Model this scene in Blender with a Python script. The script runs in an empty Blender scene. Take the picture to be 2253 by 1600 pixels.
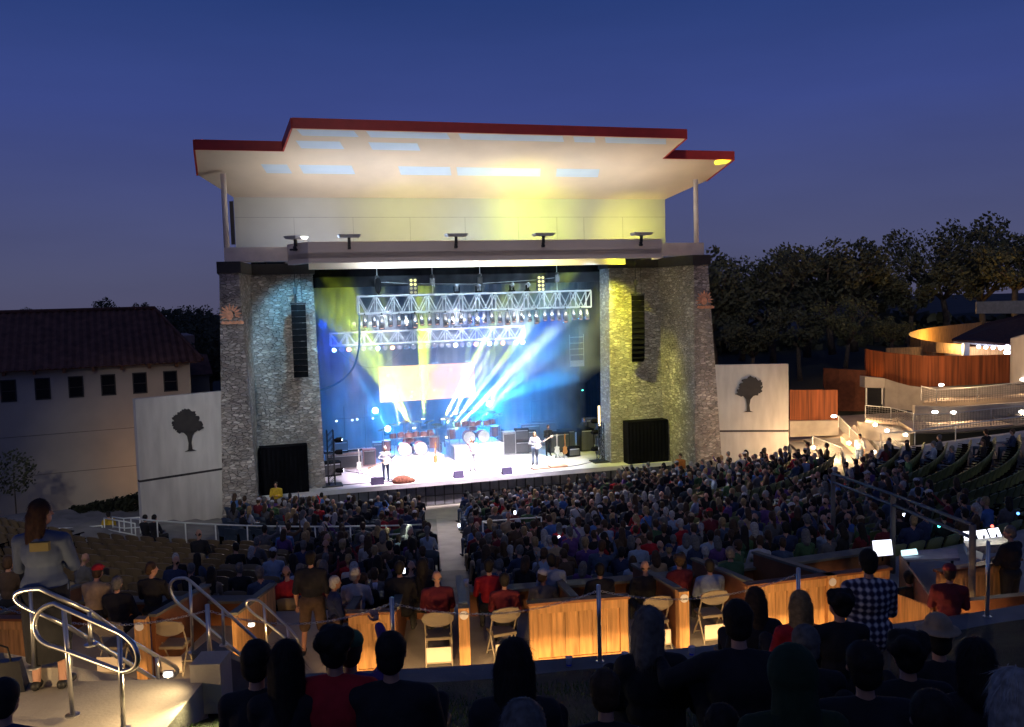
import bpy, math, random
import numpy as np
from mathutils import Vector, Matrix, Quaternion
rnd = random.Random(11)
PI = math.pi
sc = bpy.context.scene
col = sc.collection
R_ = math.radians

# ------------------------------------------------------------------ camera
FPX, PITCH, ROLL, CZ = 1950.0, R_(4.31), R_(1.55), 10.2
_F = Vector((0, math.cos(PITCH), -math.sin(PITCH)))
_R0 = Vector((1, 0, 0)); _U0 = Vector((0, math.sin(PITCH), math.cos(PITCH)))
_R = _R0 * math.cos(ROLL) - _U0 * math.sin(ROLL)
_U = _R0 * math.sin(ROLL) + _U0 * math.cos(ROLL)
CAM = Vector((0, 0, CZ))
cd = bpy.data.cameras.new("camera"); cam = bpy.data.objects.new("camera", cd); col.objects.link(cam)
cd.sensor_width = 36; cd.lens = 36 * FPX / 2253; cd.clip_start = .1; cd.clip_end = 3000
mw = Matrix((( _R.x, _U.x, -_F.x, 0), (_R.y, _U.y, -_F.y, 0), (_R.z, _U.z, -_F.z, CZ), (0, 0, 0, 1)))
cam.matrix_world = mw
sc.camera = cam

def ray(x, y): return _F + _R * ((x - 1126.5) / FPX) - _U * ((y - 800) / FPX)
def G(x, y, z):                       # pixel of the survey photo -> point on the level z
    d = ray(x, y); return CAM + d * ((z - CZ) / d.z)
def D(x, y, dist):                    # pixel -> point at world Y = dist
    d = ray(x, y); return CAM + d * (dist / d.y)
def px(P):
    d = Vector(P) - CAM; k = d.dot(_F)
    if k <= .05: return (-9999, -9999)
    return (1126.5 + FPX * d.dot(_R) / k, 800 - FPX * d.dot(_U) / k)

# stage frame: u along the stage front, v into the stage
SA = R_(16.2)
UD = Vector((math.cos(SA), math.sin(SA), 0)); VD = Vector((-math.sin(SA), math.cos(SA), 0))
SO = Vector((-2.35, 43.75, 0))
def S(u, v, z=0): return SO + UD * u + VD * v + Vector((0, 0, z))
def SV(x, y, v):                      # pixel -> (u, v, z) on a stage plane
    d = ray(x, y); t = (v - (CAM - SO).dot(VD)) / d.dot(VD); P = CAM + d * t
    return ((P - SO).dot(UD), v, P.z)
UC = .55                              # centre of the stage house in u
# fan of the seating: centre FC, theta 0 towards the camera side
FC = SO + VD * 6.5; FC.z = 0
def P_(Rr, th, z=0): return Vector((FC.x + Rr * math.sin(th), FC.y - Rr * math.cos(th), z))
def zb(Rr):                           # level of the seating bowl at radius R
    return 0 if Rr < 9.6 else .12 + .155 * (Rr - 9.6)

# ------------------------------------------------------------------ materials
_mats = {}
def mat(name, c, rough=.7, metal=0, var=.18, scale=4, bump=0, bscale=20, emit=None, es=0, spec=.4, coords='Object', stretch=None):
    if name in _mats: return _mats[name]
    m = bpy.data.materials.new(name); m.use_nodes = True; nt = m.node_tree; N = nt.nodes; L = nt.links
    b = N['Principled BSDF']; b.inputs['Roughness'].default_value = rough; b.inputs['Metallic'].default_value = metal
    b.inputs['Specular IOR Level'].default_value = spec
    tc0 = N.new('ShaderNodeTexCoord'); tc = tc0
    if stretch:
        mp = N.new('ShaderNodeMapping'); mp.inputs['Scale'].default_value = stretch; L.new(tc0.outputs[coords], mp.inputs['Vector']); tc = mp; coords = 'Vector'
    if var:
        n = N.new('ShaderNodeTexNoise'); n.inputs['Scale'].default_value = scale; n.inputs['Detail'].default_value = 6
        L.new(tc.outputs[coords], n.inputs['Vector'])
        r = N.new('ShaderNodeValToRGB'); L.new(n.outputs['Fac'], r.inputs['Fac'])
        r.color_ramp.elements[0].position = .3; r.color_ramp.elements[1].position = .72
        r.color_ramp.elements[0].color = tuple(x * (1 - var) for x in c) + (1,)
        r.color_ramp.elements[1].color = tuple(min(1, x * (1 + var)) for x in c) + (1,)
        L.new(r.outputs['Color'], b.inputs['Base Color'])
    else: b.inputs['Base Color'].default_value = tuple(c) + (1,)
    if bump:
        n2 = N.new('ShaderNodeTexNoise'); n2.inputs['Scale'].default_value = bscale; n2.inputs['Detail'].default_value = 5
        L.new(tc.outputs[coords], n2.inputs['Vector'])
        bp = N.new('ShaderNodeBump'); bp.inputs['Strength'].default_value = bump; bp.inputs['Distance'].default_value = .03
        L.new(n2.outputs['Fac'], bp.inputs['Height']); L.new(bp.outputs['Normal'], b.inputs['Normal'])
    if emit:
        b.inputs['Emission Color'].default_value = tuple(emit) + (1,); b.inputs['Emission Strength'].default_value = es
    _mats[name] = m
    return m

def stone_mat():
    m = bpy.data.materials.new('field_stone'); m.use_nodes = True; N = m.node_tree.nodes; L = m.node_tree.links
    b = N['Principled BSDF']; b.inputs['Roughness'].default_value = .85
    tc = N.new('ShaderNodeTexCoord'); mp = N.new('ShaderNodeMapping'); mp.inputs['Scale'].default_value = (5.0, 5.0, 11.5)
    L.new(tc.outputs['Object'], mp.inputs['Vector'])
    nz = N.new('ShaderNodeTexNoise'); nz.inputs['Scale'].default_value = 3; L.new(mp.outputs[0], nz.inputs['Vector'])
    mx = N.new('ShaderNodeMix'); mx.data_type = 'VECTOR'; mx.inputs['Factor'].default_value = .12
    L.new(mp.outputs[0], mx.inputs[4]); L.new(nz.outputs['Color'], mx.inputs[5])
    v1 = N.new('ShaderNodeTexVoronoi'); v1.feature = 'F1'; v1.inputs['Scale'].default_value = 1
    v2 = N.new('ShaderNodeTexVoronoi'); v2.feature = 'DISTANCE_TO_EDGE'; v2.inputs['Scale'].default_value = 1
    L.new(mx.outputs[1], v1.inputs['Vector']); L.new(mx.outputs[1], v2.inputs['Vector'])
    cr = N.new('ShaderNodeValToRGB'); sp = N.new('ShaderNodeSeparateColor'); L.new(v1.outputs['Color'], sp.inputs[0]); L.new(sp.outputs[0], cr.inputs['Fac'])
    els = cr.color_ramp.elements; els[0].position = 0; els[0].color = (.36, .33, .30, 1); els[1].position = 1; els[1].color = (.70, .66, .60, 1)
    for p, c in ((.3, (.36, .31, .26, 1)), (.55, (.42, .39, .36, 1)), (.8, (.54, .48, .41, 1))):
        e = els.new(p); e.color = c
    ed = N.new('ShaderNodeMapRange'); ed.inputs[1].default_value = .0; ed.inputs[2].default_value = .07; L.new(v2.outputs['Distance'], ed.inputs[0])
    mc = N.new('ShaderNodeMix'); mc.data_type = 'RGBA'; L.new(ed.outputs[0], mc.inputs[0]); mc.inputs[6].default_value = (.21, .195, .18, 1); L.new(cr.outputs['Color'], mc.inputs[7])
    nb = N.new('ShaderNodeTexNoise'); nb.inputs['Scale'].default_value = .9; nb.inputs['Detail'].default_value = 5; L.new(tc.outputs['Object'], nb.inputs['Vector']); nr = N.new('ShaderNodeMapRange'); nr.inputs[1].default_value = .3; nr.inputs[2].default_value = .7; nr.inputs[3].default_value = .72; nr.inputs[4].default_value = 1.22; L.new(nb.outputs['Fac'], nr.inputs[0]); vs_ = N.new('ShaderNodeVectorMath'); vs_.operation = 'SCALE'; L.new(mc.outputs[2], vs_.inputs[0]); L.new(nr.outputs[0], vs_.inputs['Scale']); L.new(vs_.outputs[0], b.inputs['Base Color'])
    hm = N.new('ShaderNodeMath'); hm.operation = 'MULTIPLY_ADD'; L.new(sp.outputs[1], hm.inputs[0]); hm.inputs[1].default_value = .5; L.new(ed.outputs[0], hm.inputs[2])
    bp = N.new('ShaderNodeBump'); bp.inputs['Strength'].default_value = 1; bp.inputs['Distance'].default_value = .09
    L.new(hm.outputs[0], bp.inputs['Height']); L.new(bp.outputs['Normal'], b.inputs['Normal'])
    return m

def emis(name, c, s):
    if name in _mats: return _mats[name]
    m = bpy.data.materials.new(name); m.use_nodes = True; N = m.node_tree.nodes
    N.remove(N['Principled BSDF']); e = N.new('ShaderNodeEmission'); e.inputs[0].default_value = tuple(c) + (1,); e.inputs[1].default_value = s
    m.node_tree.links.new(e.outputs[0], N['Material Output'].inputs[0]); _mats[name] = m
    return m

STONE = stone_mat()
CONC = mat('concrete', (.40, .37, .33), .85, var=.16, scale=1.6, bump=.25, bscale=30)
CONCD = mat('step_concrete', (.22, .21, .20), .9, var=.25, scale=1.2, bump=.2, bscale=25)
PLAST = mat('stucco', (.60, .58, .54), .9, var=.14, scale=1.2, bump=.25, bscale=30, stretch=(2.2, 2.2, .5))
SOFFIT = mat('soffit_plaster', (.78, .66, .55), .75, var=.05, scale=.8, bump=.1, bscale=30)
WALLUP = mat('panel_wall_paint', (.53, .53, .47), .8, var=.05, scale=.7)
BEAMM = mat('beam_stucco', (.74, .65, .58), .85, var=.1, scale=2)
RED = mat('red_fascia', (.50, .04, .03), .5, var=.12, scale=2)
CAPB = mat('dark_band', (.035, .032, .032), .6)
BLACK = mat('black_cloth', (.006, .006, .008), .95, var=.3, scale=2, spec=.05)
BLKM = mat('black_metal', (.02, .02, .022), .45, var=.2)
BLKP = mat('black_plastic', (.004, .004, .005), .85, var=.2, spec=.08)
ALU = mat('truss_aluminium', (.62, .63, .66), .4, .35, var=.08)
STEEL = mat('stainless_steel', (.55, .55, .54), .28, .95, var=.06)
GALV = mat('galvanised_steel', (.62, .64, .64), .5, .5, var=.08)
WOODO = mat('cedar_boards', (.48, .26, .10), .65, var=.4, scale=2, bump=.15, stretch=(9, 9, .8))
WOODD = mat('dark_stained_wood', (.20, .075, .028), .6, var=.25, scale=3)
CORT = mat('rusted_panels', (.20, .055, .016), .8, var=.55, scale=1, bump=.25, bscale=3, stretch=(7, 7, .25))
ROOFT = mat('clay_roof_tiles', (.16, .07, .05), .85, var=.35, scale=2)
DGREEN = mat('dark_leaves', (.075, .08, .05), .85, var=.5, scale=.6)
BARK = mat('bark', (.09, .07, .055), .95, var=.3)
GRASSM = mat('grass_blades', (.05, .10, .012), .8, var=.4, scale=2)
STFL = mat('stage_deck', (.70, .68, .69), .5, var=.08, scale=1.5)
SKIN = mat('skin', (.50, .27, .19), .6, var=.06)
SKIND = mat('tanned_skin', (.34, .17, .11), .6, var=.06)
COPPER = mat('copper_relief', (.85, .42, .25), .5, .3, var=.25, scale=6)
WHITE = mat('white_paint', (.78, .78, .78), .5, var=.05)

# ------------------------------------------------------------------ mesh builder
class MB:
    def __init__(s, fr=None): s.v = []; s.f = []; s.mi = []; s.fr = fr; s.cur = 0
    def add(s, vs, fs):
        b = len(s.v)
        s.v += [s.fr(*p) if s.fr else Vector(p) for p in vs]
        s.f += [tuple(i + b for i in f) for f in fs]; s.mi += [s.cur] * len(fs)
        return s
    def box(s, x0, y0, z0, x1, y1, z1):
        return s.hexa([(x0, y0, z0), (x1, y0, z0), (x1, y1, z0), (x0, y1, z0)], [(x0, y0, z1), (x1, y0, z1), (x1, y1, z1), (x0, y1, z1)])
    def hexa(s, lo, hi):
        return s.prism(lo, hi)
    def prism(s, lo, hi):
        n = len(lo)
        return s.add(list(lo) + list(hi), [tuple(range(n))[::-1], tuple(range(n, 2 * n))] + [(i, (i + 1) % n, n + (i + 1) % n, n + i) for i in range(n)])
    def tube(s, pts, r, n=8, r2=None, cap=True):
        pts = [Vector(p) for p in pts]; m = len(pts); vs = []; fs = []
        up = None
        for i, p in enumerate(pts):
            t = (pts[min(i + 1, m - 1)] - pts[max(i - 1, 0)])
            if t.length < 1e-9: t = Vector((0, 0, 1))
            t.normalize()
            if up is None: up = t.orthogonal().normalized()
            else:
                up = (up - t * up.dot(t))
                up = up.normalized() if up.length > 1e-6 else t.orthogonal().normalized()
            w = t.cross(up)
            rr = r if r2 is None else r + (r2 - r) * i / (m - 1)
            if hasattr(r, '__len__'): rr = r[i]
            for k in range(n):
                a = 2 * PI * k / n; vs.append(p + up * (math.cos(a) * rr) + w * (math.sin(a) * rr))
        for i in range(m - 1):
            for k in range(n): fs.append((i * n + k, i * n + (k + 1) % n, (i + 1) * n + (k + 1) % n, (i + 1) * n + k))
        if cap: fs += [tuple(range(n))[::-1], tuple(range((m - 1) * n, m * n))]
        return s.add(vs, fs)
    def lathe(s, prof, n=14, c=(0, 0, 0), rot=None):
        vs = []; fs = []; m = len(prof)
        for (r, z) in prof:
            for k in range(n):
                a = 2 * PI * k / n; p = Vector((r * math.cos(a), r * math.sin(a), z))
                if rot: p = rot @ p
                vs.append(p + Vector(c))
        for i in range(m - 1):
            for k in range(n): fs.append((i * n + k, i * n + (k + 1) % n, (i + 1) * n + (k + 1) % n, (i + 1) * n + k))
        fs += [tuple(range(n))[::-1], tuple(range((m - 1) * n, m * n))]
        return s.add(vs, fs)
    def sph(s, c, r, n=10, m=7):
        if not hasattr(r, '__len__'): r = (r, r, r)
        c = Vector(c); vs = [c + Vector((0, 0, -r[2]))]; fs = []
        for i in range(1, m):
            ph = -PI / 2 + PI * i / m
            for k in range(n):
                a = 2 * PI * k / n; vs.append(c + Vector((r[0] * math.cos(ph) * math.cos(a), r[1] * math.cos(ph) * math.sin(a), r[2] * math.sin(ph))))
        vs.append(c + Vector((0, 0, r[2]))); T = len(vs) - 1
        for k in range(n): fs.append((0, 1 + (k + 1) % n, 1 + k)); fs.append((T, 1 + (m - 2) * n + k, 1 + (m - 2) * n + (k + 1) % n))
        for i in range(m - 2):
            for k in range(n): fs.append((1 + i * n + k, 1 + i * n + (k + 1) % n, 1 + (i + 1) * n + (k + 1) % n, 1 + (i + 1) * n + k))
        return s.add(vs, fs)
    def mesh(s, name, off=Vector((0, 0, 0)), smooth=False):
        me = bpy.data.meshes.new(name); me.from_pydata([tuple(v - off) for v in s.v], [], s.f)
        me.polygons.foreach_set('material_index', s.mi)
        if smooth: me.polygons.foreach_set('use_smooth', [True] * len(s.f))
        me.update(); return me

def tag(o, label=None, cat=None, group=None, kind=None):
    if label: o['label'] = label
    if cat: o['category'] = cat
    if group: o['group'] = group
    if kind: o['kind'] = kind
    return o
def root(name, loc, rz=0, label=None, cat=None, group=None):
    o = bpy.data.objects.new(name, None); col.objects.link(o); o.location = loc; o.rotation_euler = (0, 0, rz)
    o.empty_display_size = .1
    return tag(o, label, cat, group)
def obj(name, mb, mats, parent=None, loc=None, rz=0, smooth=False, center=False):
    """link a builder (or mesh) as one object; with center=True world-space verts get an origin at their base"""
    off = Vector((0, 0, 0))
    if isinstance(mb, MB):
        if center:
            n = len(mb.v); off = Vector((sum(v.x for v in mb.v) / n, sum(v.y for v in mb.v) / n, min(v.z for v in mb.v)))
        me = mb.mesh(name, off, smooth)
    else: me = mb
    if not isinstance(mats, (list, tuple)): mats = [mats]
    if len(me.materials) == 0:
        for m in mats: me.materials.append(m)
    o = bpy.data.objects.new(name, me); col.objects.link(o)
    if parent: o.parent = parent
    if loc is not None: o.location = loc
    elif center: o.location = off
    if rz: o.rotation_euler = (0, 0, rz)
    return o
def struct(name, mb, m, kind='structure', smooth=False): return tag(obj(name, mb, m, center=True, smooth=smooth), kind=kind)
def kids(o): return [c for c in bpy_children.get(o.name, [])]
def copy_tree(o, ch=None, loc=None, rz=None, label=None, group=None):
    c = o.copy(); col.objects.link(c)
    if loc is not None: c.location = loc
    if rz is not None: c.rotation_euler = (0, 0, rz)
    if label: c['label'] = label
    if group: c['group'] = group
    for k in (ch if ch is not None else o.children):
        d = k.copy(); col.objects.link(d); d.parent = c
        for g in k.children:
            e = g.copy(); col.objects.link(e); e.parent = d
    return c
def lookrot(d):
    return Vector(d).to_track_quat('-Z', 'Y').to_euler()
def light(kind, name, loc, power, c, target=None, size=.1, angle=40, blend=.3, sx=None, sy=None, volume=None):
    l = bpy.data.lights.new(name, kind); l.energy = power; l.color = c
    o = bpy.data.objects.new(name, l); col.objects.link(o); o.location = loc
    if kind == 'SPOT': l.spot_size = R_(angle); l.spot_blend = blend; l.shadow_soft_size = size
    elif kind == 'AREA': l.shape = 'RECTANGLE'; l.size = sx or size; l.size_y = sy or size
    else: l.shadow_soft_size = size
    if target is not None: o.rotation_euler = lookrot(Vector(target) - Vector(loc))
    return o
ORD = ['first', 'second', 'third', 'fourth', 'fifth', 'sixth', 'seventh', 'eighth', 'ninth', 'tenth', 'eleventh', 'twelfth', 'thirteenth', 'fourteenth', 'fifteenth', 'sixteenth', 'seventeenth', 'eighteenth', 'nineteenth', 'twentieth']
def ordn(i):
    if i < 20: return ORD[i]
    t = {2: 'twenty', 3: 'thirty', 4: 'forty', 5: 'fifty', 6: 'sixty'}[(i + 1) // 10]
    return t + '-' + ORD[(i + 1) % 10 - 1] if (i + 1) % 10 else t[:-1] + 'ieth'
# ================================================================== world and sky
w = bpy.data.worlds.new("World"); sc.world = w; w.use_nodes = True
N = w.node_tree.nodes; L = w.node_tree.links; bg = N['Background']
tc = N.new('ShaderNodeTexCoord'); sx = N.new('ShaderNodeSeparateXYZ'); L.new(tc.outputs['Generated'], sx.inputs[0])
rp = N.new('ShaderNodeValToRGB'); L.new(sx.outputs['Z'], rp.inputs['Fac']); e = rp.color_ramp.elements
e[0].position = 0; e[0].color = (.078, .078, .145, 1); e[1].position = 1; e[1].color = (.012, .022, .075, 1)
for p, c in ((.03, (.075, .080, .158)), (.09, (.066, .078, .190)), (.2, (.043, .065, .235)), (.31, (.022, .048, .19)), (.6, (.015, .03, .11))):
    q = e.new(p); q.color = c + (1,)
nzs = N.new('ShaderNodeTexNoise'); nzs.inputs['Scale'].default_value = 2.2; nzs.inputs['Detail'].default_value = 4; mps = N.new('ShaderNodeMapping'); mps.inputs['Scale'].default_value = (1, 1, 5); L.new(tc.outputs['Generated'], mps.inputs['Vector']); L.new(mps.outputs[0], nzs.inputs['Vector'])
mrs = N.new('ShaderNodeMapRange'); mrs.inputs[1].default_value = .3; mrs.inputs[2].default_value = .75; mrs.inputs[3].default_value = .92; mrs.inputs[4].default_value = 1.10; L.new(nzs.outputs['Fac'], mrs.inputs[0])
vms = N.new('ShaderNodeVectorMath'); vms.operation = 'SCALE'; L.new(rp.outputs[0], vms.inputs[0]); L.new(mrs.outputs[0], vms.inputs['Scale']); L.new(vms.outputs[0], bg.inputs[0]); bg.inputs[1].default_value = 1.0
sun = bpy.data.lights.new('dusk_glow', 'SUN'); sun.energy = .05; sun.angle = R_(40); sun.color = (1, .93, .85)
so = bpy.data.objects.new('dusk_glow', sun); col.objects.link(so); so.rotation_euler = lookrot((.25, 1, -.9))
sc.view_settings.view_transform = 'Standard'; sc.view_settings.look = 'None'; sc.view_settings.exposure = 0; sc.view_settings.gamma = 1
cy = sc.cycles; cy.use_denoising = True; cy.denoiser = 'OPENIMAGEDENOISE'; cy.max_bounces = 6; cy.diffuse_bounces = 3; cy.glossy_bounces = 3
cy.transmission_bounces = 3; cy.transparent_max_bounces = 6; cy.volume_bounces = 0; cy.sample_clamp_indirect = 6; cy.caustics_reflective = False; cy.caustics_refractive = False
cy.use_light_tree = True; cy.use_adaptive_sampling = True; cy.adaptive_threshold = .03

# ================================================================== ground
mb = MB(); mb.add([(-700, -60, 0), (700, -60, 0), (700, 900, 0), (-700, 900, 0)], [(0, 1, 2, 3)])
struct('ground', mb, mat('dry_ground', (.045, .042, .034), .95, var=.4, scale=.05))
# far hillside on the left and right
def hill(name, pts, depth, m):
    mb = MB(); n = len(pts); vs = []
    for (x, y, z) in pts: vs += [(x, y, -1), (x, y + depth * .5, z), (x * 1.1, y + depth, z * .6), (x * 1.1, y + depth, -1)]
    fs = []
    for i in range(n - 1):
        for k in range(3): fs.append((i * 4 + k, i * 4 + 4 + k, i * 4 + 5 + k, i * 4 + 1 + k))
    mb.add(vs, fs); return struct(name, mb, m, smooth=True)
HILL = mat('hill_scrub', (.03, .032, .022), .95, var=.5, scale=.08, bump=.5, bscale=1)
hill('hill', [(-260, 150, 2), (-180, 150, 5), (-120, 150, 7), (-90, 150, 7.2), (-60, 150, 6.5), (-30, 150, 5), (10, 150, 3)], 80, HILL)
hill('hill', [(14, 82, 1), (26, 80, 4.2), (40, 78, 5.6), (60, 76, 7.2), (90, 76, 9), (140, 76, 10)], 60, HILL)

# ------------------------------------------------------------------ seating bowl: concrete tiers
TH0, TH1 = R_(-50), R_(88)
rows = [10.3 + .92 * i for i in range(25)]          # front edge radius of each row
rows = [r for r in rows if not (20.9 < r < 22.3)]
mb = MB(); na = 46
def arcslab(mb, r0, r1, z0, z1, t0, t1, n=46):
    vs = []; fs = []
    for i in range(n + 1):
        t = t0 + (t1 - t0) * i / n
        for (r, z) in ((r0, z0), (r1, z0), (r1, z1), (r0, z1)): vs.append(P_(r, t, z))
    for i in range(n):
        for k in range(4): fs.append((i * 4 + k, i * 4 + 4 + k, i * 4 + 4 + (k + 1) % 4, i * 4 + (k + 1) % 4))
    fs += [(0, 1, 2, 3), (n * 4 + 3, n * 4 + 2, n * 4 + 1, n * 4)]
    mb.add(vs, fs)
bounds = sorted(set([r for r in rows] + [33.3]))
for i, r in enumerate(bounds[:-1]):
    arcslab(mb, r, bounds[i + 1] - .003, -.3, zb(r), TH0, TH1)
struct('seating_tiers', mb, CONCD)
# terrace of the box seats
mb = MB(); arcslab(mb, 33.3, 38.95, 3.0, 4.27, R_(-38), R_(60)); struct('terrace_floor', mb, CONC)
TZ = 4.27
# centre aisle: sloped strip lying on the tiers
AT = R_(5.6)
mb = MB(); vs = []; fs = []
steps = [9.0] + [q for q in bounds if q < 26.6]
for i in range(len(steps) - 1):
    z = zb(steps[i]) + .012 if i else .012
    a = P_(steps[i], AT); b_ = P_(steps[i + 1], AT)
    t = Vector((math.cos(AT), math.sin(AT), 0)) * .48
    mb.prism([a - t + Vector((0, 0, z - .14)), a + t + Vector((0, 0, z - .14)), b_ + t + Vector((0, 0, z - .14)), b_ - t + Vector((0, 0, z - .14))],
             [a - t + Vector((0, 0, z)), a + t + Vector((0, 0, z)), b_ + t + Vector((0, 0, z)), b_ - t + Vector((0, 0, z))])
struct('aisle_path', mb, CONC)
# pit paving in front of the stage
mb = MB(S); mb.add([(-9.9, -9, .006), (10.5, -9, .006), (10.5, -.15, .006), (-9.9, -.15, .006)], [(0, 1, 2, 3)]); struct('pit_paving', mb, CONC)

# lawn behind the boxes, rising to the camera
mb = MB(); nr = 40; nt = 260; vs = []; fs = []
for i in range(nr + 1):
    for k in range(nt + 1):
        r = 39.75 + 22 * i / nr; t = R_(-30 + 90 * k / nt)
        P = P_(r, t); z = 5.42 + .33 * (r - 39.2) + .035 * math.sin(P.x * 2.1) * math.cos(P.y * 1.7)
        if P.x < -3.08: z = min(z, 2.2)
        vs.append((P.x, P.y, z))
for i in range(nr):
    for k in range(nt): fs.append((i * (nt + 1) + k, i * (nt + 1) + k + 1, (i + 1) * (nt + 1) + k + 1, (i + 1) * (nt + 1) + k))
mb.add(vs, fs); struct('lawn', mb, mat('lawn_turf', (.014, .02, .007), .95, var=.5, scale=3, bump=.8, bscale=60), smooth=True)
def lz(x, y):
    r = (Vector((x, y, 0)) - FC).length; return 5.42 + .33 * (r - 39.2)
# tufts of grass in view on the near lawn
mb = MB(); 
for i in range(9000):
    x = rnd.uniform(-2.95, 3.5); y = rnd.uniform(5.6, 9.5); z = lz(x, y) - .01
    a = rnd.uniform(0, 2 * PI); h = rnd.uniform(.03, .075); dx, dy = math.cos(a) * .004, math.sin(a) * .004; lx, ly = rnd.uniform(-.03, .03), rnd.uniform(-.03, .03)
    mb.add([(x - dx, y - dy, z), (x + dx, y + dy, z), (x + lx, y + ly, z + h)], [(0, 1, 2)])
tag(obj('grass', mb, GRASSM, center=True), kind='stuff')

# retaining wall with a cap between lawn and terrace
def arcthing(name, label, cat, r0, r1, z0, z1, t0, t1, m, n=24, parent=None):
    mb = MB(); arcslab(mb, r0, r1, z0, z1, t0, t1, n); o = obj(name, mb, m, center=True)
    return tag(o, label, cat)
mb = MB()
T_L = math.atan2(-2.95 - FC.x, FC.y - 11.3)
arcslab(mb, 38.95, 39.25, 4.3, 5.30, T_L, R_(42), 30)
rw = root('retaining_wall', P_(39.1, R_(12), 4.3), 0, 'curved concrete retaining wall between the lawn and the box seat terrace', 'wall')
def rel(o, name, mb, m, smooth=False):
    L0 = o.location; mb2 = mb
    mb2.v = [v - L0 for v in mb.v]
    if o.rotation_euler.z:
        Rm = Matrix.Rotation(-o.rotation_euler.z, 3, 'Z'); mb2.v = [Rm @ v for v in mb2.v]
    return obj(name, mb2, m, parent=o, smooth=smooth)
rel(rw, 'wall_face', mb, CONC)
mb = MB(); arcslab(mb, 38.9, 39.8, 5.30, 5.42, T_L, R_(42), 30); rel(rw, 'cap', mb, CONCD)

# ================================================================== stage house
stage = root('stage_house', S(UC, 0, 0), SA, 'large concert stage house with stone towers, white upper wall and red edged butterfly roof', 'stage')
def SM(): return MB(lambda u, v, z: Vector((u - UC, v, z)))       # builder in the frame of the stage house
def part(name, mb, m, **k): return obj(name, mb, m, parent=stage, **k)
# deck and lip
mb = SM(); mb.box(-9.7, .0, 1.0, 11.0, 12.3, 1.2); mb.box(-9.95, -.12, 1.0, 11.15, 0, 1.22); deck = part('stage_deck', mb, STFL)
mb = SM(); mb.box(-9.9, .12, 0, 11.1, .3, 1.0)
mb2 = part('stage_front', mb, mat('front_panel', (.16, .16, .18), .8))
mb = SM()
for i in range(45): 
    u = -9.7 + i * .47; mb.box(u, .05, 0, u + .05, .12, 1.0)
mb.box(-9.85, .06, .45, 11.05, .118, .49)
part('front_batten', mb, BLKM)
# towers
for s in (-1, 1):
    T = lambda h, v, z: (UC + s * h, v, z)
    tw = SM()
    lo = [T(7.45, .75, 0), T(10.6, .75, 0), T(10.62, -2.7, 0), T(12.2, -2.75, 0), T(12.4, 2.4, 0), T(7.5, 2.3, 0)]
    hi = [T(7.65, 1.0, 11.55), T(10.5, 1.0, 11.55), T(11.0, -2.05, 11.55), T(11.8, -2.05, 11.55), T(11.8, 2.3, 11.55), T(7.65, 2.3, 11.55)]
    if s > 0: lo, hi = lo[::-1], hi[::-1]
    nz_ = 12
    for i in range(nz_):
        f0, f1 = i / nz_, (i + 1) / nz_
        mixp = lambda f: [tuple(a[k] + (b[k] - a[k]) * f for k in range(3)) for a, b in zip(lo, hi)]
        A, B = mixp(f0), mixp(f1); n = 6
        fs = [(k, (k + 1) % n, n + (k + 1) % n, n + k) for k in range(n)]
        if i == 0: fs.append(tuple(range(n))[::-1])
        if i == nz_ - 1: fs.append(tuple(range(n, 2 * n)))
        tw.add(A + B, fs)
    part('stone_tower', tw, STONE)
    cp = SM(); z0, z1 = 11.55, 12.05; e = .1
    pts = [T(7.55, .9, 0), T(10.45, .9, 0), T(10.9, -2.15, 0), T(11.9, -2.15, 0), T(11.9, 2.3, 0), T(7.55, 2.3, 0)]
    if s > 0: pts = pts[::-1]
    cp.prism([(p[0], p[1], z0) for p in pts], [(p[0], p[1], z1) for p in pts]); part('tower_cap', cp, CAPB)
    # round column over each tower
    cc = SM(); cc.tube([T(11.45, -1.5, 12.6), T(11.45, -1.5, 15.9)], .12, 14); part('roof_column', cc, BEAMM, smooth=True)
    # copper sun emblem on the pier
    em = SM(); cu, cz = UC + s * (11.42 if s < 0 else 11.45), 9.75; v0 = -2.27
    def plate(pts, th=.05):
        A = [(cu + x, v0, cz + z) for x, z in pts]; B = [(cu + x, v0 - th, cz + z) for x, z in pts]
        em.prism(A, B)
    n = 11
    for k in range(n):
        a = R_(20 + 215 * k / (n - 1)) - R_(35); r0, r1 = .20, .46 + .05 * (k % 2); dd = .17
        plate([(r0 * math.cos(a - dd), r0 * math.sin(a - dd)), ((r0 + .13) * math.cos(a - dd * .9), (r0 + .13) * math.sin(a - dd * .9)), (r1 * math.cos(a), r1 * math.sin(a)), ((r0 + .13) * math.cos(a + dd * .9), (r0 + .13) * math.sin(a + dd * .9)), (r0 * math.cos(a + dd), r0 * math.sin(a + dd))], .05 + .02 * (k % 2))
    plate([(.17 * math.cos(2 * PI * k / 14) - .05, .21 * math.sin(2 * PI * k / 14) - .02) for k in range(14)], .09)
    for k in range(6):
        x = -.42 + k * .15; plate([(x, -.38 - .03 * (k % 2)), (x + .2, -.42), (x + .22, -.32), (x + .06, -.25)], .06)
    part('sun_emblem', em, COPPER)
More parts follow.
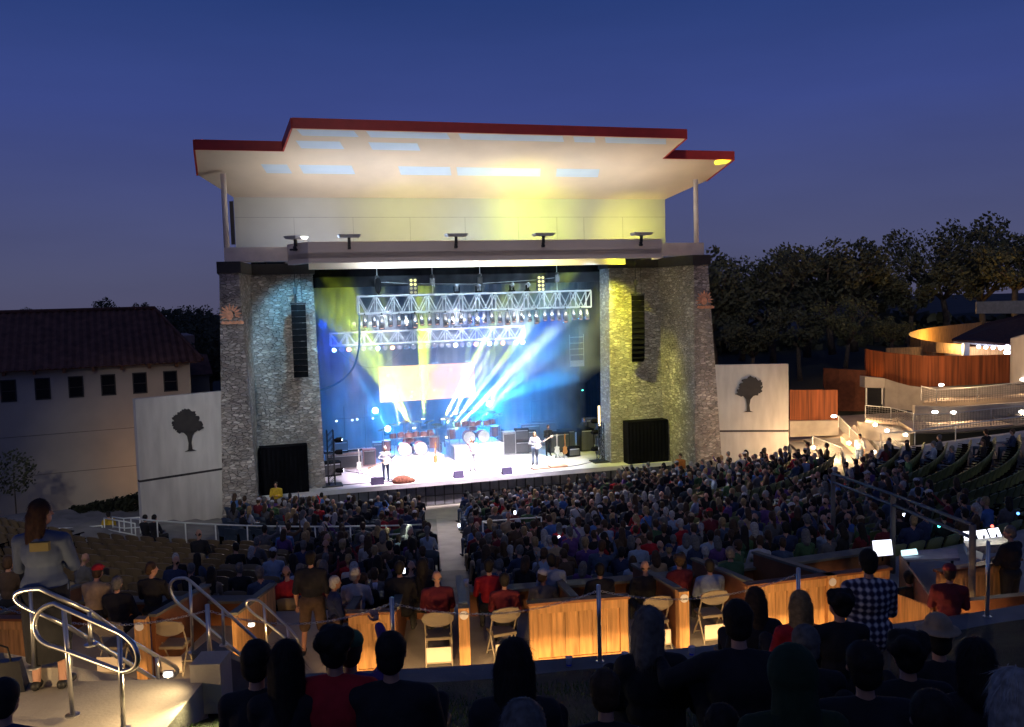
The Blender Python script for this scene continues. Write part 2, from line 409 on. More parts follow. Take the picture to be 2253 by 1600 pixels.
# main beam, canopy
h = 11.56
mb = SM(); mb.box(UC - h, -2.1, 12.052, UC - 8.9, -.9, 12.66); part('side_beam', mb, BEAMM)
mb = SM(); mb.box(UC + 8.9, -2.1, 12.052, UC + h, -.9, 12.66)
part('side_beam', mb, BEAMM)
mb = SM()
pts = [(UC - 8.9, -2.1), (UC - 8.1, -3.8), (UC + 8.4, -3.8), (UC + 9.0, -2.1), (UC + 9.0, 1.2), (UC - 8.9, 1.2)]
mb.prism([(a, b, 12.06) for a, b in pts], [(a, b, 12.3) for a, b in pts])
pf = [(UC - 8.9, -2.1), (UC - 8.1, -3.8), (UC + 8.4, -3.8), (UC + 9.0, -2.1)]
pb = [(UC - 8.62, -1.9), (UC - 7.95, -3.55), (UC + 8.2, -3.55), (UC + 8.75, -1.9)]
for i in range(3):
    mb.prism([(*pf[i], 11.86), (*pf[i + 1], 11.86), (*pb[i + 1], 11.86), (*pb[i], 11.86)], [(*pf[i], 12.76), (*pf[i + 1], 12.76), (*pb[i + 1], 12.76), (*pb[i], 12.76)])
mb.box(UC - 7.9, -.6, 11.70, UC + 7.9, -.35, 12.058); mb.box(UC - 8.3, -2.2, 11.93, UC + 8.4, -2.05, 12.058)
part('canopy', mb, SOFFIT)
mb = SM(); mb.box(UC - 8.95, 1.25, 12.06, UC + 8.95, 1.45, 12.5); part('proscenium_header', mb, CAPB)
# upper wall
mb = SM(); mb.box(UC - 11.1, 1.3, 12.5, UC + 11.1, 1.6, 15.2); mb.box(UC - 11.1, 1.6, 12.06, UC - 10.8, 11.9, 15.2); mb.box(UC + 10.8, 1.6, 12.06, UC + 11.1, 11.9, 15.2)
part('upper_wall', mb, WALLUP)
mb = SM(); 
for z in (14.25,): mb.box(UC - 11.09, 1.285, z, UC + 11.09, 1.298, z + .02)
for u in (-8.4, -5.6, -2.8, 0, 2.8, 4.9, 6.4, 8.6): mb.box(UC + u, 1.285, 12.6, UC + u + .015, 1.298, 14.245)
part('wall_joint', mb, mat('joint_grey', (.30, .30, .27), .9))  # wall joints in a darker grey
mb = SM(); mb.box(UC - 11.3, 1.15, 13.0, UC - 11.12, 1.35, 15.0); part('downpipe', mb, CAPB)
# roof: soffit slope .30 from the upper wall forward
sz = lambda v: 15.2 + .30 * (1.3 - v)
outline = [(-11.1, 1.3), (-12.5, -1.0), (-12.45, -3.4), (-8.9, -3.4), (-8.6, -5.4), (8.9, -5.4), (8.7, -3.4), (12.5, -3.4), (12.3, -1.0), (11.1, 1.3)]
rf = SM(); lo = [(UC + a, b, sz(b)) for a, b in outline]; hi = [(UC + a, b, sz(b) + .30) for a, b in outline]
n = len(lo)
# split in convex pieces: rear plate, centre plate
def plateR(idx, mb):
    mb.prism([(UC + a, b, sz(b)) for a, b in idx], [(UC + a, b, sz(b) + .3) for a, b in idx])
plateR([(-11.1, 1.3), (-12.5, -1.0), (-12.45, -3.4), (12.5, -3.4), (12.3, -1.0), (11.1, 1.3)][::-1], rf)
plateR([(-8.9, -3.402), (-8.6, -5.4), (8.9, -5.4), (8.7, -3.402)][::-1], rf)
part('roof_soffit', rf, SOFFIT)
PATCH_P = mat('light_patch_blue', (.62, .76, .96), .35, var=.05, scale=1)  # patches of bluish light on the soffit, put into a paler colour
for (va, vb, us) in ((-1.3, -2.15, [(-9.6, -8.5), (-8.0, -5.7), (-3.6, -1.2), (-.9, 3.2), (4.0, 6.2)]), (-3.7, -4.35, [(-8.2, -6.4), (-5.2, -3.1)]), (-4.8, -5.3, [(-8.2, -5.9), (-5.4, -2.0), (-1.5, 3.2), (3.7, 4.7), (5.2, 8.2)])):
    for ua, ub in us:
        q = SM(); q.prism([(UC + a, b, sz(b) - .006) for a, b in ((ua, va), (ub, va), (ub - .25, vb), (ua - .25, vb))], [(UC + a, b, sz(b) + .004) for a, b in ((ua, va), (ub, va), (ub - .25, vb), (ua - .25, vb))]); part('soffit_light_patch', q, PATCH_P)
rf = SM(); rf.prism([(UC - 11.1, 1.35, 15.2), (UC + 11.1, 1.35, 15.2), (UC + 11.1, 12.0, 15.2), (UC - 11.1, 12.0, 15.2)], [(UC - 11.1, 1.35, 15.5), (UC + 11.1, 1.35, 15.5), (UC + 11.1, 12.0, 15.5), (UC - 11.1, 12.0, 15.5)]); part('roof_deck', rf, CAPB)
fa = SM()
def fascia(a, b, h=.42):
    (u0, v0), (u1, v1) = a, b; d = Vector((u1 - u0, v1 - v0)).normalized(); nx, ny = d.y, -d.x
    th = .08
    lo = [(UC + u0, v0, sz(v0) - .02), (UC + u1, v1, sz(v1) - .02), (UC + u1 + nx * th, v1 + ny * th, sz(v1) - .02), (UC + u0 + nx * th, v0 + ny * th, sz(v0) - .02)]
    fa.prism(lo, [(p[0], p[1], p[2] + h) for p in lo])
for i in range(1, 8):
    fascia(outline[i], outline[i + 1])
part('red_fascia', fa, RED)
# inner house: black box
mb = SM(); mb.box(-9.6, 12.0, 0, 10.7, 12.3, 15.1); mb.box(-9.9, 2.4, 0, -9.6, 12.3, 15.1); mb.box(10.7, 2.4, 0, 11.0, 12.3, 15.1); mb.box(-9.6, 2.4, 12.5, 10.7, 12.0, 12.7)
part('back_wall', mb, BLACK)
# masking drapes with pleats
def drape(u0, u1, v, z0, z1, amp=.07, n=60, along='u'):
    mb = SM(); vs = []; fs = []
    for i in range(n + 1):
        t = i / n; a = u0 + (u1 - u0) * t; w_ = amp * math.sin(t * n * 1.9)
        for z in (z0, z1):
            vs.append((a, v + w_, z) if along == 'u' else (v + w_, a, z))
    for i in range(n): fs.append((2 * i, 2 * i + 2, 2 * i + 3, 2 * i + 1))
    mb.add(vs, fs); return mb
part('back_drape', drape(-9.3, 10.4, 11.6, 1.22, 12.3, n=120), BLACK, smooth=True)
part('side_drape', drape(2.6, 11.3, -9.2, 1.22, 12.3, along='v'), BLACK, smooth=True)
part('side_drape', drape(2.6, 11.3, 10.3, 1.22, 12.3, along='v'), BLACK, smooth=True)
part('header_drape', drape(-7.6, 8.6, 3.2, 10.9, 12.3), BLACK, smooth=True)
# floodlights with yokes on the canopy
def make_flood(loc, rz, label):
    r = root('floodlight', loc, rz, label, 'floodlight', 'floodlights along the canopy edge')
    m = MB(); m.prism([(-.42, -.28, .30), (.42, -.28, .30), (.42, .22, .30), (-.42, .22, .30)], [(-.48, -.34, .42), (.48, -.34, .42), (.48, .28, .42), (-.48, .28, .42)]); obj('housing', m, ALU, parent=r)
    m = MB(); m.box(-.06, -.05, 0, .06, .05, .3); m.box(-.06, -.05, -.18, .06, .28, -.1); m.box(-.06, .0, -.2, .06, .1, 0); obj('bracket', m, BLKM, parent=r)
    m = MB(); m.box(-.44, -.30, .422, .44, .24, .43); obj('lens', m, mat('lens_glass', (.3, .35, .4), .15), parent=r)
    return r
for i, (p, nm) in enumerate(zip([632, 768, 1003, 1195, 1410], ['leftmost floodlight on the canopy edge, tipped outward at its left corner', 'second floodlight from the left along the canopy edge', 'middle floodlight of five along the canopy edge', 'fourth floodlight from the left, below the yellow glow', 'blue lit floodlight nearest the right end of the canopy edge'])):
    u = SV(p, 532, -3.9)[0] if i else SV(650, 540, -2.9)[0]
    f = make_flood(S(u, -3.95 if i else -3.1, 12.62), SA + (.0 if i else .9), nm)
# light of the floods on upper wall and soffit
for u in (-7.2, -3.2, .6, 4.4, 8.0):
    light('AREA', 'flood_light', S(u, -3.3, 12.95), 66, (1, .93, .80), S(u, -.9, 16.2), sx=.8, sy=.4)
# ================================================================== wing walls with the oak emblem
rr = random.Random(5)
def oak(mb, flip):
    """flat raised tree emblem in the frame of the wall: x across, z up, thickness in y"""
    crown = [(-.60, .22), (-.50, .30), (-.54, .42), (-.42, .52), (-.44, .66), (-.28, .76), (-.30, .92), (-.12, .96), (-.02, 1.06), (.12, 1.08), (.24, .98), (.36, .96), (.44, .86), (.56, .86), (.60, .70), (.54, .62), (.64, .54), (.56, .44), (.58, .32), (.44, .28), (.42, .16), (.22, .14), (.12, .06), (-.10, .08), (-.30, .14), (-.44, .16)]
    pts = []
    for i in range(len(crown)):
        a = Vector(crown[i]); b = Vector(crown[(i + 1) % len(crown)]); nrm = Vector((b.y - a.y, a.x - b.x)).normalized()
        pts.append(a)
        for t in (.3, .6): pts.append(a.lerp(b, t) - nrm * rr.uniform(-.035, .05))
    trunk = [(-.26, -.62), (-.1, -.56), (-.07, -.3), (-.12, -.02), (-.26, .16), (.22, .16), (.08, -.02), (.03, -.3), (.06, -.56), (.2, -.62)]
    for P in (pts, [Vector(t) for t in trunk]):
        A = [(flip * p.x, -.07, p.y) for p in P]; B = [(flip * p.x, -.03, p.y) for p in P]
        mb.prism(B, A)
for s in (-1, 1):
    c0 = (UC + s * 11.85, -2.3); ang = SA + s * -R_(24.5)
    # local x runs outward for s=+1, inward for s=-1
    ang = SA - R_(24.5) if s > 0 else SA + R_(24.5)
    base = S(*c0); W = 3.75
    r = root('wing_wall', base, ang, 'white wing wall left of the stage with a dark oak emblem' if s < 0 else 'white wing wall right of the stage with a dark oak emblem', 'wall')
    x0, x1 = (-W, -.03) if s < 0 else (.03, W)
    m = MB(); m.box(x0, 0, 0, x1, .3, 3.0); m.box(x0, 0, 3.1, x1, .3, 6.45); obj('panel', m, PLAST, parent=r)
    m = MB(); m.box(x0 + .01, .04, 3.0, x1 - .01, .28, 3.1); obj('recess_band', m, CAPB, parent=r)
    m = MB(lambda x, y, z: Vector(((x0 + x1) / 2 + (.25 if s < 0 else -.1) + x * 1.1, y, 4.7 + z * 1.08))); oak(m, -1 if s < 0 else 1); obj('tree_emblem', m, CAPB, parent=r)
# cable/rigging speakers: line arrays
def line_array(loc, rz, label, curve):
    r = root('line_array', loc, rz, label, 'speaker array', 'speaker arrays hung in front of the towers')
    z = 0; y = 0; a = 0
    for k in range(12):
        h = .285; a = curve * (k / 11) ** 1.6
        m = MB(); 
        ca, sa = math.cos(a), math.sin(a)
        f = lambda x, yy, zz: (x, y + yy * ca + zz * sa, z + zz * ca - yy * sa)
        m.prism([f(-.33, -.02, -h + .012), f(.33, -.02, -h + .012), f(.3, .5, -h + .03), f(-.3, .5, -h + .03)], [f(-.33, -.02, 0), f(.33, -.02, 0), f(.3, .5, -.02), f(-.3, .5, -.02)])
        c = obj('cabinet', m, BLKP, parent=r)
        z -= h * ca; y -= -h * sa * 1.0
    m = MB(); m.box(-.36, -.05, .01, .36, .55, .09); m.tube([(-.1, .25, .09), (-.1, .25, .55)], .05); m.box(-.2, .12, .5, .0, .4, .8); m.tube([(-.1, .25, .8), (-.1, .25, 1.85)], .018); m.tube([(.2, .25, .09), (.16, .25, 1.85)], .012)
    obj('rigging_frame', m, BLKM, parent=r)
    return r
line_array(S(-7.9, -.3, 10.1), SA, 'long black speaker array hanging in front of the left stone tower', .12)
line_array(S(9.25, -.3, 10.1), SA - .35, 'curved black speaker array hanging in front of the yellow lit right tower', .45)
# black covered subwoofer stacks
for u0, u1, nm in ((-9.95, -7.75, 'black cloth covered speaker stack at the foot of the left tower'), (8.75, 11.05, 'black cloth covered speaker stack at the foot of the right tower')):
    r = root('speaker_stack', S((u0 + u1) / 2, .35, 1.2), SA, nm, 'speaker stack'); w_ = (u1 - u0) / 2
    m = MB(); m.box(-w_, -.25, 0, w_, .45, 2.25); obj('cabinet', m, BLACK, parent=r)
    m = MB(); vs = []; fs = []
    for i in range(41):
        x = -w_ + .02 + (2 * w_ - .04) * i / 40; yy = -.30 + .018 * math.sin(i * 1.7)
        vs += [(x, yy, .03), (x, yy, 2.22)]
    for i in range(40): fs.append((2 * i, 2 * i + 2, 2 * i + 3, 2 * i + 1))
    m.add(vs, fs); obj('grille_cloth', m, BLACK, parent=r)
# ================================================================== trusses and lamps
def truss(name, label, u0, u1, v, z0, hgt, dep, nb, diag='V'):
    L_ = u1 - u0; r = root(name, S(u0, v, z0), SA, label, 'truss')
    ch = MB()
    for y in (0, dep):
        for z in (0, hgt): ch.tube([(0, y, z), (L_, y, z)], .05, 6)
    obj('chord', ch, ALU, parent=r)
    lc = MB(); bay = L_ / nb
    for i in range(nb + 1):
        x = i * bay
        for y in (0, dep):
            lc.tube([(x, y, 0), (x, y, hgt)], .03 if i % 2 else .04, 5)
            if i < nb:
                lc.tube([(x, y, hgt if 1 else 0), (x + bay / 2, y, 0)], .03, 5); lc.tube([(x + bay / 2, y, 0), (x + bay, y, hgt)], .03, 5)
        lc.tube([(x, 0, 0), (x, dep, 0)], .02, 5); lc.tube([(x, 0, hgt), (x, dep, hgt)], .02, 5)
        if i < nb: lc.tube([(x, 0, 0), (x + bay, dep, 0)], .016, 5)
    obj('lacing', lc, ALU, parent=r)
    return r
truss('lighting_truss', 'long silver front truss carrying a row of hanging can lights', -4.9, 7.35, 1.5, 9.55, .86, .76, 14)
truss('lighting_truss', 'rear silver box truss hanging lower above the video screen', -5.75, 5.75, 8.5, 7.68, .72, .7, 12)
# hoist chains and motors
for u, v, z in ((-3.9, 1.9, 10.42), (-1.1, 1.9, 10.42), (1.4, 1.9, 10.42), (5.6, 1.9, 10.42)):
    r = root('chain_hoist', S(u, v, z), SA, {(-3.9): 'chain hoist with a hanging black bag above the left end of the front truss', (-1.1): 'thin chain hoist left of centre above the front truss', 1.4: 'thin chain hoist right of centre above the front truss', 5.6: 'blue lit chain hoist above the right end of the front truss'}[u], 'hoist', 'hoists above the front truss')
    m = MB(); m.tube([(0, 0, 0), (0, 0, 1.62)], .015); obj('chain', m, GALV, parent=r)
    m = MB(); m.box(-.12, -.1, .45, .12, .1, .85); m.lathe([(.02, .85), (.1, .88), (.1, 1.0), (.02, 1.02)]); obj('motor', m, BLKM, parent=r)
    if u < -3:
        m = MB(); m.sph((.02, -.15, .5), (.17, .14, .42)); obj('chain_bag', m, BLACK, parent=r)
# blinder panels on the front truss (two by four lamps)
for u, sd in ((-2.15, 'left'), (4.6, 'right')):
    r = root('blinder', S(u, 1.55, 10.42), SA, 'eight lamp blinder panel standing on the %s half of the front truss' % sd, 'blinder light', 'blinder panels on the front truss')
    m = MB(); m.box(-.22, 0, 0, .22, .12, .86); obj('frame', m, BLKM, parent=r)
    for i in range(4):
        for j in (-1, 1):
            m = MB(); q = Vector((1, 0, 0)).rotation_difference(Vector((1, 0, 0))); m.lathe([(.075, -.012), (.07, 0), (.02, .002)], 12, (j * .1, -.01, .13 + i * .2), rot=Matrix.Rotation(PI / 2, 3, 'X')); obj('lamp', m, emis('lamp_yellow', (.9, .9, .35), 1.6) if (u < 0 and i > 1) or u > 0 else emis('lamp_dim', (.8, .8, .5), .5), parent=r)
# par cans: one built, the rest copied
def par_proto(loc, rz, tilt, label, body):
    r = root('can_light', loc, rz, label, 'stage light', 'can lights hanging under the front truss')
    Rm = Matrix.Rotation(tilt, 3, 'X')
    m = MB(); m.lathe([(.03, .16), (.085, .14), (.10, .02), (.125, -.05), (.13, -.34), (.12, -.335), (.09, -.1), (.02, -.08)], 14, (0, 0, -.26), rot=Rm); obj('can', m, body, parent=r, smooth=True)
    m = MB(); m.lathe([(.118, -.30), (.10, -.31), (.02, -.315)], 14, (0, 0, -.26), rot=Rm); obj('lens', m, emis('lamp_warm', (1, .55, .42), 1.5), parent=r)
    m = MB(); m.tube([(-.15, 0, -.26), (-.15, 0, -.06), (.15, 0, -.06), (.15, 0, -.26)], .012, 5); m.box(-.03, -.03, -.07, .03, .03, .0); obj('yoke', m, BLKM, parent=r)
    return r
CANM = mat('polished_can', (.62, .60, .62), .25, .8, var=.1)
cp = None; k = 0
for i in range(30):
    u = -4.6 + i * .405 + rnd.uniform(-.05, .05)
    lab = '%s silver can light from the left end under the front truss' % ordn(i)
    big = (i % 4 == 2)
    if cp is None: cp = par_proto(S(u, 1.48, 9.57), SA, -.25, lab, CANM); c = cp
    else: c = copy_tree(cp, loc=S(u, 1.48 + .05 * (i % 2), 9.57), rz=SA + rnd.uniform(-.4, .4), label=lab)
    c.scale = (1.15, 1.15, 1.35) if big else (.95, .95, 1.15)
# moving heads
def mover(loc, rz, label, group, up=1, lens=None, pan=0, tilt=.5):
    r = root('moving_light', loc, rz, label, 'stage light', group)
    m = MB(); m.box(-.17, -.15, 0, .17, .15, up * .14) if up > 0 else m.box(-.17, -.15, -.14, .17, .15, 0); obj('base', m, BLKP, parent=r)
    m = MB(); s = up
    for x in (-.17, .17): m.prism([(x - .025, -.06, s * .14), (x + .025, -.06, s * .14), (x + .025, .06, s * .14), (x - .025, .06, s * .14)][::s], [(x - .025, -.05, s * .42), (x + .025, -.05, s * .42), (x + .025, .05, s * .42), (x - .025, .05, s * .42)][::s])
    obj('yoke', m, BLKP, parent=r)
    m = MB(); Rm = Matrix.Rotation(tilt, 3, 'X'); m.lathe([(.04, -.17), (.11, -.13), (.13, 0), (.12, .16), (.10, .18), (.03, .185)], 14, (0, 0, s * .38), rot=Rm); obj('head', m, mat('grey_head', (.25, .25, .27), .4, .3), parent=r, smooth=True)
    m = MB(); m.lathe([(.095, .181), (.09, .2), (.02, .205)], 14, (0, 0, s * .38), rot=Rm); obj('lens', m, lens or mat('lens_glass', (.3, .35, .4), .15), parent=r)
    return r
gp = 'moving lights standing on the rear truss'
mp = mover(S(-4.4, 8.8, 8.42), SA, 'first moving light from the left on top of the rear truss', gp, tilt=.9)
for i, u in enumerate((-3.95, -3.45, -3.0, -1.6, -1.1, 1.15, 1.65, 2.15, 2.65, 3.8, 4.3)):
    copy_tree(mp, loc=S(u, 8.8, 8.42), rz=SA + rnd.uniform(-.6, .6), label='%s moving light from the left on top of the rear truss' % ordn(i + 1))
gp = 'moving lights standing on the front truss'
for i, u in enumerate((.15, 1.3, 3.1, 3.95)):
    c = copy_tree(mp, loc=S(u, 1.9, 10.42), rz=SA + .3 * i, label='%s small moving light from the left standing on the front truss' % ordn(i), group=gp); c.scale = (.8, .8, .9)
# lamps under the rear truss: pinkish ring lamps, some lit
LB = emis('lamp_blue', (.25, .45, 1), 30); LO = emis('lamp_orange', (1, .28, .10), 16); LW = emis('lamp_white', (.9, .95, 1), 40)
def rearpar(loc, label, lens):
    r = root('round_lamp', loc, SA, label, 'stage light', 'round lamps hanging under the rear truss')
    m = MB(); Rm = Matrix.Rotation(PI / 2 + .35, 3, 'X'); m.lathe([(.05, -.18), (.11, -.12), (.15, .0), (.15, .04), (.125, .045)], 14, (0, 0, -.2), rot=Rm); obj('can', m, CANM, parent=r, smooth=True)
    m = MB(); m.lathe([(.125, .035), (.11, .05), (.02, .055)], 14, (0, 0, -.2), rot=Rm); obj('lens', m, lens, parent=r)
    return r
dim = mat('lens_pink', (.35, .25, .28), .2)
lit = {0: LB, 2: LO, 6: LB, 8: LO, 17: LW, 20: LO, 22: LW, 24: LO, 26: LO, 27: LW}
for i in range(28):
    u = -5.6 + i * .415
    c_ = {LB: 'blue', LO: 'orange', LW: 'white'}.get(lit.get(i))
    rearpar(S(u, 8.45, 7.66), ('%s round lamp from the left under the rear truss, %s' % (ordn(i), 'glowing ' + c_ if c_ else 'unlit')), lit.get(i, dim))
# cables: blue lit cable ladder from the front truss to the left side
m = MB(); pts = []
A = Vector(S(-4.9, 1.5, 9.6)); B = Vector(S(-7.2, 3.2, 5.6))
for i in range(15):
    t = i / 14; P = A.lerp(B, t); P.z -= .8 * math.sin(PI * t); P += UD * (.8 * math.sin(PI * t)); pts.append(P)
m.tube(pts, .05, 6)
tag(obj('cable_bundle', m, mat('blue_lit_cable', (.10, .25, .5), .5), center=True), 'blue lit cable bundle sagging from the left end of the front truss', 'cable')  # blue of the stage light put into the cable colour
m = MB(); pts = []
for i in range(17):
    t = i / 16; P = Vector(S(-5.7, 8.3, 7.7)).lerp(Vector(S(-1.4, 8.3, 7.6)), t); P.z -= 1.3 * math.sin(PI * t) ; pts.append(P)
m.tube(pts, .025, 5); tag(obj('hanging_cable', m, BLKM, center=True), 'thin cable looping down beneath the left part of the rear truss', 'cable')
m = MB(); m.tube([S(-3.8, 1.9, 11.1), S(-2, 1.9, 10.98), S(1, 1.9, 10.9), S(4.5, 1.9, 11.05), S(5.6, 1.9, 11.15)], .012, 5)
tag(obj('safety_line', m, GALV, center=True), 'taut safety line strung above the front truss between the hoists', 'cable')
# video screen
r = root('video_screen', S(.05, 10.2, 4.1), SA, 'wide video screen glowing pink and yellow behind the band', 'screen')
m = MB(); m.box(-2.98, .02, -.03, 2.98, .12, 2.16); obj('frame', m, BLKM, parent=r)
ms = bpy.data.materials.new('screen_picture'); ms.use_nodes = True; N = ms.node_tree.nodes; L = ms.node_tree.links; N.remove(N['Principled BSDF'])
em = N.new('ShaderNodeEmission'); tc = N.new('ShaderNodeTexCoord'); sx = N.new('ShaderNodeSeparateXYZ'); L.new(tc.outputs['Object'], sx.inputs[0])
nz = N.new('ShaderNodeTexNoise'); nz.inputs['Scale'].default_value = .7; nz.inputs['Detail'].default_value = 1; L.new(tc.outputs['Object'], nz.inputs['Vector'])
ad = N.new('ShaderNodeMath'); ad.operation = 'MULTIPLY_ADD'; L.new(sx.outputs[0], ad.inputs[0]); ad.inputs[1].default_value = .13; L.new(nz.outputs['Fac'], ad.inputs[2])
cr = N.new('ShaderNodeValToRGB'); L.new(ad.outputs[0], cr.inputs['Fac']); el = cr.color_ramp.elements
el[0].position = .12; el[0].color = (1, .74, .20, 1); el[1].position = .9; el[1].color = (.80, .36, .22, 1)
for p_, c_ in ((.33, (1, .66, .18, 1)), (.5, (.95, .50, .16, 1)), (.7, (.72, .36, .24, 1))): q = el.new(p_); q.color = c_
vo = N.new('ShaderNodeTexVoronoi'); vo.inputs['Scale'].default_value = 1.6; L.new(tc.outputs['Object'], vo.inputs['Vector'])
mr = N.new('ShaderNodeMapRange'); mr.inputs[1].default_value = .16; mr.inputs[2].default_value = .10; L.new(vo.outputs['Distance'], mr.inputs[0])
mx = N.new('ShaderNodeMix'); mx.data_type = 'RGBA'; L.new(mr.outputs[0], mx.inputs[0]); L.new(cr.outputs[0], mx.inputs[6]); mx.inputs[7].default_value = (1, .85, .45, 1)
L.new(mx.outputs[2], em.inputs[0]); em.inputs[1].default_value = 3.0; L.new(em.outputs[0], N['Material Output'].inputs[0])
m = MB(); m.add([(-2.93, 0, 0), (2.93, 0, 0), (2.93, 0, 2.13), (-2.93, 0, 2.13)], [(0, 1, 2, 3)]); obj('display', m, ms, parent=r)
m = MB(); m.tube([(.5, .1, 2.1), (.5, -1.2, 3.6)], .012, 5); m.tube([(2.6, .1, 2.1), (2.6, -1.2, 3.6)], .012, 5); m.box(.3, -.05, 2.16, .7, .1, 2.26); m.box(2.4, -.05, 2.16, 2.8, .1, 2.26); obj('hanger', m, ALU, parent=r)
# ladder-like rack light in the right rear
r = root('wall_ladder', S(8.9, 8.0, 6.2), SA, 'pale caged ladder section on the right wall of the stage', 'ladder')
m = MB()
for i in range(5): m.tube([(-.45, 0, i * .36), (.45, 0, i * .36)], .02, 5)
m.tube([(-.45, 0, 0), (-.45, 0, 1.6)], .02, 5); m.tube([(.45, 0, 0), (.45, 0, 1.6)], .02, 5); obj('rung', m, GALV, parent=r)
m = MB(); m.box(-.45, -.05, -.35, .45, .02, -.02); obj('landing', m, GALV, parent=r)

# ================================================================== stage gear
ZD = 1.2
def riser(u, v, w_, d_, h_, label):
    r = root('drum_riser', S(u, v, ZD), SA, label, 'riser'); m = MB(); m.box(-w_ / 2, -d_ / 2, 0, w_ / 2, d_ / 2, h_); obj('skirt', m, WHITE if h_ < .5 else mat('riser_cloth', (.5, .5, .55), .8), parent=r)
    m = MB(); m.box(-w_ / 2 - .03, -d_ / 2 - .03, h_, w_ / 2 + .03, d_ / 2 + .03, h_ + .05); obj('platform', m, STFL, parent=r); return r
riser(-1.9, 5.6, 3.1, 2.6, .42, 'low white drum riser on the left half of the stage')
riser(1.85, 6.2, 2.8, 2.4, .75, 'taller drum riser in the middle of the stage with dark side')
DR = mat('drum_shell', (.6, .3, .3), .25, .3); HD = mat('drum_head', (.85, .84, .8), .5, emit=None); CY = mat('cymbal_brass', (.8, .6, .3), .25, .9)
def drumkit(u, v, z, sc_, label, fl=1):
    r = root('drum_kit', S(u, v, z), SA, label, 'drum kit')
    def drum(c, rad, h, tilt=0, side=False, nm='tom_drum'):
        Rm = Matrix.Rotation(PI / 2 if side else tilt, 3, 'X')
        m = MB(); m.lathe([(rad * .99, -h / 2), (rad, -h / 2 + .01), (rad, h / 2)], 16, c, rot=Rm); d = obj(nm, m, DR, parent=r, smooth=False)
        m = MB(); m.lathe([(rad * .97, h / 2 + .002), (rad * .9, h / 2 + .012), (.01, h / 2 + .014)], 16, c, rot=Rm); obj('head', m, HD, parent=d)
    for x in (-.32, .32): drum((x * 1.05 * fl, -.45, .30), .28, .42, side=True, nm='bass_drum')
    for k, x in enumerate((-.75, -.42, -.1, .22, .55, .85)): drum((x, -.35 + abs(x) * .2, .82 + .04 * (k % 2)), .14 + .02 * (k % 3), .2, tilt=-.35)
    drum((-1.0, .1, .4), .2, .45, nm='floor_tom'); drum((1.05, .1, .4), .22, .45, nm='floor_tom'); drum((0, -.05, .6), .18, .14, nm='snare_drum')
    for k, (x, y, zz) in enumerate(((-1.15, -.2, 1.15), (-.75, -.45, 1.35), (-.3, -.5, 1.45), (.25, -.5, 1.42), (.75, -.45, 1.38), (1.15, -.2, 1.2), (1.3, .2, 1.05))):
        m = MB(); m.tube([(x, y, 0), (x, y, zz)], .012, 5); m.tube([(x, y, 0), (x + .2, y + .1, 0)], .01, 4); m.tube([(x, y, 0.2), (x - .2, y + .1, 0)], .01, 4); st = obj('cymbal_stand', m, STEEL, parent=r)
        m = MB(); m.lathe([(.24, -.01), (.24, -.004), (.05, .012), (.015, .03)], 16, (x, y, zz), rot=Matrix.Rotation(-.35, 3, 'X') @ Matrix.Rotation(rnd.uniform(-.3, .3), 3, 'Y')); obj('cymbal', m, CY, parent=r)
    m = MB(); m.tube([(-1.2, -.35, 0), (-1.2, -.35, .75), (-.6, -.62, .78), (.6, -.62, .78), (1.2, -.35, .75), (1.2, -.35, 0)], .022, 6); obj('drum_rack', m, STEEL, parent=r)
    r.scale = (sc_, sc_, sc_); return r
drumkit(-1.9, 5.7, ZD + .47, 1.3, 'large white lit drum kit on the left riser')
drumkit(1.85, 6.3, ZD + .8, 1.25, 'tall drum kit with a high cymbal rack on the middle riser')
def cabinet(name, u, v, w_, d_, h_, label, cat='amplifier', m1=BLKP, logo=True, rz=0):
    r = root(name, S(u, v, ZD), SA + rz, label, cat)
    m = MB(); m.box(-w_ / 2, -d_ / 2, .03, w_ / 2, d_ / 2, h_); obj('cabinet', m, m1, parent=r)
    m = MB(); m.box(-w_ / 2 + .05, -d_ / 2 - .012, .09, w_ / 2 - .05, -d_ / 2 - .002, h_ - .08); obj('grille', m, mat('amp_grille', (.07, .07, .075), .9, var=.3, scale=60), parent=r)
    m = MB(); m.box(-w_ / 2 + .07, -d_ / 2 - .02, h_ - .14, w_ / 2 - .07, -d_ / 2 - .013, h_ - .1); obj('trim', m, ALU, parent=r)
    return r
cabinet('speaker_cabinet', 3.75, 5.6, .75, .4, 1.35, 'white edged tall cabinet standing right of the middle drum riser', 'cabinet', m1=mat('grey_board', (.55, .55, .55)))
cabinet('guitar_amplifier', 4.55, 5.7, .8, .4, .75, 'lower black amplifier of the pair behind the bass player', rz=-.1)
a = cabinet('guitar_amplifier', 4.55, 5.7, .8, .4, .7, 'upper black amplifier stacked behind the bass player', rz=-.1); a.location.z += .76
cabinet('guitar_amplifier', 5.15, 5.9, .55, .4, 1.3, 'narrow black amplifier right beside the stacked pair')
cabinet('equipment_rack', 6.6, 5.3, 1.25, .7, 1.15, 'wide black equipment case right of the bass player', 'flight case')
cabinet('equipment_rack', 8.2, 5.0, .8, .7, 1.3, 'black equipment case near the right tower', 'flight case')
cabinet('equipment_rack', 7.5, 6.4, .9, .7, 1.1, 'open black rack behind the cases on the right of the stage', 'flight case')
cabinet('equipment_rack', -5.6, 5.4, 1.9, .8, .85, 'long pale case table at the left of the stage', 'flight case', m1=mat('pale_case', (.5, .42, .40)))
cabinet('guitar_amplifier', -4.2, 5.6, .7, .4, .95, 'pinkish amplifier behind the left guitarist', m1=mat('tweed', (.45, .22, .22)))
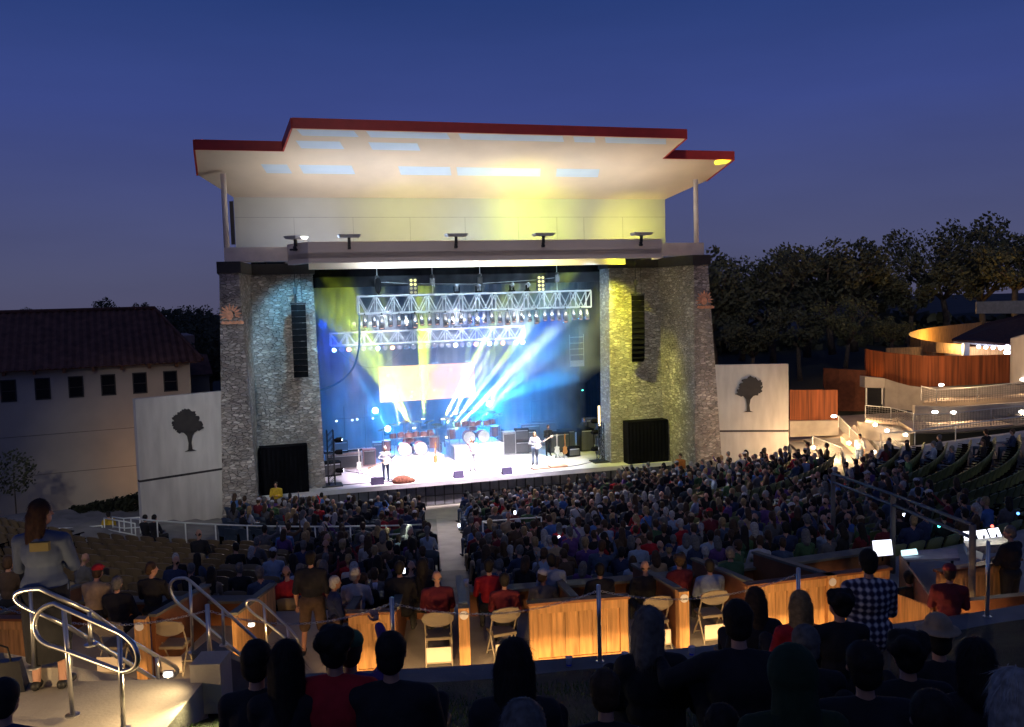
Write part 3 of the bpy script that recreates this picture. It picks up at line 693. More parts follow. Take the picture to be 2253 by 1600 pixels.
def keyboard(u, v, z, w_, label, rz=0):
    r = root('keyboard', S(u, v, z), SA + rz, label, 'keyboard')
    m = MB(); m.box(-w_ / 2, -.16, 0, w_ / 2, .16, .09); obj('body', m, BLKP, parent=r)
    m = MB()
    for k in range(28): m.box(-w_ / 2 + .05 + k * (w_ - .1) / 28, -.15, .091, -w_ / 2 + .044 + (k + 1) * (w_ - .1) / 28, .0, .103)
    obj('keys', m, WHITE, parent=r); return r
keyboard(-6.0, 5.3, ZD + .9, 1.3, 'left keyboard lying on the long pale case'); keyboard(-5.0, 5.5, ZD + .9, .8, 'shorter keyboard at the right end of the long pale case')
def wedge(u, v, label, w_=.62):
    r = root('monitor_wedge', S(u, v, ZD + .002), SA, label, 'floor monitor', 'floor monitors along the stage lip')
    m = MB(); m.prism([(-w_ / 2, -.2, 0), (w_ / 2, -.2, 0), (w_ / 2, .25, 0), (-w_ / 2, .25, 0)], [(-w_ / 2, -.14, .34), (w_ / 2, -.14, .34), (w_ / 2, -.02, .36), (-w_ / 2, -.02, .36)]); obj('cabinet', m, mat('wedge_paint', (.05, .04, .09), .6), parent=r)
    m = MB(); m.add([(-w_ / 2 + .04, .235, .03), (w_ / 2 - .04, .235, .03), (w_ / 2 - .04, .005, .345), (-w_ / 2 + .04, .005, .345)], [(0, 1, 2, 3)]); obj('grille', m, BLKM, parent=r)
wedge(-4.46, .5, 'floor monitor nearest the left end of the stage lip'); wedge(-.4, .4, 'floor monitor in front of the singer', .5); wedge(2.1, .3, 'floor monitor between the singer and the bass player', .5)
# furry brown rug bundle at the lip
m = MB(); m.sph((0, 0, .1), (.5, .3, .28), 16, 10); m.sph((.3, -.02, .07), (.35, .22, .18), 14, 8)
fb = tag(obj('bundled_rug', m, mat('brown_fur', (.22, .08, .05), .95, var=.5, scale=10, bump=1, bscale=30), loc=S(-3.25, .35, ZD), rz=SA, smooth=True), 'bundled reddish brown rug lying on the stage lip right of the left monitor', 'rug')
m = MB(); m.box(-.75, -.25, 0, .15, .3, .07); m.box(.2, -.2, 0, 1.15, .3, .10); tag(obj('pedal_board', m, mat('orange_board', (.6, .35, .22), .6), loc=S(4.4, .9, ZD + .003), rz=SA), 'orange and black pedal board at the feet of the bass player', 'pedal board')
# mic stands
for u, v, nm in ((-3.7, .75, 'microphone stand in front of the left guitarist'), (.62, 1.15, 'microphone stand in front of the singer'), (3.95, 1.2, 'microphone stand in front of the bass player')):
    r = root('microphone_stand', S(u, v, ZD), SA, nm, 'microphone'); m = MB(); m.tube([(0, 0, 0), (0, 0, 1.5)], .014, 6); m.lathe([(.14, 0), (.14, .015), (.02, .03)], 14); obj('stand', m, BLKM, parent=r)
    m = MB(); m.lathe([(.012, 1.48), (.02, 1.58), (.03, 1.6), (.028, 1.65), (.01, 1.67)], 10); obj('microphone', m, BLKM, parent=r)
# light towers at both sides of the opening
def ltower(u, v, h_, label, flip=1):
    r = root('light_tower', S(u, v, ZD), SA, label, 'lighting tower'); m = MB()
    for x in (0, .3):
        for y in (0, .3): m.tube([(x, y, .05), (x, y, h_)], .028, 6)
    for i in range(int(h_ / .3)):
        z = .05 + i * .3
        for (a, b) in (((0, 0), (.3, 0)), ((0, .3), (.3, .3)), ((0, 0), (0, .3)), ((.3, 0), (.3, .3))):
            m.tube([(a[0], a[1], z), (b[0], b[1], z + .3)], .014, 4)
    obj('truss_post', m, BLKM, parent=r); m = MB(); m.box(-.35, -.3, 0, .65, .6, .05); obj('base_plate', m, BLKM, parent=r)
    for z in (.75, 1.65, 2.25):
        m = MB(); m.lathe([(.06, -.2), (.12, -.1), (.13, .16), (.11, .17)], 12, (flip * .38 + .15, .0, z), rot=Matrix.Rotation(PI / 2, 3, 'Y')); hd = obj('lamp_head', m, BLKP, parent=r)
        m = MB(); m.lathe([(.06, .172), (.055, .18), (.02, .183)], 12, (flip * .38 + .15, 0, z), rot=Matrix.Rotation(PI / 2, 3, 'Y')); obj('lens', m, emis('lamp_white', (.9, .95, 1), 18) if z != 1.65 else mat('lens_glass', (.3, .35, .4), .15), parent=hd)
ltower(-6.75, .95, 2.75, 'black lamp tower standing at the left tower edge of the stage'); ltower(7.55, 1.3, 2.1, 'black lamp tower standing at the right tower edge of the stage', -1)
for u, v, nm in ((-5.2, 8.4, 'dim lamp stand at the back left of the stage'), (-4.0, 8.6, 'lamp stand left of the blue glow')):
    r = root('lamp_stand', S(u, v, ZD), SA, nm, 'lighting tower'); m = MB(); m.tube([(0, 0, 0), (0, 0, 3.0)], .03); m.tube([(-.5, 0, 2.3), (.5, 0, 2.3)], .025); obj('stand', m, BLKM, parent=r)
    for x in (-.45, .45):
        m = MB(); m.sph((x, -.1, 2.2), .06); obj('lamp_lens', m, emis('lamp_pale', (.6, .75, 1), 5), parent=r)
# projection frame on the right
r = root('mirror_rack', S(6.6, 7.8, ZD), SA, 'empty metal frame standing on cases at the right rear of the stage', 'frame'); m = MB(); m.tube([(-.75, 0, 1.5), (-.75, 0, 2.7), (.75, 0, 2.7), (.75, 0, 1.5), (-.75, 0, 1.5)], .025, 6); m.box(-.8, -.2, 0, .8, .2, 1.35); m.box(-.75, -.02, 1.36, .75, .02, 1.5); obj('rack_frame', m, mat('rack_grey', (.12, .14, .2), .6), parent=r)
m = MB(); m.sph((0, 0, 0), .045); tag(obj('exit_lamp', m, emis('green_lamp', (.1, 1, .6), 6), loc=S(9.3, 8.2, 4.35)), 'tiny green signal lamp at the right rear of the stage', 'lamp')
m = MB(); m.box(-.05, -.02, 0, .05, .02, 1.1); tag(obj('work_light', m, emis('work_glow', (1, .75, .4), 4), loc=S(8.05, 2.42, 3.0), rz=SA), 'narrow warm work light on the inner edge of the right tower', 'lamp')

# ================================================================== stage lighting
# cyan beams: bare bright lamps on the floor behind the drums
for i, (x, y, v, pw) in enumerate(((825, 903, 9.2, 900), (852, 943, 8.6, 900), (1075, 888, 9.2, 1000), (1050, 931, 8.6, 700))):
    u_, _, z_ = SV(x, y, v)
    mover(S(u_, v + .1, z_ - .4), SA, ['cyan beam lamp shining forward at the left rear of the stage', 'cyan beam lamp just left of the left drum kit', 'cyan beam lamp under the right end of the video screen', 'cyan beam lamp behind the middle drum kit'][i], 'cyan beam lamps behind the drums', lens=emis('lamp_cyan', (.45, .95, 1), 40), tilt=1.4)
    m = MB(); m.sph((0, 0, 0), .17, 12, 8); tag(obj('lamp_globe', m, emis('lamp_globe', (.6, .97, 1), 30), loc=S(u_, v - .16, z_), smooth=True), ['white hot cyan globe at the left rear of the stage', 'white hot cyan globe left of the left drum kit', 'white hot cyan globe under the right end of the screen', 'white hot cyan globe above the middle drum kit'][i], 'lamp')
    light('POINT', 'cyan_glow', S(u_, v - .45, z_), pw * (.55 if i < 2 else 1.7), (.0, .30, 1), size=.12)
YEL = (.74, .95, .03)
def beam(src, tgt, pw, c=YEL, ang=5, vs=8.6, vt=4.0, blend=1):
    a = SV(*src, vs); b = SV(*tgt, vt); A = S(*a); B = S(*b)
    d = (B - A).normalized()
    return light('SPOT', 'beam', A + d * .25, pw, c, B, size=.03, angle=ang, blend=blend)
beams = [((932, 922), (925, 590), 4200, YEL, 6, 7), ((934, 922), (948, 590), 2200, YEL, 4, 7), ((974, 925), (1120, 640), 3600, YEL, 5, 7), ((976, 925), (1165, 575), 2600, YEL, 4, 6),
         ((915, 945), (770, 760), 2600, YEL, 4, 6), ((905, 940), (700, 610), 3000, YEL, 5, 4.5), ((908, 938), (735, 590), 2600, YEL, 4, 4.5),
         ((978, 970), (1240, 700), 2600, YEL, 4, 5.5), ((985, 960), (1300, 640), 2600, YEL, 5, 4.5),
         ((1060, 925), (1250, 700), 3400, (.25, .65, 1), 7, 5), ((1075, 890), (1290, 720), 2600, (.15, .6, 1), 8, 4), ((1050, 931), (1190, 760), 2200, (.3, .75, 1), 7, 6),
         ((880, 950), (830, 600), 1800, YEL, 3.5, 5), ((1000, 940), (1060, 600), 1600, YEL, 3.5, 5), ((985, 950), (1262, 590), 5200, YEL, 3.5, 2.2), ((978, 940), (1195, 585), 4200, YEL, 3, 2.5), ((905, 945), (715, 590), 3600, YEL, 3.5, 2.2), ((910, 945), (752, 588), 3000, YEL, 3, 2.5), ((990, 950), (1200, 600), 2200, YEL, 4, 4), ((900, 940), (760, 620), 2000, YEL, 3, 4), ((1070, 900), (1180, 700), 2200, (.2, .7, 1), 12, 6), ((1075, 890), (1240, 820), 1600, (.05, .4, 1), 16, 6),
         ((852, 943), (770, 800), 1500, (.15, .5, 1), 6, 6), ((915, 945), (850, 780), 1500, (.4, .8, 1), 4, 6)]
for s_, t_, pw, c_, an, vt in beams: beam(s_, t_, pw * (78 if c_ is YEL else 20), c_, an * 1.5, 8.6, vt)
for i, (x, y) in enumerate(((932, 925), (975, 925), (912, 945), (984, 965), (1002, 912))):
    u_, _, z_ = SV(x, y, 8.65)
    mover(S(u_, 8.7, max(ZD, z_ - .5)), SA, '%s yellow beam light from the left behind the drums' % ordn(i), 'yellow beam lights on the floor behind the drums', lens=emis('lamp_beamyellow', (1, 1, .5), 25), tilt=-.3 + .15 * i)
# rear truss lamps
for (u, c_, pw) in ((-5.6, (.1, .3, 1), 700), (-4.8, (1, .4, .1), 500), (-2.3, (1, .35, .1), 450), (2.7, (1, .4, .15), 700), (4.4, (1, .35, .3), 700), (5.2, (.1, .7, 1), 900), (0.5, (.1, .3, 1), 700), (-3.1, (.1, .3, 1), 700)):
    light('SPOT', 'rear_wash', S(u, 8.3, 7.35), pw * 2.5, c_, S(u * .9, 5.0, 1.2), size=.08, angle=26, blend=.6)
# front wash, strong: burns out the deck
for u, c_ in ((-3.6, (1, .80, .90)), (-1.0, (1, .84, .92)), (1.4, (1, .84, .95)), (3.9, (.95, .86, 1)), (6.4, (.85, .85, 1))):
    light('SPOT', 'front_wash', S(u, -3.2, 11.8), 24000 if u < 4 else 9000, c_, S(u * .72 - .1, 2.4, 1.2), size=.15, angle=34, blend=.8)
light('SPOT', 'front_wash', S(-6.0, -3.2, 11.7), 4000, (1, .75, .95), S(-5.0, 2.5, 1.2), size=.15, angle=28, blend=.9)
# blue wash through the haze
for u, t, pw in ((-6.5, (-4, 10, 4), 1500), (7.5, (4, 10.5, 5), 2400), (2, (4.6, 11, 6), 1500)):
    light('SPOT', 'blue_wash', S(u, 5.5, 9.2), pw * 1.9, (.0, .05, 1), S(*t), size=.3, angle=75, blend=1)
# added spots for beam bounce on canopy and towers; movers for upper wall patches
light('SPOT', 'yellow_spill', S(7.9, -.75, 11.55), 1500, (.95, .95, .05), S(8.3, 1.1, 8.0), size=.1, angle=90, blend=1)
light('SPOT', 'yellow_spill', S(8.0, -2.6, 8.2), 3500, (.95, 1, .05), S(8.3, -1.6, 12.0), size=.1, angle=44, blend=.7)
light('SPOT', 'blue_spill', S(-7.9, -1.6, 11.6), 700, (.15, .6, 1), S(-7.9, 1.2, 9.0), size=.1, angle=80, blend=1)
light('SPOT', 'blue_spill', S(-6.6, -2.0, 7.5), 700, (.1, .5, 1), S(-6.4, -2.2, 12.0), size=.1, angle=40, blend=.8)
for u in (-3, 0.6, 4): light('AREA', 'canopy_glow', S(u, -2.0, 11.3), 300, (.75, .9, 1) if u < 4 else (1, 1, .5), S(u, -2.0, 12.5), sx=3.4, sy=.5)  # added area lights in mid-air brighten the canopy underside
light('SPOT', 'yellow_mover', S(3.6, -3.6, 12.85), 1500, (.85, 1, .02), S(4.1, 1.3, 13.6), size=.6, angle=78, blend=1)
light('SPOT', 'yellow_mover', S(-2.6, -3.6, 12.9), 420, (1, 1, .1), S(-2.2, 1.3, 14.0), size=.6, angle=80, blend=1)
light('SPOT', 'yellow_mover', S(3.2, -3.9, 12.9), 3000, (1, 1, .02), S(5.9, -5.1, 17.1), size=.01, angle=9, blend=.1)
light('SPOT', 'yellow_mover', S(9.8, -2.9, 12.9), 4500, (1, 1, .02), S(12.6, -3.2, 16.6), size=.01, angle=8, blend=.1)
for u, t in ((-6.5, (-5.8, -3.4, 16.6)), (-2.5, (-1.8, -3.0, 16.6)), (1, (1.6, -4.6, 17)), (5.0, (6.6, -3.0, 16.6)), (-4.6, (-4.4, -4.6, 17))):
    light('AREA', 'sky_blue_mover', S(u, -2.6, 12.7), 26, (.55, .72, 1), S(*t), sx=.5, sy=.5)
light('SPOT', 'pale_blue_wash', S(-5.5, -3.4, 12.9), 260, (.35, .5, 1), S(-7.5, 1.3, 12.9), size=.1, angle=70, blend=1)
light('SPOT', 'pale_blue_wash', S(.8, -3.4, 12.9), 300, (.45, .75, 1), S(1.5, 1.3, 13.0), size=.1, angle=80, blend=1)
# haze of the stage: one closed box inside the house
m = MB(lambda u, v, z: Vector((u - UC, v, z))); m.box(-7.3, 2.5, 1.26, 8.3, 11.4, 12.4); m.box(-6.8, .4, 1.26, 7.9, 2.498, 11.5)
hz = MB(lambda u, v, z: Vector((u - UC, v, z))); hz.prism([(-6.9, 4.2, 1.26), (8.0, 4.2, 1.26), (8.0, 11.3, 1.26), (-6.9, 11.3, 1.26)], [(-6.9, 4.2, 6.0), (8.0, 4.2, 6.0), (8.0, 11.3, 6.0), (-6.9, 11.3, 6.0)])
hz = MB(lambda u, v, z: Vector((u - UC, v, z))); pr = [(4.2, 1.26), (11.3, 1.26), (11.3, 11.4), (.6, 11.4), (.6, 6.5), (4.2, 5.2)]
hz.add([(-6.9, a, b) for a, b in pr] + [(8.0, a, b) for a, b in pr], [(5, 4, 3, 2, 1, 0), (6, 7, 8, 9, 10, 11)] + [(k, (k + 1) % 6, 6 + (k + 1) % 6, 6 + k) for k in range(6)])
hm = bpy.data.materials.new('stage_haze'); hm.use_nodes = True; N = hm.node_tree.nodes; N.remove(N['Principled BSDF'])
pv = N.new('ShaderNodeVolumePrincipled'); pv.inputs['Color'].default_value = (.9, .93, 1, 1); pv.inputs['Density'].default_value = .085; pv.inputs['Anisotropy'].default_value = 0.0
tcv = N.new('ShaderNodeTexCoord'); nv_ = N.new('ShaderNodeTexNoise'); nv_.inputs['Scale'].default_value = .55; nv_.inputs['Detail'].default_value = 2; mv = N.new('ShaderNodeMapRange'); mv.inputs[1].default_value = .32; mv.inputs[2].default_value = .7; mv.inputs[3].default_value = .02; mv.inputs[4].default_value = .17
Lk = hm.node_tree.links; Lk.new(tcv.outputs['Object'], nv_.inputs['Vector']); Lk.new(nv_.outputs['Fac'], mv.inputs[0]); sz_ = N.new('ShaderNodeSeparateXYZ'); Lk.new(tcv.outputs['Object'], sz_.inputs[0]); mz = N.new('ShaderNodeMapRange'); mz.inputs[1].default_value = 6.5; mz.inputs[2].default_value = 10.8; mz.inputs[3].default_value = 1; mz.inputs[4].default_value = .3; Lk.new(sz_.outputs[2], mz.inputs[0]); mu = N.new('ShaderNodeMath'); mu.operation = 'MULTIPLY'; Lk.new(mv.outputs[0], mu.inputs[0]); Lk.new(mz.outputs[0], mu.inputs[1]); Lk.new(mu.outputs[0], pv.inputs['Density'])
hm.node_tree.links.new(pv.outputs[0], N['Material Output'].inputs['Volume'])
ho = obj('stage_haze', hz, hm, loc=stage.location, rz=SA); tag(ho, kind='stuff')
# added fill spots behind the lawn, no fixtures, for wing walls, towers and crowd
light('SPOT', 'fill_spot', (-9, -8, 20), 8000, (1, .95, .86), S(-15.5, -1, 4), size=.6, angle=15, blend=.7)
light('SPOT', 'fill_spot', (16, -8, 20), 6500, (1, .95, .92), S(14.2, -3, 4), size=.6, angle=8, blend=.6)
light('SPOT', 'fill_spot', (10, -6, 22), 1500, (1, .93, .85), S(0, -4, 3), size=.8, angle=34, blend=.8)
light('SPOT', 'fill_spot', (4, -10, 24), 8000, (1, .93, .88), S(0, -2, 14), size=.8, angle=26, blend=.8)
light('SPOT', 'fill_spot', (-6, -6, 18), 5200, (1, .85, .6), (-14, 28, 2.5), size=.6, angle=22, blend=.8)
for u in (-5, 0, 5): light('SPOT', 'stage_spill', S(u, -3.2, 11.8), 2000, (1, .86, .9), S(u * .8, -13, 0), size=.3, angle=75, blend=1)

light('SPOT', 'yellow_mover', S(8.6, -2.9, 12.9), 900, (1, .95, .1), S(9.5, 1.3, 13.4), size=.1, angle=70, blend=1)
light('SPOT', 'fill_spot', (12, -6, 20), 4500, (1, .95, .8), (22, 37, 4), size=.6, angle=20, blend=.8)  # added fill for the right end of the seats

for u in (-3.5, 0, 3.5, 6.5): light('SPOT', 'truss_fill', S(u, -2.2, 11.6), 1500, (.55, .78, 1), S(u, 1.5, 10.0), size=.1, angle=64, blend=.7)  # added spots brighten the trusses, no fixtures modelled
for u in (-3, 1, 4.5): light('SPOT', 'truss_fill', S(u, 5.0, 9.8), 4000, (.8, .85, 1), S(u, 8.5, 8.1), size=.1, angle=60, blend=.7)
light('SPOT', 'soffit_wash', S(2.5, -3.0, 12.9), 380, (1, .95, .2), S(2.5, -1.0, 16), size=.4, angle=90, blend=1)
for x in (24, 46): light('SPOT', 'tree_fill', (0, -10, 32), 30000, (1, .93, .85), (x, 76, 13), size=1, angle=19, blend=.8)  # added fill on the right trees, no lamp stands there
light('SPOT', 'fill_spot', (-4, -8, 20), 17000, (.95, .97, 1), S(-9, -3, 6), size=.6, angle=14, blend=.8)  # added fill for the tower faces, unseen source
light('SPOT', 'fill_spot', (4, -8, 20), 12500, (1, .97, .92), S(10, -3, 6), size=.6, angle=13, blend=.8)

for u, t in ((-2.6, -1.9), (1.2, 1.85), (3.6, 4.4), (-.2, .2)): light('SPOT', 'band_wash', S(u, 1.2, 9.3), 2600, (.85, .92, 1), S(t, 5.6, 2.2), size=.12, angle=36, blend=.8)
# more gear: cases, guitars on stands, small monitors, cable runs
for i, (u, v, w_, d_, h_, lb) in enumerate(((-6.4, 3.6, .9, .6, .75, 'low case in front of the long pale case'), (-3.2, 7.9, 1.0, .6, .9, 'case behind the left riser'), (-5.6, 7.6, .8, .6, 1.2, 'tall case at the back left of the stage'), (5.6, 7.6, 1.2, .7, 1.4, 'tall case under the empty metal frame'), (6.9, 3.6, .7, .5, .55, 'small case by the right lamp tower'), (8.7, 3.4, .8, .6, .9, 'case next to the right tower edge'), (-.1, 8.2, .9, .6, .6, 'low case between the two risers'), (9.2, 6.8, .8, .6, 1.6, 'tallest case against the right drape'), (3.6, 7.6, .7, .6, 1.2, 'case behind the tall pale cabinet'))):
    cabinet('flight_case', u, v, w_, d_, h_, lb, 'flight case', m1=mat('case_grey', (.10, .10, .12), .5, var=.4) if i % 2 else BLKP, rz=rnd.uniform(-.2, .2))
for i, (u, v) in enumerate(((5.9, 3.4), (6.3, 3.2), (-5.0, 3.4), (-.9, 3.6))):
    P = S(u, v, ZD); r = root('guitar_stand', P, SA + .3 * i, ['left guitar on a stand by the small case', 'right guitar on a stand by the small case', 'guitar on a stand left of the guitarist', 'guitar on a stand in front of the left riser'][i], 'guitar', 'guitars on stands')
    m = MB(); m.tube([(-.15, -.1, 0), (0, .05, .35), (.15, -.1, 0)], .012, 5); m.tube([(0, .2, 0), (0, .05, .85)], .012, 5); obj('stand', m, BLKM, parent=r)
    m = MB(); pts = [(0, .66), (.15, .62), (.12, .5), (.17, .36), (.1, .24), (-.1, .24), (-.17, .36), (-.12, .5), (-.15, .62)]; m.prism([(x, -.02, z) for x, z in pts], [(x, .03, z) for x, z in pts]); m.box(-.025, -.02, .66, .025, .01, 1.2); m.box(-.04, -.02, 1.2, .04, .01, 1.34); obj('guitar', m, mat('guitar_sun' if i % 2 else 'guitar_white', (.45, .2, .06) if i % 2 else (.7, .68, .6), .3), parent=r)
for i, (a, b, lb) in enumerate((((-6.2, .9), (3.6, .35), 'black cable lying along the stage lip'), ((4.6, .6), (8.2, 1.6), 'black cable run to the right lamp tower'), ((-3.6, 1.0), (-5.6, 4.6), 'black cable behind the left guitarist'))):
    m = MB(); pts = []
    for k in range(18): t = k / 17; pts.append(S(a[0] + (b[0] - a[0]) * t, a[1] + (b[1] - a[1]) * t + .12 * math.sin(t * 9 + i), ZD + .02))
    m.tube(pts, .018, 5); tag(obj('stage_cable', m, BLKM, center=True), lb, 'cable')

light('SPOT', 'yellow_spill', S(6.4, -3.2, 11.7), 2600, (.95, .92, .15), S(8.9, 1.0, 5.5), size=.1, angle=60, blend=1)  # added spots tint the tower faces like bounced beams
light('SPOT', 'pale_spill', S(-6.0, -3.2, 11.7), 900, (.5, .75, 1), S(-8.6, 1.0, 7), size=.1, angle=60, blend=1)
# ================================================================== trees
def make_tree_meshes(seed, H=9.0, Wd=4.5, spread=.5, leaf=.36, nl=7500, trunk_h=.35):
    r = random.Random(seed); limbs = MB(); tips = []
    base = Vector((0, 0, 0)); th = H * trunk_h; top = Vector((r.uniform(-.4, .4), r.uniform(-.4, .4), th))
    limbs.tube([base, base.lerp(top, .5) + Vector((r.uniform(-.2, .2), 0, 0)), top], [.34, .27, .22], 8)
    for i in range(7):
        a = 2 * PI * i / 7 + r.uniform(-.4, .4); ln = r.uniform(.55, 1.0) * Wd; zz = th + r.uniform(.35, 1) * (H - th) * .82
        e_ = Vector((math.cos(a) * ln * .75, math.sin(a) * ln * .75, zz)); m_ = top.lerp(e_, .5) + Vector((r.uniform(-.4, .4), r.uniform(-.4, .4), -.25))
        limbs.tube([top + Vector((0, 0, -.15)), m_, e_], [.16, .10, .04], 6); tips.append((e_, r.uniform(.6, 1.15))); tips.append((m_, .5))
        for j in range(3):
            q = m_.lerp(e_, r.uniform(.2, .9)); f_ = q + Vector((r.uniform(-1, 1), r.uniform(-1, 1), r.uniform(0, .9))) * Wd * .33
            limbs.tube([q, q.lerp(f_, .5) + Vector((0, 0, .1)), f_], [.07, .05, .02], 5); tips.append((f_, .85))
    tips.append((Vector((0, 0, H * .93)), .8))
    lv = MB()
    for i in range(nl):
        c, s_ = r.choice(tips); rad = Wd * .27 * s_
        d = Vector((r.gauss(0, 1), r.gauss(0, 1), r.gauss(0, .75))).normalized() * rad * r.uniform(.25, 1) ** .5
        p = c + d; n = Vector((r.gauss(0, 1), r.gauss(0, 1), r.gauss(0, 1))).normalized(); t1 = n.orthogonal().normalized(); t2 = n.cross(t1); s1 = leaf * r.uniform(.6, 1.3); s2 = s1 * .6
        lv.add([p - t1 * s1 * .5, p + t2 * s2 * .5, p + t1 * s1 * .5, p - t2 * s2 * .5], [(0, 1, 2, 3)])
    return limbs.mesh('trunk', smooth=True), lv.mesh('crown')
TV = [make_tree_meshes(1, nl=4200), make_tree_meshes(2, H=10, Wd=6.2, nl=5200), make_tree_meshes(3, H=8.5, Wd=3.3, trunk_h=.5, nl=2600), make_tree_meshes(4, H=9.5, Wd=5, nl=3300)]
for a, b in TV: a.materials.append(BARK); b.materials.append(DGREEN)
def tree(loc, var, s, label, rz=0, group='dark oaks beyond the amphitheatre', m=None):
    r = root('oak_tree', loc, rz, label, 'tree', group); r.scale = (s, s, s)
    obj('trunk', TV[var][0], BARK, parent=r); c = obj('crown', TV[var][1], DGREEN, parent=r)
    if m: c.material_slots[0].link = 'OBJECT'; c.material_slots[0].material = m
    return r
OLIVE = mat('olive_leaves', (.10, .105, .05), .85, var=.4, scale=.6)
# (px, top y, dist, base z, variant, material, label)
TR = [(1570, 532, 72, 3.5, 0, 0, 'dark oak rising just right of the right stone tower'), (1630, 555, 78, 4, 3, 0, 'dark oak second from the stone tower on the right'),
      (1700, 538, 74, 4, 1, 0, 'broad dark oak above the right wing wall'), (1775, 530, 80, 4, 2, 0, 'oak with an uneven top behind the right wing wall'),
      (1832, 512, 76, 4.5, 3, 0, 'tall narrow topped oak left of the gap of sky'), (1880, 515, 79, 4.5, 2, 0, 'upright oak standing at the left edge of the gap of sky'), (1930, 570, 84, 5, 0, 0, 'low oak filling the gap of sky between the tall oaks'),
      (2085, 476, 84, 5.2, 1, 0, 'largest spreading oak with a forked trunk behind the timber fence'), (2000, 560, 80, 5, 0, 0, 'dark oak left of the largest spreading oak'),
      (2170, 484, 76, 5.5, 3, 0, 'broad oak right of the largest spreading oak'), (2240, 500, 70, 5.5, 2, 0, 'tall oak cut by the right edge of the picture'), (1860, 640, 66, 4.2, 3, 1, 'paler olive green tree above the rusty wall'),
      (1960, 690, 62, 4.6, 2, 1, 'small olive shrub like tree left of the curved timber fence'), (1650, 660, 68, 3, 0, 0, 'dark understorey tree behind the right wing wall'), (1760, 670, 68, 3, 2, 0, 'dark understorey tree right of the wing wall'),
      (232, 650, 110, 5, 0, 0, 'round dark tree crown above the tiled roof'), (297, 662, 120, 5, 2, 0, 'tiny dark tree crown on the roof ridge line'), (60, 672, 120, 5, 3, 0, 'low tree crown at the left end of the roof ridge'),
      (350, 672, 95, 4, 1, 0, 'dark tree at the right end of the roof ridge'), (405, 668, 85, 4, 0, 0, 'dark tree between the tiled roof and the left tower'), (450, 665, 80, 3, 3, 0, 'dark tree touching the left stone tower'),
      (455, 720, 62, 1.5, 2, 0, 'lower dark tree against the left stone tower'), (425, 700, 72, 2, 1, 0, 'lower dark tree behind the end of the tiled roof')]
Hh = [9.6, 10.6, 9.0, 10.2]
for i, (x, yt, d, bz, v_, m_, lab) in enumerate(TR):
    P = D(x, yt, d); s = (P.z - bz) / Hh[v_]
    tree((P.x, P.y, bz), v_, s, lab, rz=i * 1.3, m=OLIVE if m_ else None)
# broad mass of woodland far behind (nobody could count it)
mb = MB(); r = random.Random(9)
for i in range(26000):
    if i % 3: x = r.uniform(14, 95); y = r.uniform(84, 100); h = 3.5 + 2.2 * (.5 + .5 * math.sin(x * .35)) + x * .04; z = r.uniform(1, h)
    else: x = r.uniform(-150, 0); y = r.uniform(120, 150); z = r.uniform(0, 8 + 1.5 * math.sin(x * .2))
    s_ = r.uniform(.4, .9); n = Vector((r.gauss(0, 1), r.gauss(0, 1), r.gauss(0, 1))).normalized(); t1 = n.orthogonal().normalized() * s_; t2 = n.cross(t1) * .7; p = Vector((x, y, z))
    mb.add([p - t1, p + t2, p + t1, p - t2], [(0, 1, 2, 3)])
tag(obj('woodland', mb, DGREEN, center=True), kind='stuff')

# ================================================================== house on the left
HA = R_(25); hl = Vector((-17.2, 47.2, 0))
r = root('tiled_house', hl, HA, 'pale stucco building with a brown tiled hip roof and a row of small square windows', 'building')
Lh = 17.0
m = MB(); m.box(-Lh, 0, 0, 0, 8.5, 7.25); obj('wall', m, mat('house_stucco', (.58, .49, .39), .9, var=.12, scale=.5), parent=r)
m = MB(); m.box(-Lh, -.012, 3.9, 0, -.002, 3.93); m.box(-Lh, -.012, 1.9, 0, -.002, 1.93); obj('control_joint', m, mat('joint_line', (.25, .21, .17), .9), parent=r)
def tileroof(mb, x0, x1, ye, yr, ze, zr, hipx):
    n = int((x1 - x0) / .09); vs = []; fs = []
    for i in range(n + 1):
        x = x0 + (x1 - x0) * i / n; lift = .045 * math.cos(i * PI * 2 / 4) 
        f = min(1, max(0.02, (x1 - x) / hipx)) if hipx else 1
        for k in range(9):
            t = k / 8 * f; vs.append((x, ye + (yr - ye) * t, ze + (zr - ze) * t + lift + (.02 if k % 2 else 0)))
    for i in range(n):
        for k in range(8): fs.append((i * 9 + k, (i + 1) * 9 + k, (i + 1) * 9 + k + 1, i * 9 + k + 1))
    mb.add(vs, fs)
m = MB(); tileroof(m, -Lh - .5, .6, -.7, 4.8, 7.25, 10.05, 1.9)
nn = 60
for i in range(nn):   # hip end and rear slope
    pass
m.add([(.6, -.7, 7.22), (.6, 10, 7.22), (-1.3, 4.8, 10.02)], [(0, 1, 2)]); m.add([(-Lh - .5, 4.8, 10.05), (-1.3, 4.8, 10.05), (.6, 10, 7.25), (-Lh - .5, 10, 7.25)], [(0, 1, 2, 3)])
rf_ = obj('roof', m, ROOFT, parent=r)
m = MB(); m.tube([(-Lh - .5, 4.8, 10.12), (-1.3, 4.8, 10.12), (.6, -.7, 7.35)], .1, 6); obj('ridge_tiles', m, ROOFT, parent=rf_)
m = MB()
for i in range(13): x = -.7 - i * 1.32; m.box(x - .07, -.6, 7.0, x + .07, .0, 7.18)
m.box(-Lh - .4, -.66, 7.19, .5, -.6, 7.24); obj('rafter_tails', m, WOODD, parent=rf_)
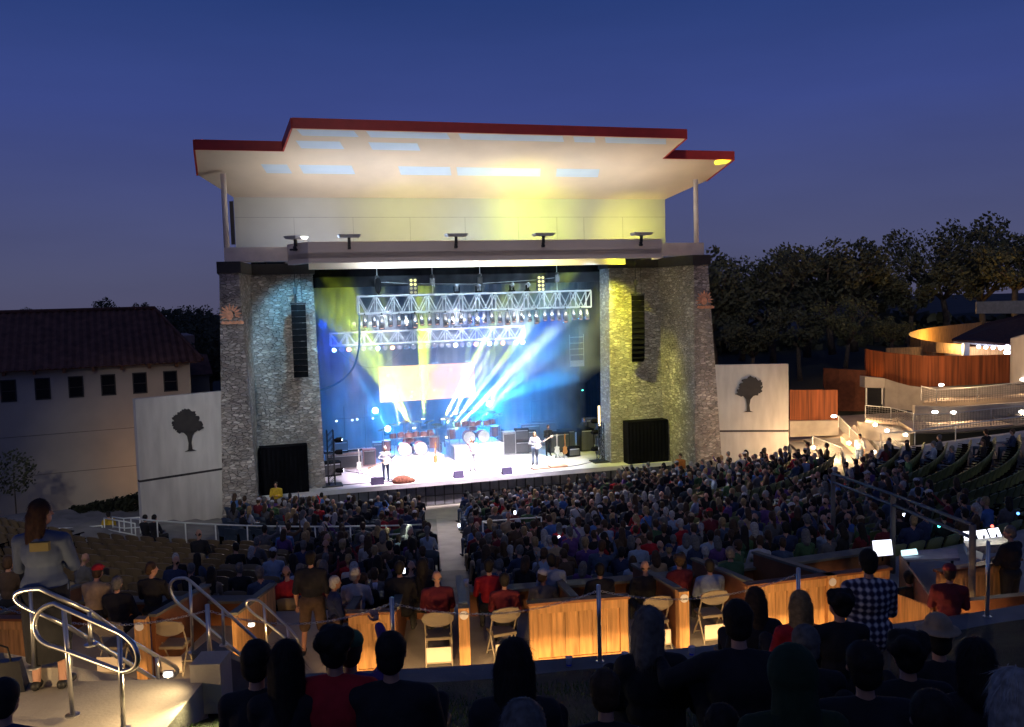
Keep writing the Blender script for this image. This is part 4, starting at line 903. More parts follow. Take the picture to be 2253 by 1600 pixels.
for i in range(11):
    # centres measured along the wall
    x = -1.0 - i * 1.5
    fr = MB(); fr.box(x - .35, -.03, 5.68, x + .35, .005, 5.74); fr.box(x - .35, -.03, 6.72, x + .35, .005, 6.78); fr.box(x - .35, -.03, 5.74, x - .29, .005, 6.72); fr.box(x + .29, -.03, 5.74, x + .35, .005, 6.72); fr.box(x - .29, -.028, 6.2, x + .29, -.014, 6.23); wf = obj('window', fr, mat('window_frame', (.05, .04, .035), .6), parent=r)
    g = MB(); g.box(x - .29, -.012, 5.74, x + .29, .0, 6.72); obj('pane', g, mat('dark_glass', (.01, .011, .015), .12, var=0), parent=wf)
r = root('service_building', D(432, 860, 55) - Vector((0, 0, 4)), HA, 'small dim stucco annex between the tiled building and the left tower', 'building')
r.location.z = 0; m = MB(); m.box(-1.2, 0, 0, .8, 5, 5.9); obj('wall', m, mat('house_stucco', (.42, .37, .31)), parent=r); m = MB(); m.prism([(-1.4, -.3, 5.9), (1.0, -.3, 5.9), (1.0, 5.2, 5.9), (-1.4, 5.2, 5.9)], [(-1.4, 2.4, 7), (1.0, 2.4, 7), (1.0, 2.6, 7), (-1.4, 2.6, 7)]); obj('roof', m, ROOFT, parent=r)
r = root('gable_house', Vector((D(390, 720, 62).x, 62, 0)), HA, 'pinkish gable end seen above the right slope of the tiled roof', 'building')
m = MB(); m.box(-1.4, 0, 0, 1.1, 6, 8.1); obj('wall', m, mat('pink_stucco', (.36, .24, .2), .9), parent=r)
# warm wash low on the house wall
light('SPOT', 'path_light', (-17.5, 42.5, 1.1), 130, (1, .55, .25), (-18.5, 46.5, 2.2), size=.1, angle=110, blend=1)
light('SPOT', 'path_light', (-14.6, 38.8, .6), 60, (1, .75, .5), (-13.6, 41.2, 2.2), size=.1, angle=70, blend=1)
# small tree and shrubs before the house
def shrub(loc, rx, rz_, n, label, name='shrub', cat='shrub', group='shrubs below the tiled building', leaf=.12, stem=.4, m=None):
    r = root(name, loc, 0, label, cat, group); q = random.Random(int(loc[0] * 100)); mb = MB()
    for i in range(n):
        d = Vector((q.gauss(0, 1), q.gauss(0, 1), q.gauss(0, 1))).normalized() * q.uniform(.5, 1); p = Vector((d.x * rx, d.y * rx, stem + rz_ + d.z * rz_)) * 1
        nn = Vector((q.gauss(0, 1), q.gauss(0, 1), q.gauss(0, 1))).normalized(); t1 = nn.orthogonal().normalized() * leaf; t2 = nn.cross(t1) * .6
        mb.add([p - t1, p + t2, p + t1, p - t2], [(0, 1, 2, 3)])
    obj('foliage', mb, m or mat('hedge_leaves', (.018, .022, .012), .9, var=.4), parent=r); mb = MB(); mb.tube([(0, 0, 0), (0, 0, stem + rz_)], [.04, .02], 6); obj('trunk' if cat == 'tree' else 'stem', mb, BARK, parent=r)
for i, (x, y, s_) in enumerate(((175, 1140, .55), (215, 1136, .6), (258, 1130, .65), (300, 1124, .7))):
    P = D(x, y, 37.5 + i * .5); shrub((P.x, P.y, max(0, P.z - .4)), s_, s_ * .8, 500, '%s dark shrub from the left below the tiled building' % ordn(i), stem=.1)
P = D(32, 1075, 38); shrub((P.x, P.y, 0.2), 1.0, 1.0, 420, 'slender young tree with sparse leaves in front of the tiled building', 'young_tree', 'tree', None, .09, 2.0, OLIVE)

# ================================================================== right hand plaza, ramps and kiosk
def pwall(name, label, cat, pts, m, th=.25, kind=None, parent=None):
    """wall along survey points (px, top y, bottom y, distance)"""
    mb = MB(); A = [D(x, yb, d) for x, yt, yb, d in pts]; B = [D(x, yt, d) for x, yt, yb, d in pts]; n = len(pts)
    B = [Vector((a.x, a.y, b.z)) for a, b in zip(A, B)]
    off = Vector((0, th, 0)); vs = A + B + [p + off for p in A] + [p + off for p in B]; fs = []
    for i in range(n - 1):
        fs += [(i, i + 1, n + i + 1, n + i), (2 * n + i, 3 * n + i, 3 * n + i + 1, 2 * n + i + 1), (n + i, n + i + 1, 3 * n + i + 1, 3 * n + i), (i, 2 * n + i, 2 * n + i + 1, i + 1)]
    fs += [(0, n, 3 * n, 2 * n), (n - 1, 3 * n - 1, 4 * n - 1, 2 * n - 1)]
    mb.add(vs, fs)
    if parent: return rel(parent, name, mb, m)
    return tag(obj(name, mb, m, center=True), label, cat, kind=kind)
def pfloor(name, pts, m, th=.3):
    mb = MB(); T = [D(*p) for p in pts]; mb.prism([t - Vector((0, 0, th)) for t in T], T); return struct(name, mb, m)
PAVE = mat('warm_paving', (.46, .38, .30), .8, var=.15, scale=.8)
# ground of the plaza and bank behind
mb = MB(); mb.prism([(13.0, 42, -.3), (34, 42, -.3), (44, 60, -.3), (13, 60, -.3)], [(13.0, 42, 1.0), (34, 46, 1.6), (44, 60, 3.1), (13, 60, 1.9)]); struct('plaza_paving', mb, PAVE)
mb = MB(); mb.prism([(13, 55, -.2), (70, 55, -.2), (90, 90, -.2), (10, 90, -.2)], [(13, 57, 2.2), (70, 55, 4.2), (90, 90, 6.5), (10, 90, 4.2)]); struct('bank', mb, HILL)
pwall('rusty_fence', 'rust red panel fence just right of the right wing wall', 'fence', [(1738, 858, 926, 50), (1843, 858, 925, 51)], CORT, .12)
pwall('low_wall', 'low concrete wall below the rust red fence', 'wall', [(1738, 927, 962, 49.6), (1845, 926, 958, 50.6)], CONC, .5)
pwall('dark_fence', 'dark brown panel fence between the rust red fence and the stair tower', 'fence', [(1812, 810, 850, 57), (1846, 812, 905, 56.5), (1905, 815, 905, 56)], mat('dark_rust', (.12, .04, .02), .85, var=.3), .12)
pwall('timber_wall', 'long tall orange brown timber wall above the ramps', 'wall', [(1905, 768, 832, 56), (1945, 775, 842, 55), (2030, 783, 852, 53.5), (2120, 783, 848, 53.5), (2225, 780, 842, 53.5)], CORT, .2)
pwall('timber_fence', 'lit timber fence just behind the long timber wall', 'fence', [(1950, 766, 800, 60), (2068, 762, 800, 61), (2078, 755, 800, 61)], WOODO, .12)
r = root('stair_tower', D(1905, 892, 53.8), 0, 'concrete stair tower with an open bay below the timber wall', 'building')
pwall('tower_lintel', None, None, [(1903, 829, 853, 53.8), (1947, 833, 854, 53.8)], CONC, .8, parent=r)
pwall('curved_wall', None, None, [(1947, 833, 896, 53.8), (1975, 842, 900, 53.2), (2005, 850, 904, 52.4), (2030, 853, 900, 51.6)], CONC, .4, parent=r)
for x in (1906, 1941): P = D(x, 890, 53.7); mb = MB(); mb.tube([P, Vector((P.x, P.y, D(x, 854, 53.7).z))], .05); rel(r, 'post', mb, GALV)
# round timber fence
pwall('round_fence', 'curved golden timber fence wrapping around the kiosk', 'fence', [(2185, 707, 770, 77), (2140, 711, 770, 75), (2100, 715, 770, 72.5), (2055, 720, 770, 69.5), (2020, 726, 770, 67), (2003, 731, 770, 65), (1998, 736, 770, 63.5), (2004, 741, 772, 62), (2025, 747, 774, 60.8), (2060, 753, 776, 60), (2120, 758, 780, 59.6)], WOODO, .1)
light('POINT', 'kiosk_light', D(2085, 752, 66.5), 800, (1, .58, .14), size=.2)
# kiosk
r = root('kiosk', D(2160, 782, 60), 0, 'kiosk with a dark pitched roof and a row of glowing blue white bulbs', 'kiosk')
def quad3(parent, name, P, m, th=.15):
    mb = MB(); P = [D(*p) for p in P]; mb.prism([p - Vector((0, 0, th)) for p in P], P); return rel(parent, name, mb, m)
quad3(r, 'roof', [(2094, 746, 58.5), (2215, 756, 58), (2300, 722, 58), (2290, 682, 66), (2166, 711, 66)], mat('kiosk_roof', (.06, .03, .03), .9, var=.3))
quad3(r, 'eave_board', [(2098, 750, 58.6), (2214, 761, 58.2), (2214, 759, 59.5), (2098, 748, 59.8)], WHITE, .12)
pwall('post', None, None, [(2121, 756, 784, 58.8), (2133, 756, 784, 58.8)], WHITE, .3, parent=r)
pwall('counter_wall', None, None, [(2078, 764, 800, 60.5), (2222, 762, 800, 60)], WOODO, .2, parent=r)
pwall('side_wall', None, None, [(2228, 745, 846, 53.0), (2262, 735, 842, 52)], PLAST, .3, parent=r)
for i, (x, y) in enumerate(((2153, 763), (2169, 764), (2185, 765), (2201, 766), (2216, 765), (2216, 776))):
    mb = MB(); mb.sph(D(x, y, 58.0), .13 if i < 4 else .2); rel(r, 'bulb', mb, emis('bulb_violet', (.75, .75, 1), 7))
light('AREA', 'kiosk_strip', D(2185, 764, 58.6), 120, (.8, .8, 1), D(2185, 800, 59.6), sx=3, sy=.2)
light('POINT', 'kiosk_light', D(2110, 765, 59.2), 90, (1, .7, .35), size=.2)
pwall('far_fence', 'pale fence far behind under the oaks at the right', 'fence', [(2148, 664, 690, 64), (2300, 660, 690, 65)], mat('far_board', (.25, .24, .22)), .1)
# ramps
pfloor('ramp', [(2030, 886, 50), (2262, 872, 50), (2262, 862, 54), (2040, 876, 53.5)], PAVE)
pfloor('ramp', [(1975, 925, 46), (2015, 950, 43.5), (2262, 932, 43.5), (2262, 916, 46.5), (2060, 930, 46)], PAVE)
pfloor('ramp', [(1903, 931, 48.5), (1985, 935, 48.5), (1985, 922, 50.5), (1903, 918, 50.5)], PAVE)
pfloor('steps', [(1850, 960, 46), (1905, 1010, 42.5), (1945, 1010, 42.5), (1880, 935, 49)], PAVE)
pwall('ramp_wall', 'long concrete ramp wall with round lamps below the mesh railing', 'wall', [(2012, 893, 940, 47.0), (2090, 896, 936, 46.8), (2180, 890, 930, 46.6), (2265, 884, 922, 46.4)], CONC, .25)
pwall('ramp_wall', 'upper concrete ramp wall under the timber wall', 'wall', [(2030, 852, 886, 53.0), (2130, 852, 880, 53.0), (2265, 846, 870, 52.8)], CONC, .25)
pwall('ramp_wall', 'short concrete wall with three small round lamps beside the stairs', 'wall', [(1890, 928, 960, 46.5), (1950, 938, 985, 45.2), (2010, 952, 985, 44)], CONC, .25)
pwall('planter_wall', 'dark planted bank under the lower ramp', 'planter', [(2010, 956, 990, 42.5), (2130, 952, 975, 42.0), (2265, 938, 960, 41.6)], HILL, .4)
def mesh_rail(label, pts, name='mesh_railing'):
    r = root(name, D(pts[0][0], pts[0][2], pts[0][3]), 0, label, 'railing'); A = [D(x, yb, d) for x, yt, yb, d in pts]; B = [Vector((a.x, a.y, D(x, yt, d).z)) for a, (x, yt, yb, d) in zip(A, pts)]
    fm = MB(); fm.tube(B, .03, 6)
    for i in range(len(A) - 1):
        k = max(1, int((A[i + 1] - A[i]).length / 2))
        for j in range(k + 1): fm.tube([A[i].lerp(A[i + 1], j / k), B[i].lerp(B[i + 1], j / k)], .03, 5)
    rel(r, 'rail_frame', fm, GALV); w_ = MB()
    for i in range(len(A) - 1):
        ln = (A[i + 1] - A[i]).length; n_ = int(ln / .14)
        for j in range(n_): w_.tube([A[i].lerp(A[i + 1], j / n_), B[i].lerp(B[i + 1], j / n_)], .012, 3, cap=False)
        for j in range(1, 7): w_.tube([A[i].lerp(B[i], j / 7), A[i + 1].lerp(B[i + 1], j / 7)], .012, 3, cap=False)
    rel(r, 'wire_mesh', w_, mat('wire_mesh', (.22, .22, .21), .6, .2))
mesh_rail('upper wire mesh railing below the timber wall', [(2027, 850, 882, 49.9), (2060, 858, 888, 49.2), (2150, 852, 884, 49.2), (2262, 840, 874, 49.2)])
mesh_rail('wire mesh railing in front of the stair tower', [(1904, 892, 926, 48.4), (1960, 897, 930, 47.6), (2010, 910, 945, 46.2)])
mesh_rail('lower wire mesh railing along the curved lit ramp', [(2010, 912, 948, 43.6), (2090, 910, 944, 43.4), (2180, 900, 936, 43.4), (2262, 893, 930, 43.4)])
mesh_rail('stair railing beside the lit plaza right of the wing wall', [(1788, 960, 985, 44), (1852, 985, 1020, 41), (1860, 1010, 1046, 39)])
mesh_rail('railing at the foot of the plaza stairs', [(1845, 915, 940, 48), (1895, 965, 1000, 44)])
for i, (x, y, d, pw) in enumerate(((1835, 916, 50.2, 60), (2071, 847, 52.6, 70), (2057, 907, 46.6, 55), (2098, 908, 46.6, 70), (2248, 906, 46.2, 80), (2250, 835, 52.4, 60), (1926, 935, 45.6, 45), (1952, 948, 45.0, 45), (1993, 957, 44.1, 45), (1868, 975, 44.2, 60), (1923, 995, 42.3, 50), (1790, 985, 44.5, 60))):
    lab = ['oval wall lamp beside the rust red fence', 'oval wall lamp on the upper ramp wall under the timber wall', 'left oval lamp of the close pair on the long ramp wall', 'right oval lamp of the close pair on the long ramp wall', 'oval lamp on the long ramp wall at the right edge', 'oval lamp on the upper ramp wall at the right edge', 'highest of three round lamps beside the stairs', 'middle of three round lamps beside the stairs', 'lowest of three round lamps beside the stairs', 'round lamp at the foot of the plaza stairs', 'round lamp on the bowl wall behind the standing man', 'round lamp low in the lit plaza'][i]
    P = D(x, y, d - .12); rr_ = root('wall_lamp', P, 0, lab, 'lamp', 'small wall lamps around the plaza and ramps')
    mb = MB(); mb.box(-.12, .03, -.07, .12, .12, .07); obj('housing', mb, GALV, parent=rr_); mb = MB(); mb.sph((0, 0, 0), (.17, .06, .085) if i < 6 else (.10, .06, .09)); obj('lens', mb, emis('lamp_warmwhite', (1, .86, .72), 14), parent=rr_)
    light('SPOT', 'wall_lamp_light', P - Vector((0, .15, 0)), pw * 1.5, (1, .66, .36), P + Vector((0, -1.2, -1.6)), size=.06, angle=150, blend=1)
light('SPOT', 'uplight', D(1925, 850, 54.6) , 160, (1, .42, .10), D(1928, 780, 55.8), size=.05, angle=70, blend=1)
for (x, y, d, pw) in ((1800, 925, 46, 420), (1835, 985, 43.0, 300), (1775, 1000, 42, 300), (1905, 905, 49.2, 160), (2150, 800, 49, 260), (2040, 800, 50, 120)):
    light('POINT', 'plaza_light', D(x, y, d), pw * 1.5, (1, .62, .30), size=.2)
# ================================================================== bowl side walls, rails
def railing(name, label, pts, hgt, m, rad=.025, midrail=True, cat='railing', every=1.8, group=None):
    """pts are world points on the floor"""
    r = root(name, pts[0], 0, label, cat, group); top = MB(); up = Vector((0, 0, hgt)); top.tube([p + up for p in pts], rad, 8)
    if midrail: top.tube([p + up * .52 for p in pts], rad * .9, 8)
    rel(r, 'rail', top, m, smooth=True)
    for i in range(len(pts) - 1):
        k = max(1, round((pts[i + 1] - pts[i]).length / every))
        for j in range(k + (1 if i == len(pts) - 2 else 0)): p = pts[i].lerp(pts[i + 1], j / k); po = MB(); po.tube([p, p + up], rad * .95, 8); rel(r, 'post', po, m, smooth=True)
    return r
LRAIL = mat('pale_rail_paint', (.85, .88, .82), .5, var=.05)
Rx = 22.1
def onR(th, Rr=Rx): return P_(Rr, R_(th), zb(Rr) )
railing('railing', 'pale curved railing behind the lower left seats', [onR(t) for t in range(-24, 2, 3)], .95, LRAIL, every=2.4, midrail=False)
railing('railing', 'pale railing left of the centre aisle', [onR(0, 22.15), onR(3.6, 22.15), onR(3.6, 24.2)], .95, LRAIL)
railing('railing', 'pale railing right of the centre aisle', [onR(8.6, 24.0), onR(8.0, 22.15), onR(13, 22.15)], .95, LRAIL)
railing('railing', 'bright double railing at the landing left of the aisle foot', [D(845, 1240, 25.5), D(905, 1236, 25.5), D(912, 1275, 22.5)], .85, LRAIL, every=1.0)
light('SPOT', 'aisle_lamp', D(870, 1215, 24.5) + Vector((0, 0, 1.6)), 160, (.85, 1, .8), D(890, 1250, 24.5), size=.1, angle=70, blend=1)
zl = 2.3
railing('railing', 'long pale railing along the outer edge of the empty left seats', [D(-60, 1232, 32), D(60, 1222, 33), D(165, 1218, 33.6), D(228, 1212, 34)], 1.0, LRAIL, every=2.6, midrail=False)
railing('railing', 'short sloping railing at the steps left of the seats', [D(232, 1190, 34), D(300, 1205, 32)], .9, LRAIL)
railing('railing', 'small looped railing beside the left wing wall', [D(250, 1182, 34), D(275, 1186, 33.4), D(310, 1184, 33)], .8, LRAIL, every=1)
railing('railing', 'pale railing among the crowd at the right centre', [D(1640, 1168, 29), D(1705, 1155, 29), D(1765, 1158, 28.5)], .85, LRAIL)
railing('railing', 'sloping pale railing by the right aisle', [D(1735, 1165, 27.5), D(1812, 1135, 29)], .8, LRAIL)
railing('railing', 'upper railing at the steps of the right aisle', [D(1755, 1110, 33), D(1800, 1092, 35)], .9, LRAIL)
# right boundary wall of the bowl with a rail
A = [D(1935, 990, 40.5), D(2010, 985, 40.2), D(2100, 972, 40.4), D(2262, 950, 40.8)]
mb = MB(); B = [Vector((p.x, p.y - 3.2 + 0 * i, 0)) for i, p in enumerate(A)]
vs = []; fs = []
for p in A: vs += [p, p + Vector((.3, .5, 0)), Vector((p.x + .3, p.y + .5, -.2)), Vector((p.x - 2.0, p.y - 1.9, p.z - 2.0)), Vector((p.x - 2.0, p.y - 1.9, -.2))]
for i in range(len(A) - 1):
    a, b = i * 5, i * 5 + 5
    fs += [(a, b, b + 1, a + 1), (a + 1, b + 1, b + 2, a + 2), (a + 3, b + 3, b, a), (a + 4, b + 4, b + 3, a + 3)]
fs += [(0, 1, 2, 4, 3), (15, 18, 19, 17, 16)]
mb.add(vs, fs); tag(obj('bowl_wall', mb, PLAST, center=True), 'pale sloping concrete wall bounding the right side of the seats', 'wall')
railing('railing', 'long pale railing on top of the right bowl wall', [p + Vector((.1, .1, 0)) for p in A], .75, LRAIL, every=2.6, midrail=False)

# ================================================================== stadium seats
def seat_mesh_parts(c):
    s = MB(); s.prism([(-.22, -.20, .40), (.22, -.20, .40), (.22, .20, .42), (-.22, .20, .42)], [(-.22, -.20, .44), (.22, -.20, .44), (.22, .20, .46), (-.22, .20, .46)])
    b = MB(); vs = []; fs = []
    for i in range(7):
        x = -.235 + .47 * i / 6; dy = .05 * (1 - (x / .235) ** 2)
        for (z, y) in ((.40, -.20), (.62, -.24), (.86 - .05 * abs(x / .235) ** 3, -.31)): vs += [(x, y - dy, z), (x, y - dy - .035, z)]
    for i in range(6):
        a, b_ = i * 6, (i + 1) * 6
        for k in (0, 2): fs += [(a + k, b_ + k, b_ + k + 2, a + k + 2), (a + k + 1, a + k + 3, b_ + k + 3, b_ + k + 1)]
        fs.append((a + 4, b_ + 4, b_ + 5, a + 5)); fs.append((a, a + 1, b_ + 1, b_))
    b.add(vs, fs)
    l = MB(); l.box(-.26, -.22, 0, -.23, .0, .60); l.box(.23, -.22, 0, .26, .0, .60); l.box(-.265, -.24, .60, -.225, .16, .63); l.box(.225, -.24, .60, .265, .16, .63)
    return s, b, l
SEATM = [mat('seat_brown', (.20, .15, .095), .5, var=.15), mat('seat_green', (.18, .21, .09), .5, var=.15), mat('seat_blue', (.045, .07, .11), .5, var=.15)]
def make_seat(name='stadium_seat'):
    s, b, l = seat_mesh_parts(None); r = root(name, (0, 0, 0))
    for nm, q, m in (('seat', s, 0), ('backrest', b, 0), ('armrest', l, None)):
        o = obj(nm, q, SEATM[0] if m == 0 else BLKP, parent=r)
        if m == 0: o.material_slots[0].link = 'OBJECT'
        if m == 0: o.material_slots[0].material = SEATM[0]
    return r
proto = make_seat(); proto_kids = list(proto.children)
SEATVIS = []          # every seat: (P, theta, row, k, occupied)
def occ(x, y, th, Rr):
    d = math.degrees(th)
    if Rr > 22 and x < 580:            # empty left block, a few people in its lower rows
        if y > 1220 and rnd.random() < .10 + (.15 if x > 430 else 0): return True
        return rnd.random() < .012
    if Rr > 22 and x < 660: return rnd.random() < .4
    if Rr <= 22 and x < 560: return rnd.random() < .5
    if Rr <= 13 and 560 < x < 830: return rnd.random() < .12
    if Rr <= 22 and x < 940: return rnd.random() < .68
    if x > 1990 and y < 1075 + (x - 1990) * .35: return rnd.random() < .10
    if x > 1930 and y < 1060: return rnd.random() < .4
    if Rr <= 16 and x > 1500: return rnd.random() < .72
    return rnd.random() < .9
empties = []; people = []; nrow = len(rows)
for ri, Rr in enumerate(rows):
    if Rr + .9 > 33.3: continue
    t0 = -34 if Rr < 21 else -44; t1 = 64 if Rr > 15 else 60
    aisles = [(3.9 - .0, 7.5)] if Rr > 22 else [(5.6 - 130 / (Rr * 2 * PI) * 2.1, 5.6 + 130 / (Rr * 2 * PI) * 2.1)]
    w_ = math.degrees((.85 if Rr < 22 else .5) / Rr)
    aisles = [(5.6 - w_, 5.6 + w_), (33.5 - w_, 33.5 + w_), (-23 - w_ * .8, -23 + w_ * .8)] if Rr > 22 else [(5.6 - w_, 5.6 + w_), (33.5 - w_, 33.5 + w_)]
    st = math.degrees(.56 / Rr); t = t0; segs = 0; k = 0
    while t < t1:
        a = [q for q in aisles if q[0] < t + st / 2 < q[1]]
        if a: t = a[0][1]; segs += 1; k = 0; continue
        P = P_(Rr + .5, R_(t), zb(Rr)); X = px(P + Vector((0, 0, .7)))
        lu = (P - SO).dot(UD); lv = (P - SO).dot(VD)
        if -30 < X[0] < 2285 and (lv < -3.2 if abs(lu - UC) > 9.5 else lv < -2.2):
            if Rr < 21 and X[0] < 500 + (1150 - X[1]) * .4: t += st; k += 1; continue
            (people if occ(X[0], X[1], R_(t), Rr) else empties).append((P, R_(t), ri, segs, k, X))
        t += st; k += 1
print('SEATS people', len(people), 'empties', len(empties))
def dist(e): return (e[0] - CAM).length
BLK = ['left block', 'centre block', 'right block', 'far right block']
rfb = {}
rr_sorted = [i for i, r0 in enumerate(rows) if r0 + .9 <= 33.3][::-1]
for n_, i in enumerate(rr_sorted): rfb[i] = n_
def rowname(ri): return '%s row below boxes' % ordn(rfb[ri])
def blk(e):
    d = math.degrees(e[1]); return 'far left' if d < -23 else 'left' if d < 5.6 else 'centre' if d < 33.5 else 'right'
# --- empty seats: nearest 300 one by one (the 90 nearest with parts), the rest as one mass
def in_view(e): return 0 <= e[5][0] <= 2253
ne = sorted([e for e in empties if in_view(e)], key=dist)
ce = {}
single = None
def seatcol(e): return (0, 'brown') if e[5][0] < 700 and rows[e[2]] > 22 else (1, 'green') if e[5][0] > 1500 else (2, 'blue')
s_, b_, l_ = seat_mesh_parts(None); one = MB(); 
for q, c in ((s_, 0), (b_, 0), (l_, 1)): one.cur = c; one.add(q.v, q.f)
one_me = one.mesh('stadium_seat'); one_me.materials.append(SEATM[0]); one_me.materials.append(BLKP)
for i, e in enumerate(ne[:300]):
    ci, cn = seatcol(e); rot = e[1] 
    lab = 'empty %s seat, %s in %s, %s' % (cn, ordn(e[4]), rowname(e[2]), blk(e) + ' block')
    if i < 90:
        c = copy_tree(proto, proto_kids, loc=e[0], rz=rot, label=lab, group='empty stadium seats in curved rows')
        for k_ in c.children:
            if k_.name.split('.')[0] in ('seat', 'backrest'): k_.material_slots[0].material = SEATM[ci]
    else:
        c = bpy.data.objects.new('stadium_seat', one_me); col.objects.link(c); c.location = e[0]; c.rotation_euler = (0, 0, rot); tag(c, lab, None, 'empty stadium seats in curved rows')
        c.material_slots[0].link = 'OBJECT'; c.material_slots[0].material = SEATM[ci]
    c['category'] = 'seat'
for k_ in proto_kids: bpy.data.objects.remove(k_)
bpy.data.objects.remove(proto)
def mass(name, entries, src, mats, mi_fn, face_away=True):
    """join copies of small meshes into one object with numpy"""
    V = []; Fv = []; LT = []; MI = []; base = 0
    for e in entries:
        sv, sf_idx, slt, smi = src(e); a = e[1]; c_, s__ = math.cos(a), math.sin(a)
        v = sv.copy(); x = v[:, 0] * c_ - v[:, 1] * s__ + e[0].x; y = v[:, 0] * s__ + v[:, 1] * c_ + e[0].y
        V.append(np.stack([x, y, v[:, 2] + e[0].z], 1)); Fv.append(sf_idx + base); LT.append(slt); MI.append(mi_fn(e, smi)); base += len(v)
    if not V: return None
    V = np.concatenate(V); Fv = np.concatenate(Fv); LT = np.concatenate(LT); MI = np.concatenate(MI)
    me = bpy.data.meshes.new(name); me.vertices.add(len(V)); me.vertices.foreach_set('co', V.astype(np.float32).ravel())
    me.loops.add(len(Fv)); me.loops.foreach_set('vertex_index', Fv.astype(np.int32)); me.polygons.add(len(LT))
    ls = np.concatenate([[0], np.cumsum(LT)[:-1]]); me.polygons.foreach_set('loop_start', ls.astype(np.int32)); me.polygons.foreach_set('material_index', MI.astype(np.int32))
    me.update(calc_edges=True); me.validate()
    for m in mats: me.materials.append(m)
    o = bpy.data.objects.new(name, me); col.objects.link(o); return tag(o, kind='stuff')
def unpack(me):
    n = len(me.vertices); v = np.empty(n * 3, np.float32); me.vertices.foreach_get('co', v); l = np.empty(len(me.loops), np.int32); me.loops.foreach_get('vertex_index', l)
    lt = np.empty(len(me.polygons), np.int32); me.polygons.foreach_get('loop_total', lt); mi = np.empty(len(me.polygons), np.int32); me.polygons.foreach_get('material_index', mi)
    return v.reshape(-1, 3).astype(np.float64), l, lt, mi
SM_ = unpack(one_me)
rest = [e for e in empties if e not in ne[:300]] + people
mass('occupied_seats', rest, lambda e: SM_, SEATM + [BLKP], lambda e, mi: np.where(mi == 0, seatcol(e)[0], 3))

# ================================================================== box seats on the terrace
def rad_wall(th, r0, r1, z0, z1, w_=.09): 
    t = Vector((math.cos(th), math.sin(th), 0)) * w_ / 2; a, b = P_(r0, th), P_(r1, th)
    return [a - t, a + t, b + t, b - t], z0, z1
def box_prism(mb, q, z0, z1): mb.prism([p + Vector((0, 0, z0)) for p in q], [p + Vector((0, 0, z1)) for p in q])
def thx(x, Rr, z):        # theta at which radius Rr, level z shows at pixel column x
    lo, hi = R_(-40), R_(70)
    for _ in range(40):
        m_ = (lo + hi) / 2
        if px(P_(Rr, m_, z))[0] < x: lo = m_
        else: hi = m_
    return lo
RN, RFar = 36.4, 34.0
def box_panel(x0, x1, label, Rn=RN, hgt=1.02, pl=None):
    t0, t1 = thx(x0, Rn, TZ + .5), thx(x1, Rn, TZ + .5); r = root('box_screen_wall', P_(Rn, (t0 + t1) / 2, TZ), (t0 + t1) / 2, label, 'panel', 'cedar panels at the back of the box seats'); W = (t1 - t0) * Rn / 2
    m = MB(); m.box(-W, -.06, 0, -W + .13, .04, hgt); m.box(W - .13, -.06, 0, W, .04, hgt); m.box(-W + .13, -.06, hgt - .15, W - .13, .04, hgt); m.box(-W + .13, -.06, 0, W - .13, .04, .13); obj('frame', m, WOODO, parent=r)
    m = MB(); n_ = max(1, int((2 * W - .26) / .2)); bw = (2 * W - .26) / n_
    for i in range(n_): m.box(-W + .13 + i * bw + .004, -.02, .13, -W + .13 + (i + 1) * bw - .004, .02, hgt - .15)
    m.box(-W + .13, .0, .13, W - .13, .01, hgt - .15)
    obj('boards', m, WOODO, parent=r); m = MB(); m.box(-W - .03, -.1, hgt, W + .03, .08, hgt + .04); obj('top_rail', m, WOODD, parent=r); return r
box_panel(-60, 75, 'cedar box panel at the left edge behind the standing woman')
box_panel(770, 872, 'narrow cedar box panel right of the stair aisle'); box_panel(1165, 1380, 'wide cedar box panel glowing brightly behind a chain post'); box_panel(1640, 1950, 'long cedar box panel behind the woman in the red coat')
box_panel(2062, 2235, 'cedar box panel at the right edge behind the tall posts', Rn=36.9)
def box_post(x, label, Rn=RN):
    th = thx(x, Rn, TZ + .5); r = root('box_post', P_(Rn, th, TZ), th, label, 'post', 'cedar posts with white number discs')
    m = MB(); m.box(-.085, -.12, 0, .085, .05, 1.06); obj('post', m, WOODO, parent=r)
    m = MB(); m.lathe([(.07, 0), (.07, .012), (.01, .013)], 18, (0, -.121, .95), rot=Matrix.Rotation(PI / 2, 3, 'X')); obj('disc', m, WHITE, parent=r); return th
ths = []
for x, lb in ((318, 'cedar post with a white disc left of the stairs'), (1022, 'cedar post with a white disc between the two beige folding chairs'), (1500, 'cedar post with a white disc left of the pale blue shirt'), (1822, 'cedar post with a white disc beside the plaid shirt')):
    box_post(x, lb)
# radial partitions
def partition(x, label, r0=RFar, r1=RN - .15, h1=1.0, h0=.75, m=WOODD):
    th = thx(x, RN, TZ + .5); mb = MB(); t = Vector((math.cos(th), math.sin(th), 0)); a, b = P_(r0, th, TZ - .5), P_(r1, th, TZ)
    q = lambda w_: [a - t * w_, a + t * w_, b + t * w_, b - t * w_]
    lo = q(.03); hi = [lo[0] + Vector((0, 0, h0 + .5)), lo[1] + Vector((0, 0, h0 + .5)), lo[2] + Vector((0, 0, h1)), lo[3] + Vector((0, 0, h1))]
    r = root('box_partition', P_((r0 + r1) / 2, th, TZ - .5), 0, label, 'partition', 'radial partitions between the box seats'); mb.prism(lo, hi); rel(r, 'panel', mb, m)
    mb = MB(); lo = [Vector((p.x, p.y, h.z + .002)) for p, h in zip(q(.07), hi)]; mb.prism(lo, [p + Vector((0, 0, .045)) for p in lo]); rel(r, 'top_rail', mb, mat('grey_cap', (.15, .145, .12), .7)); return th
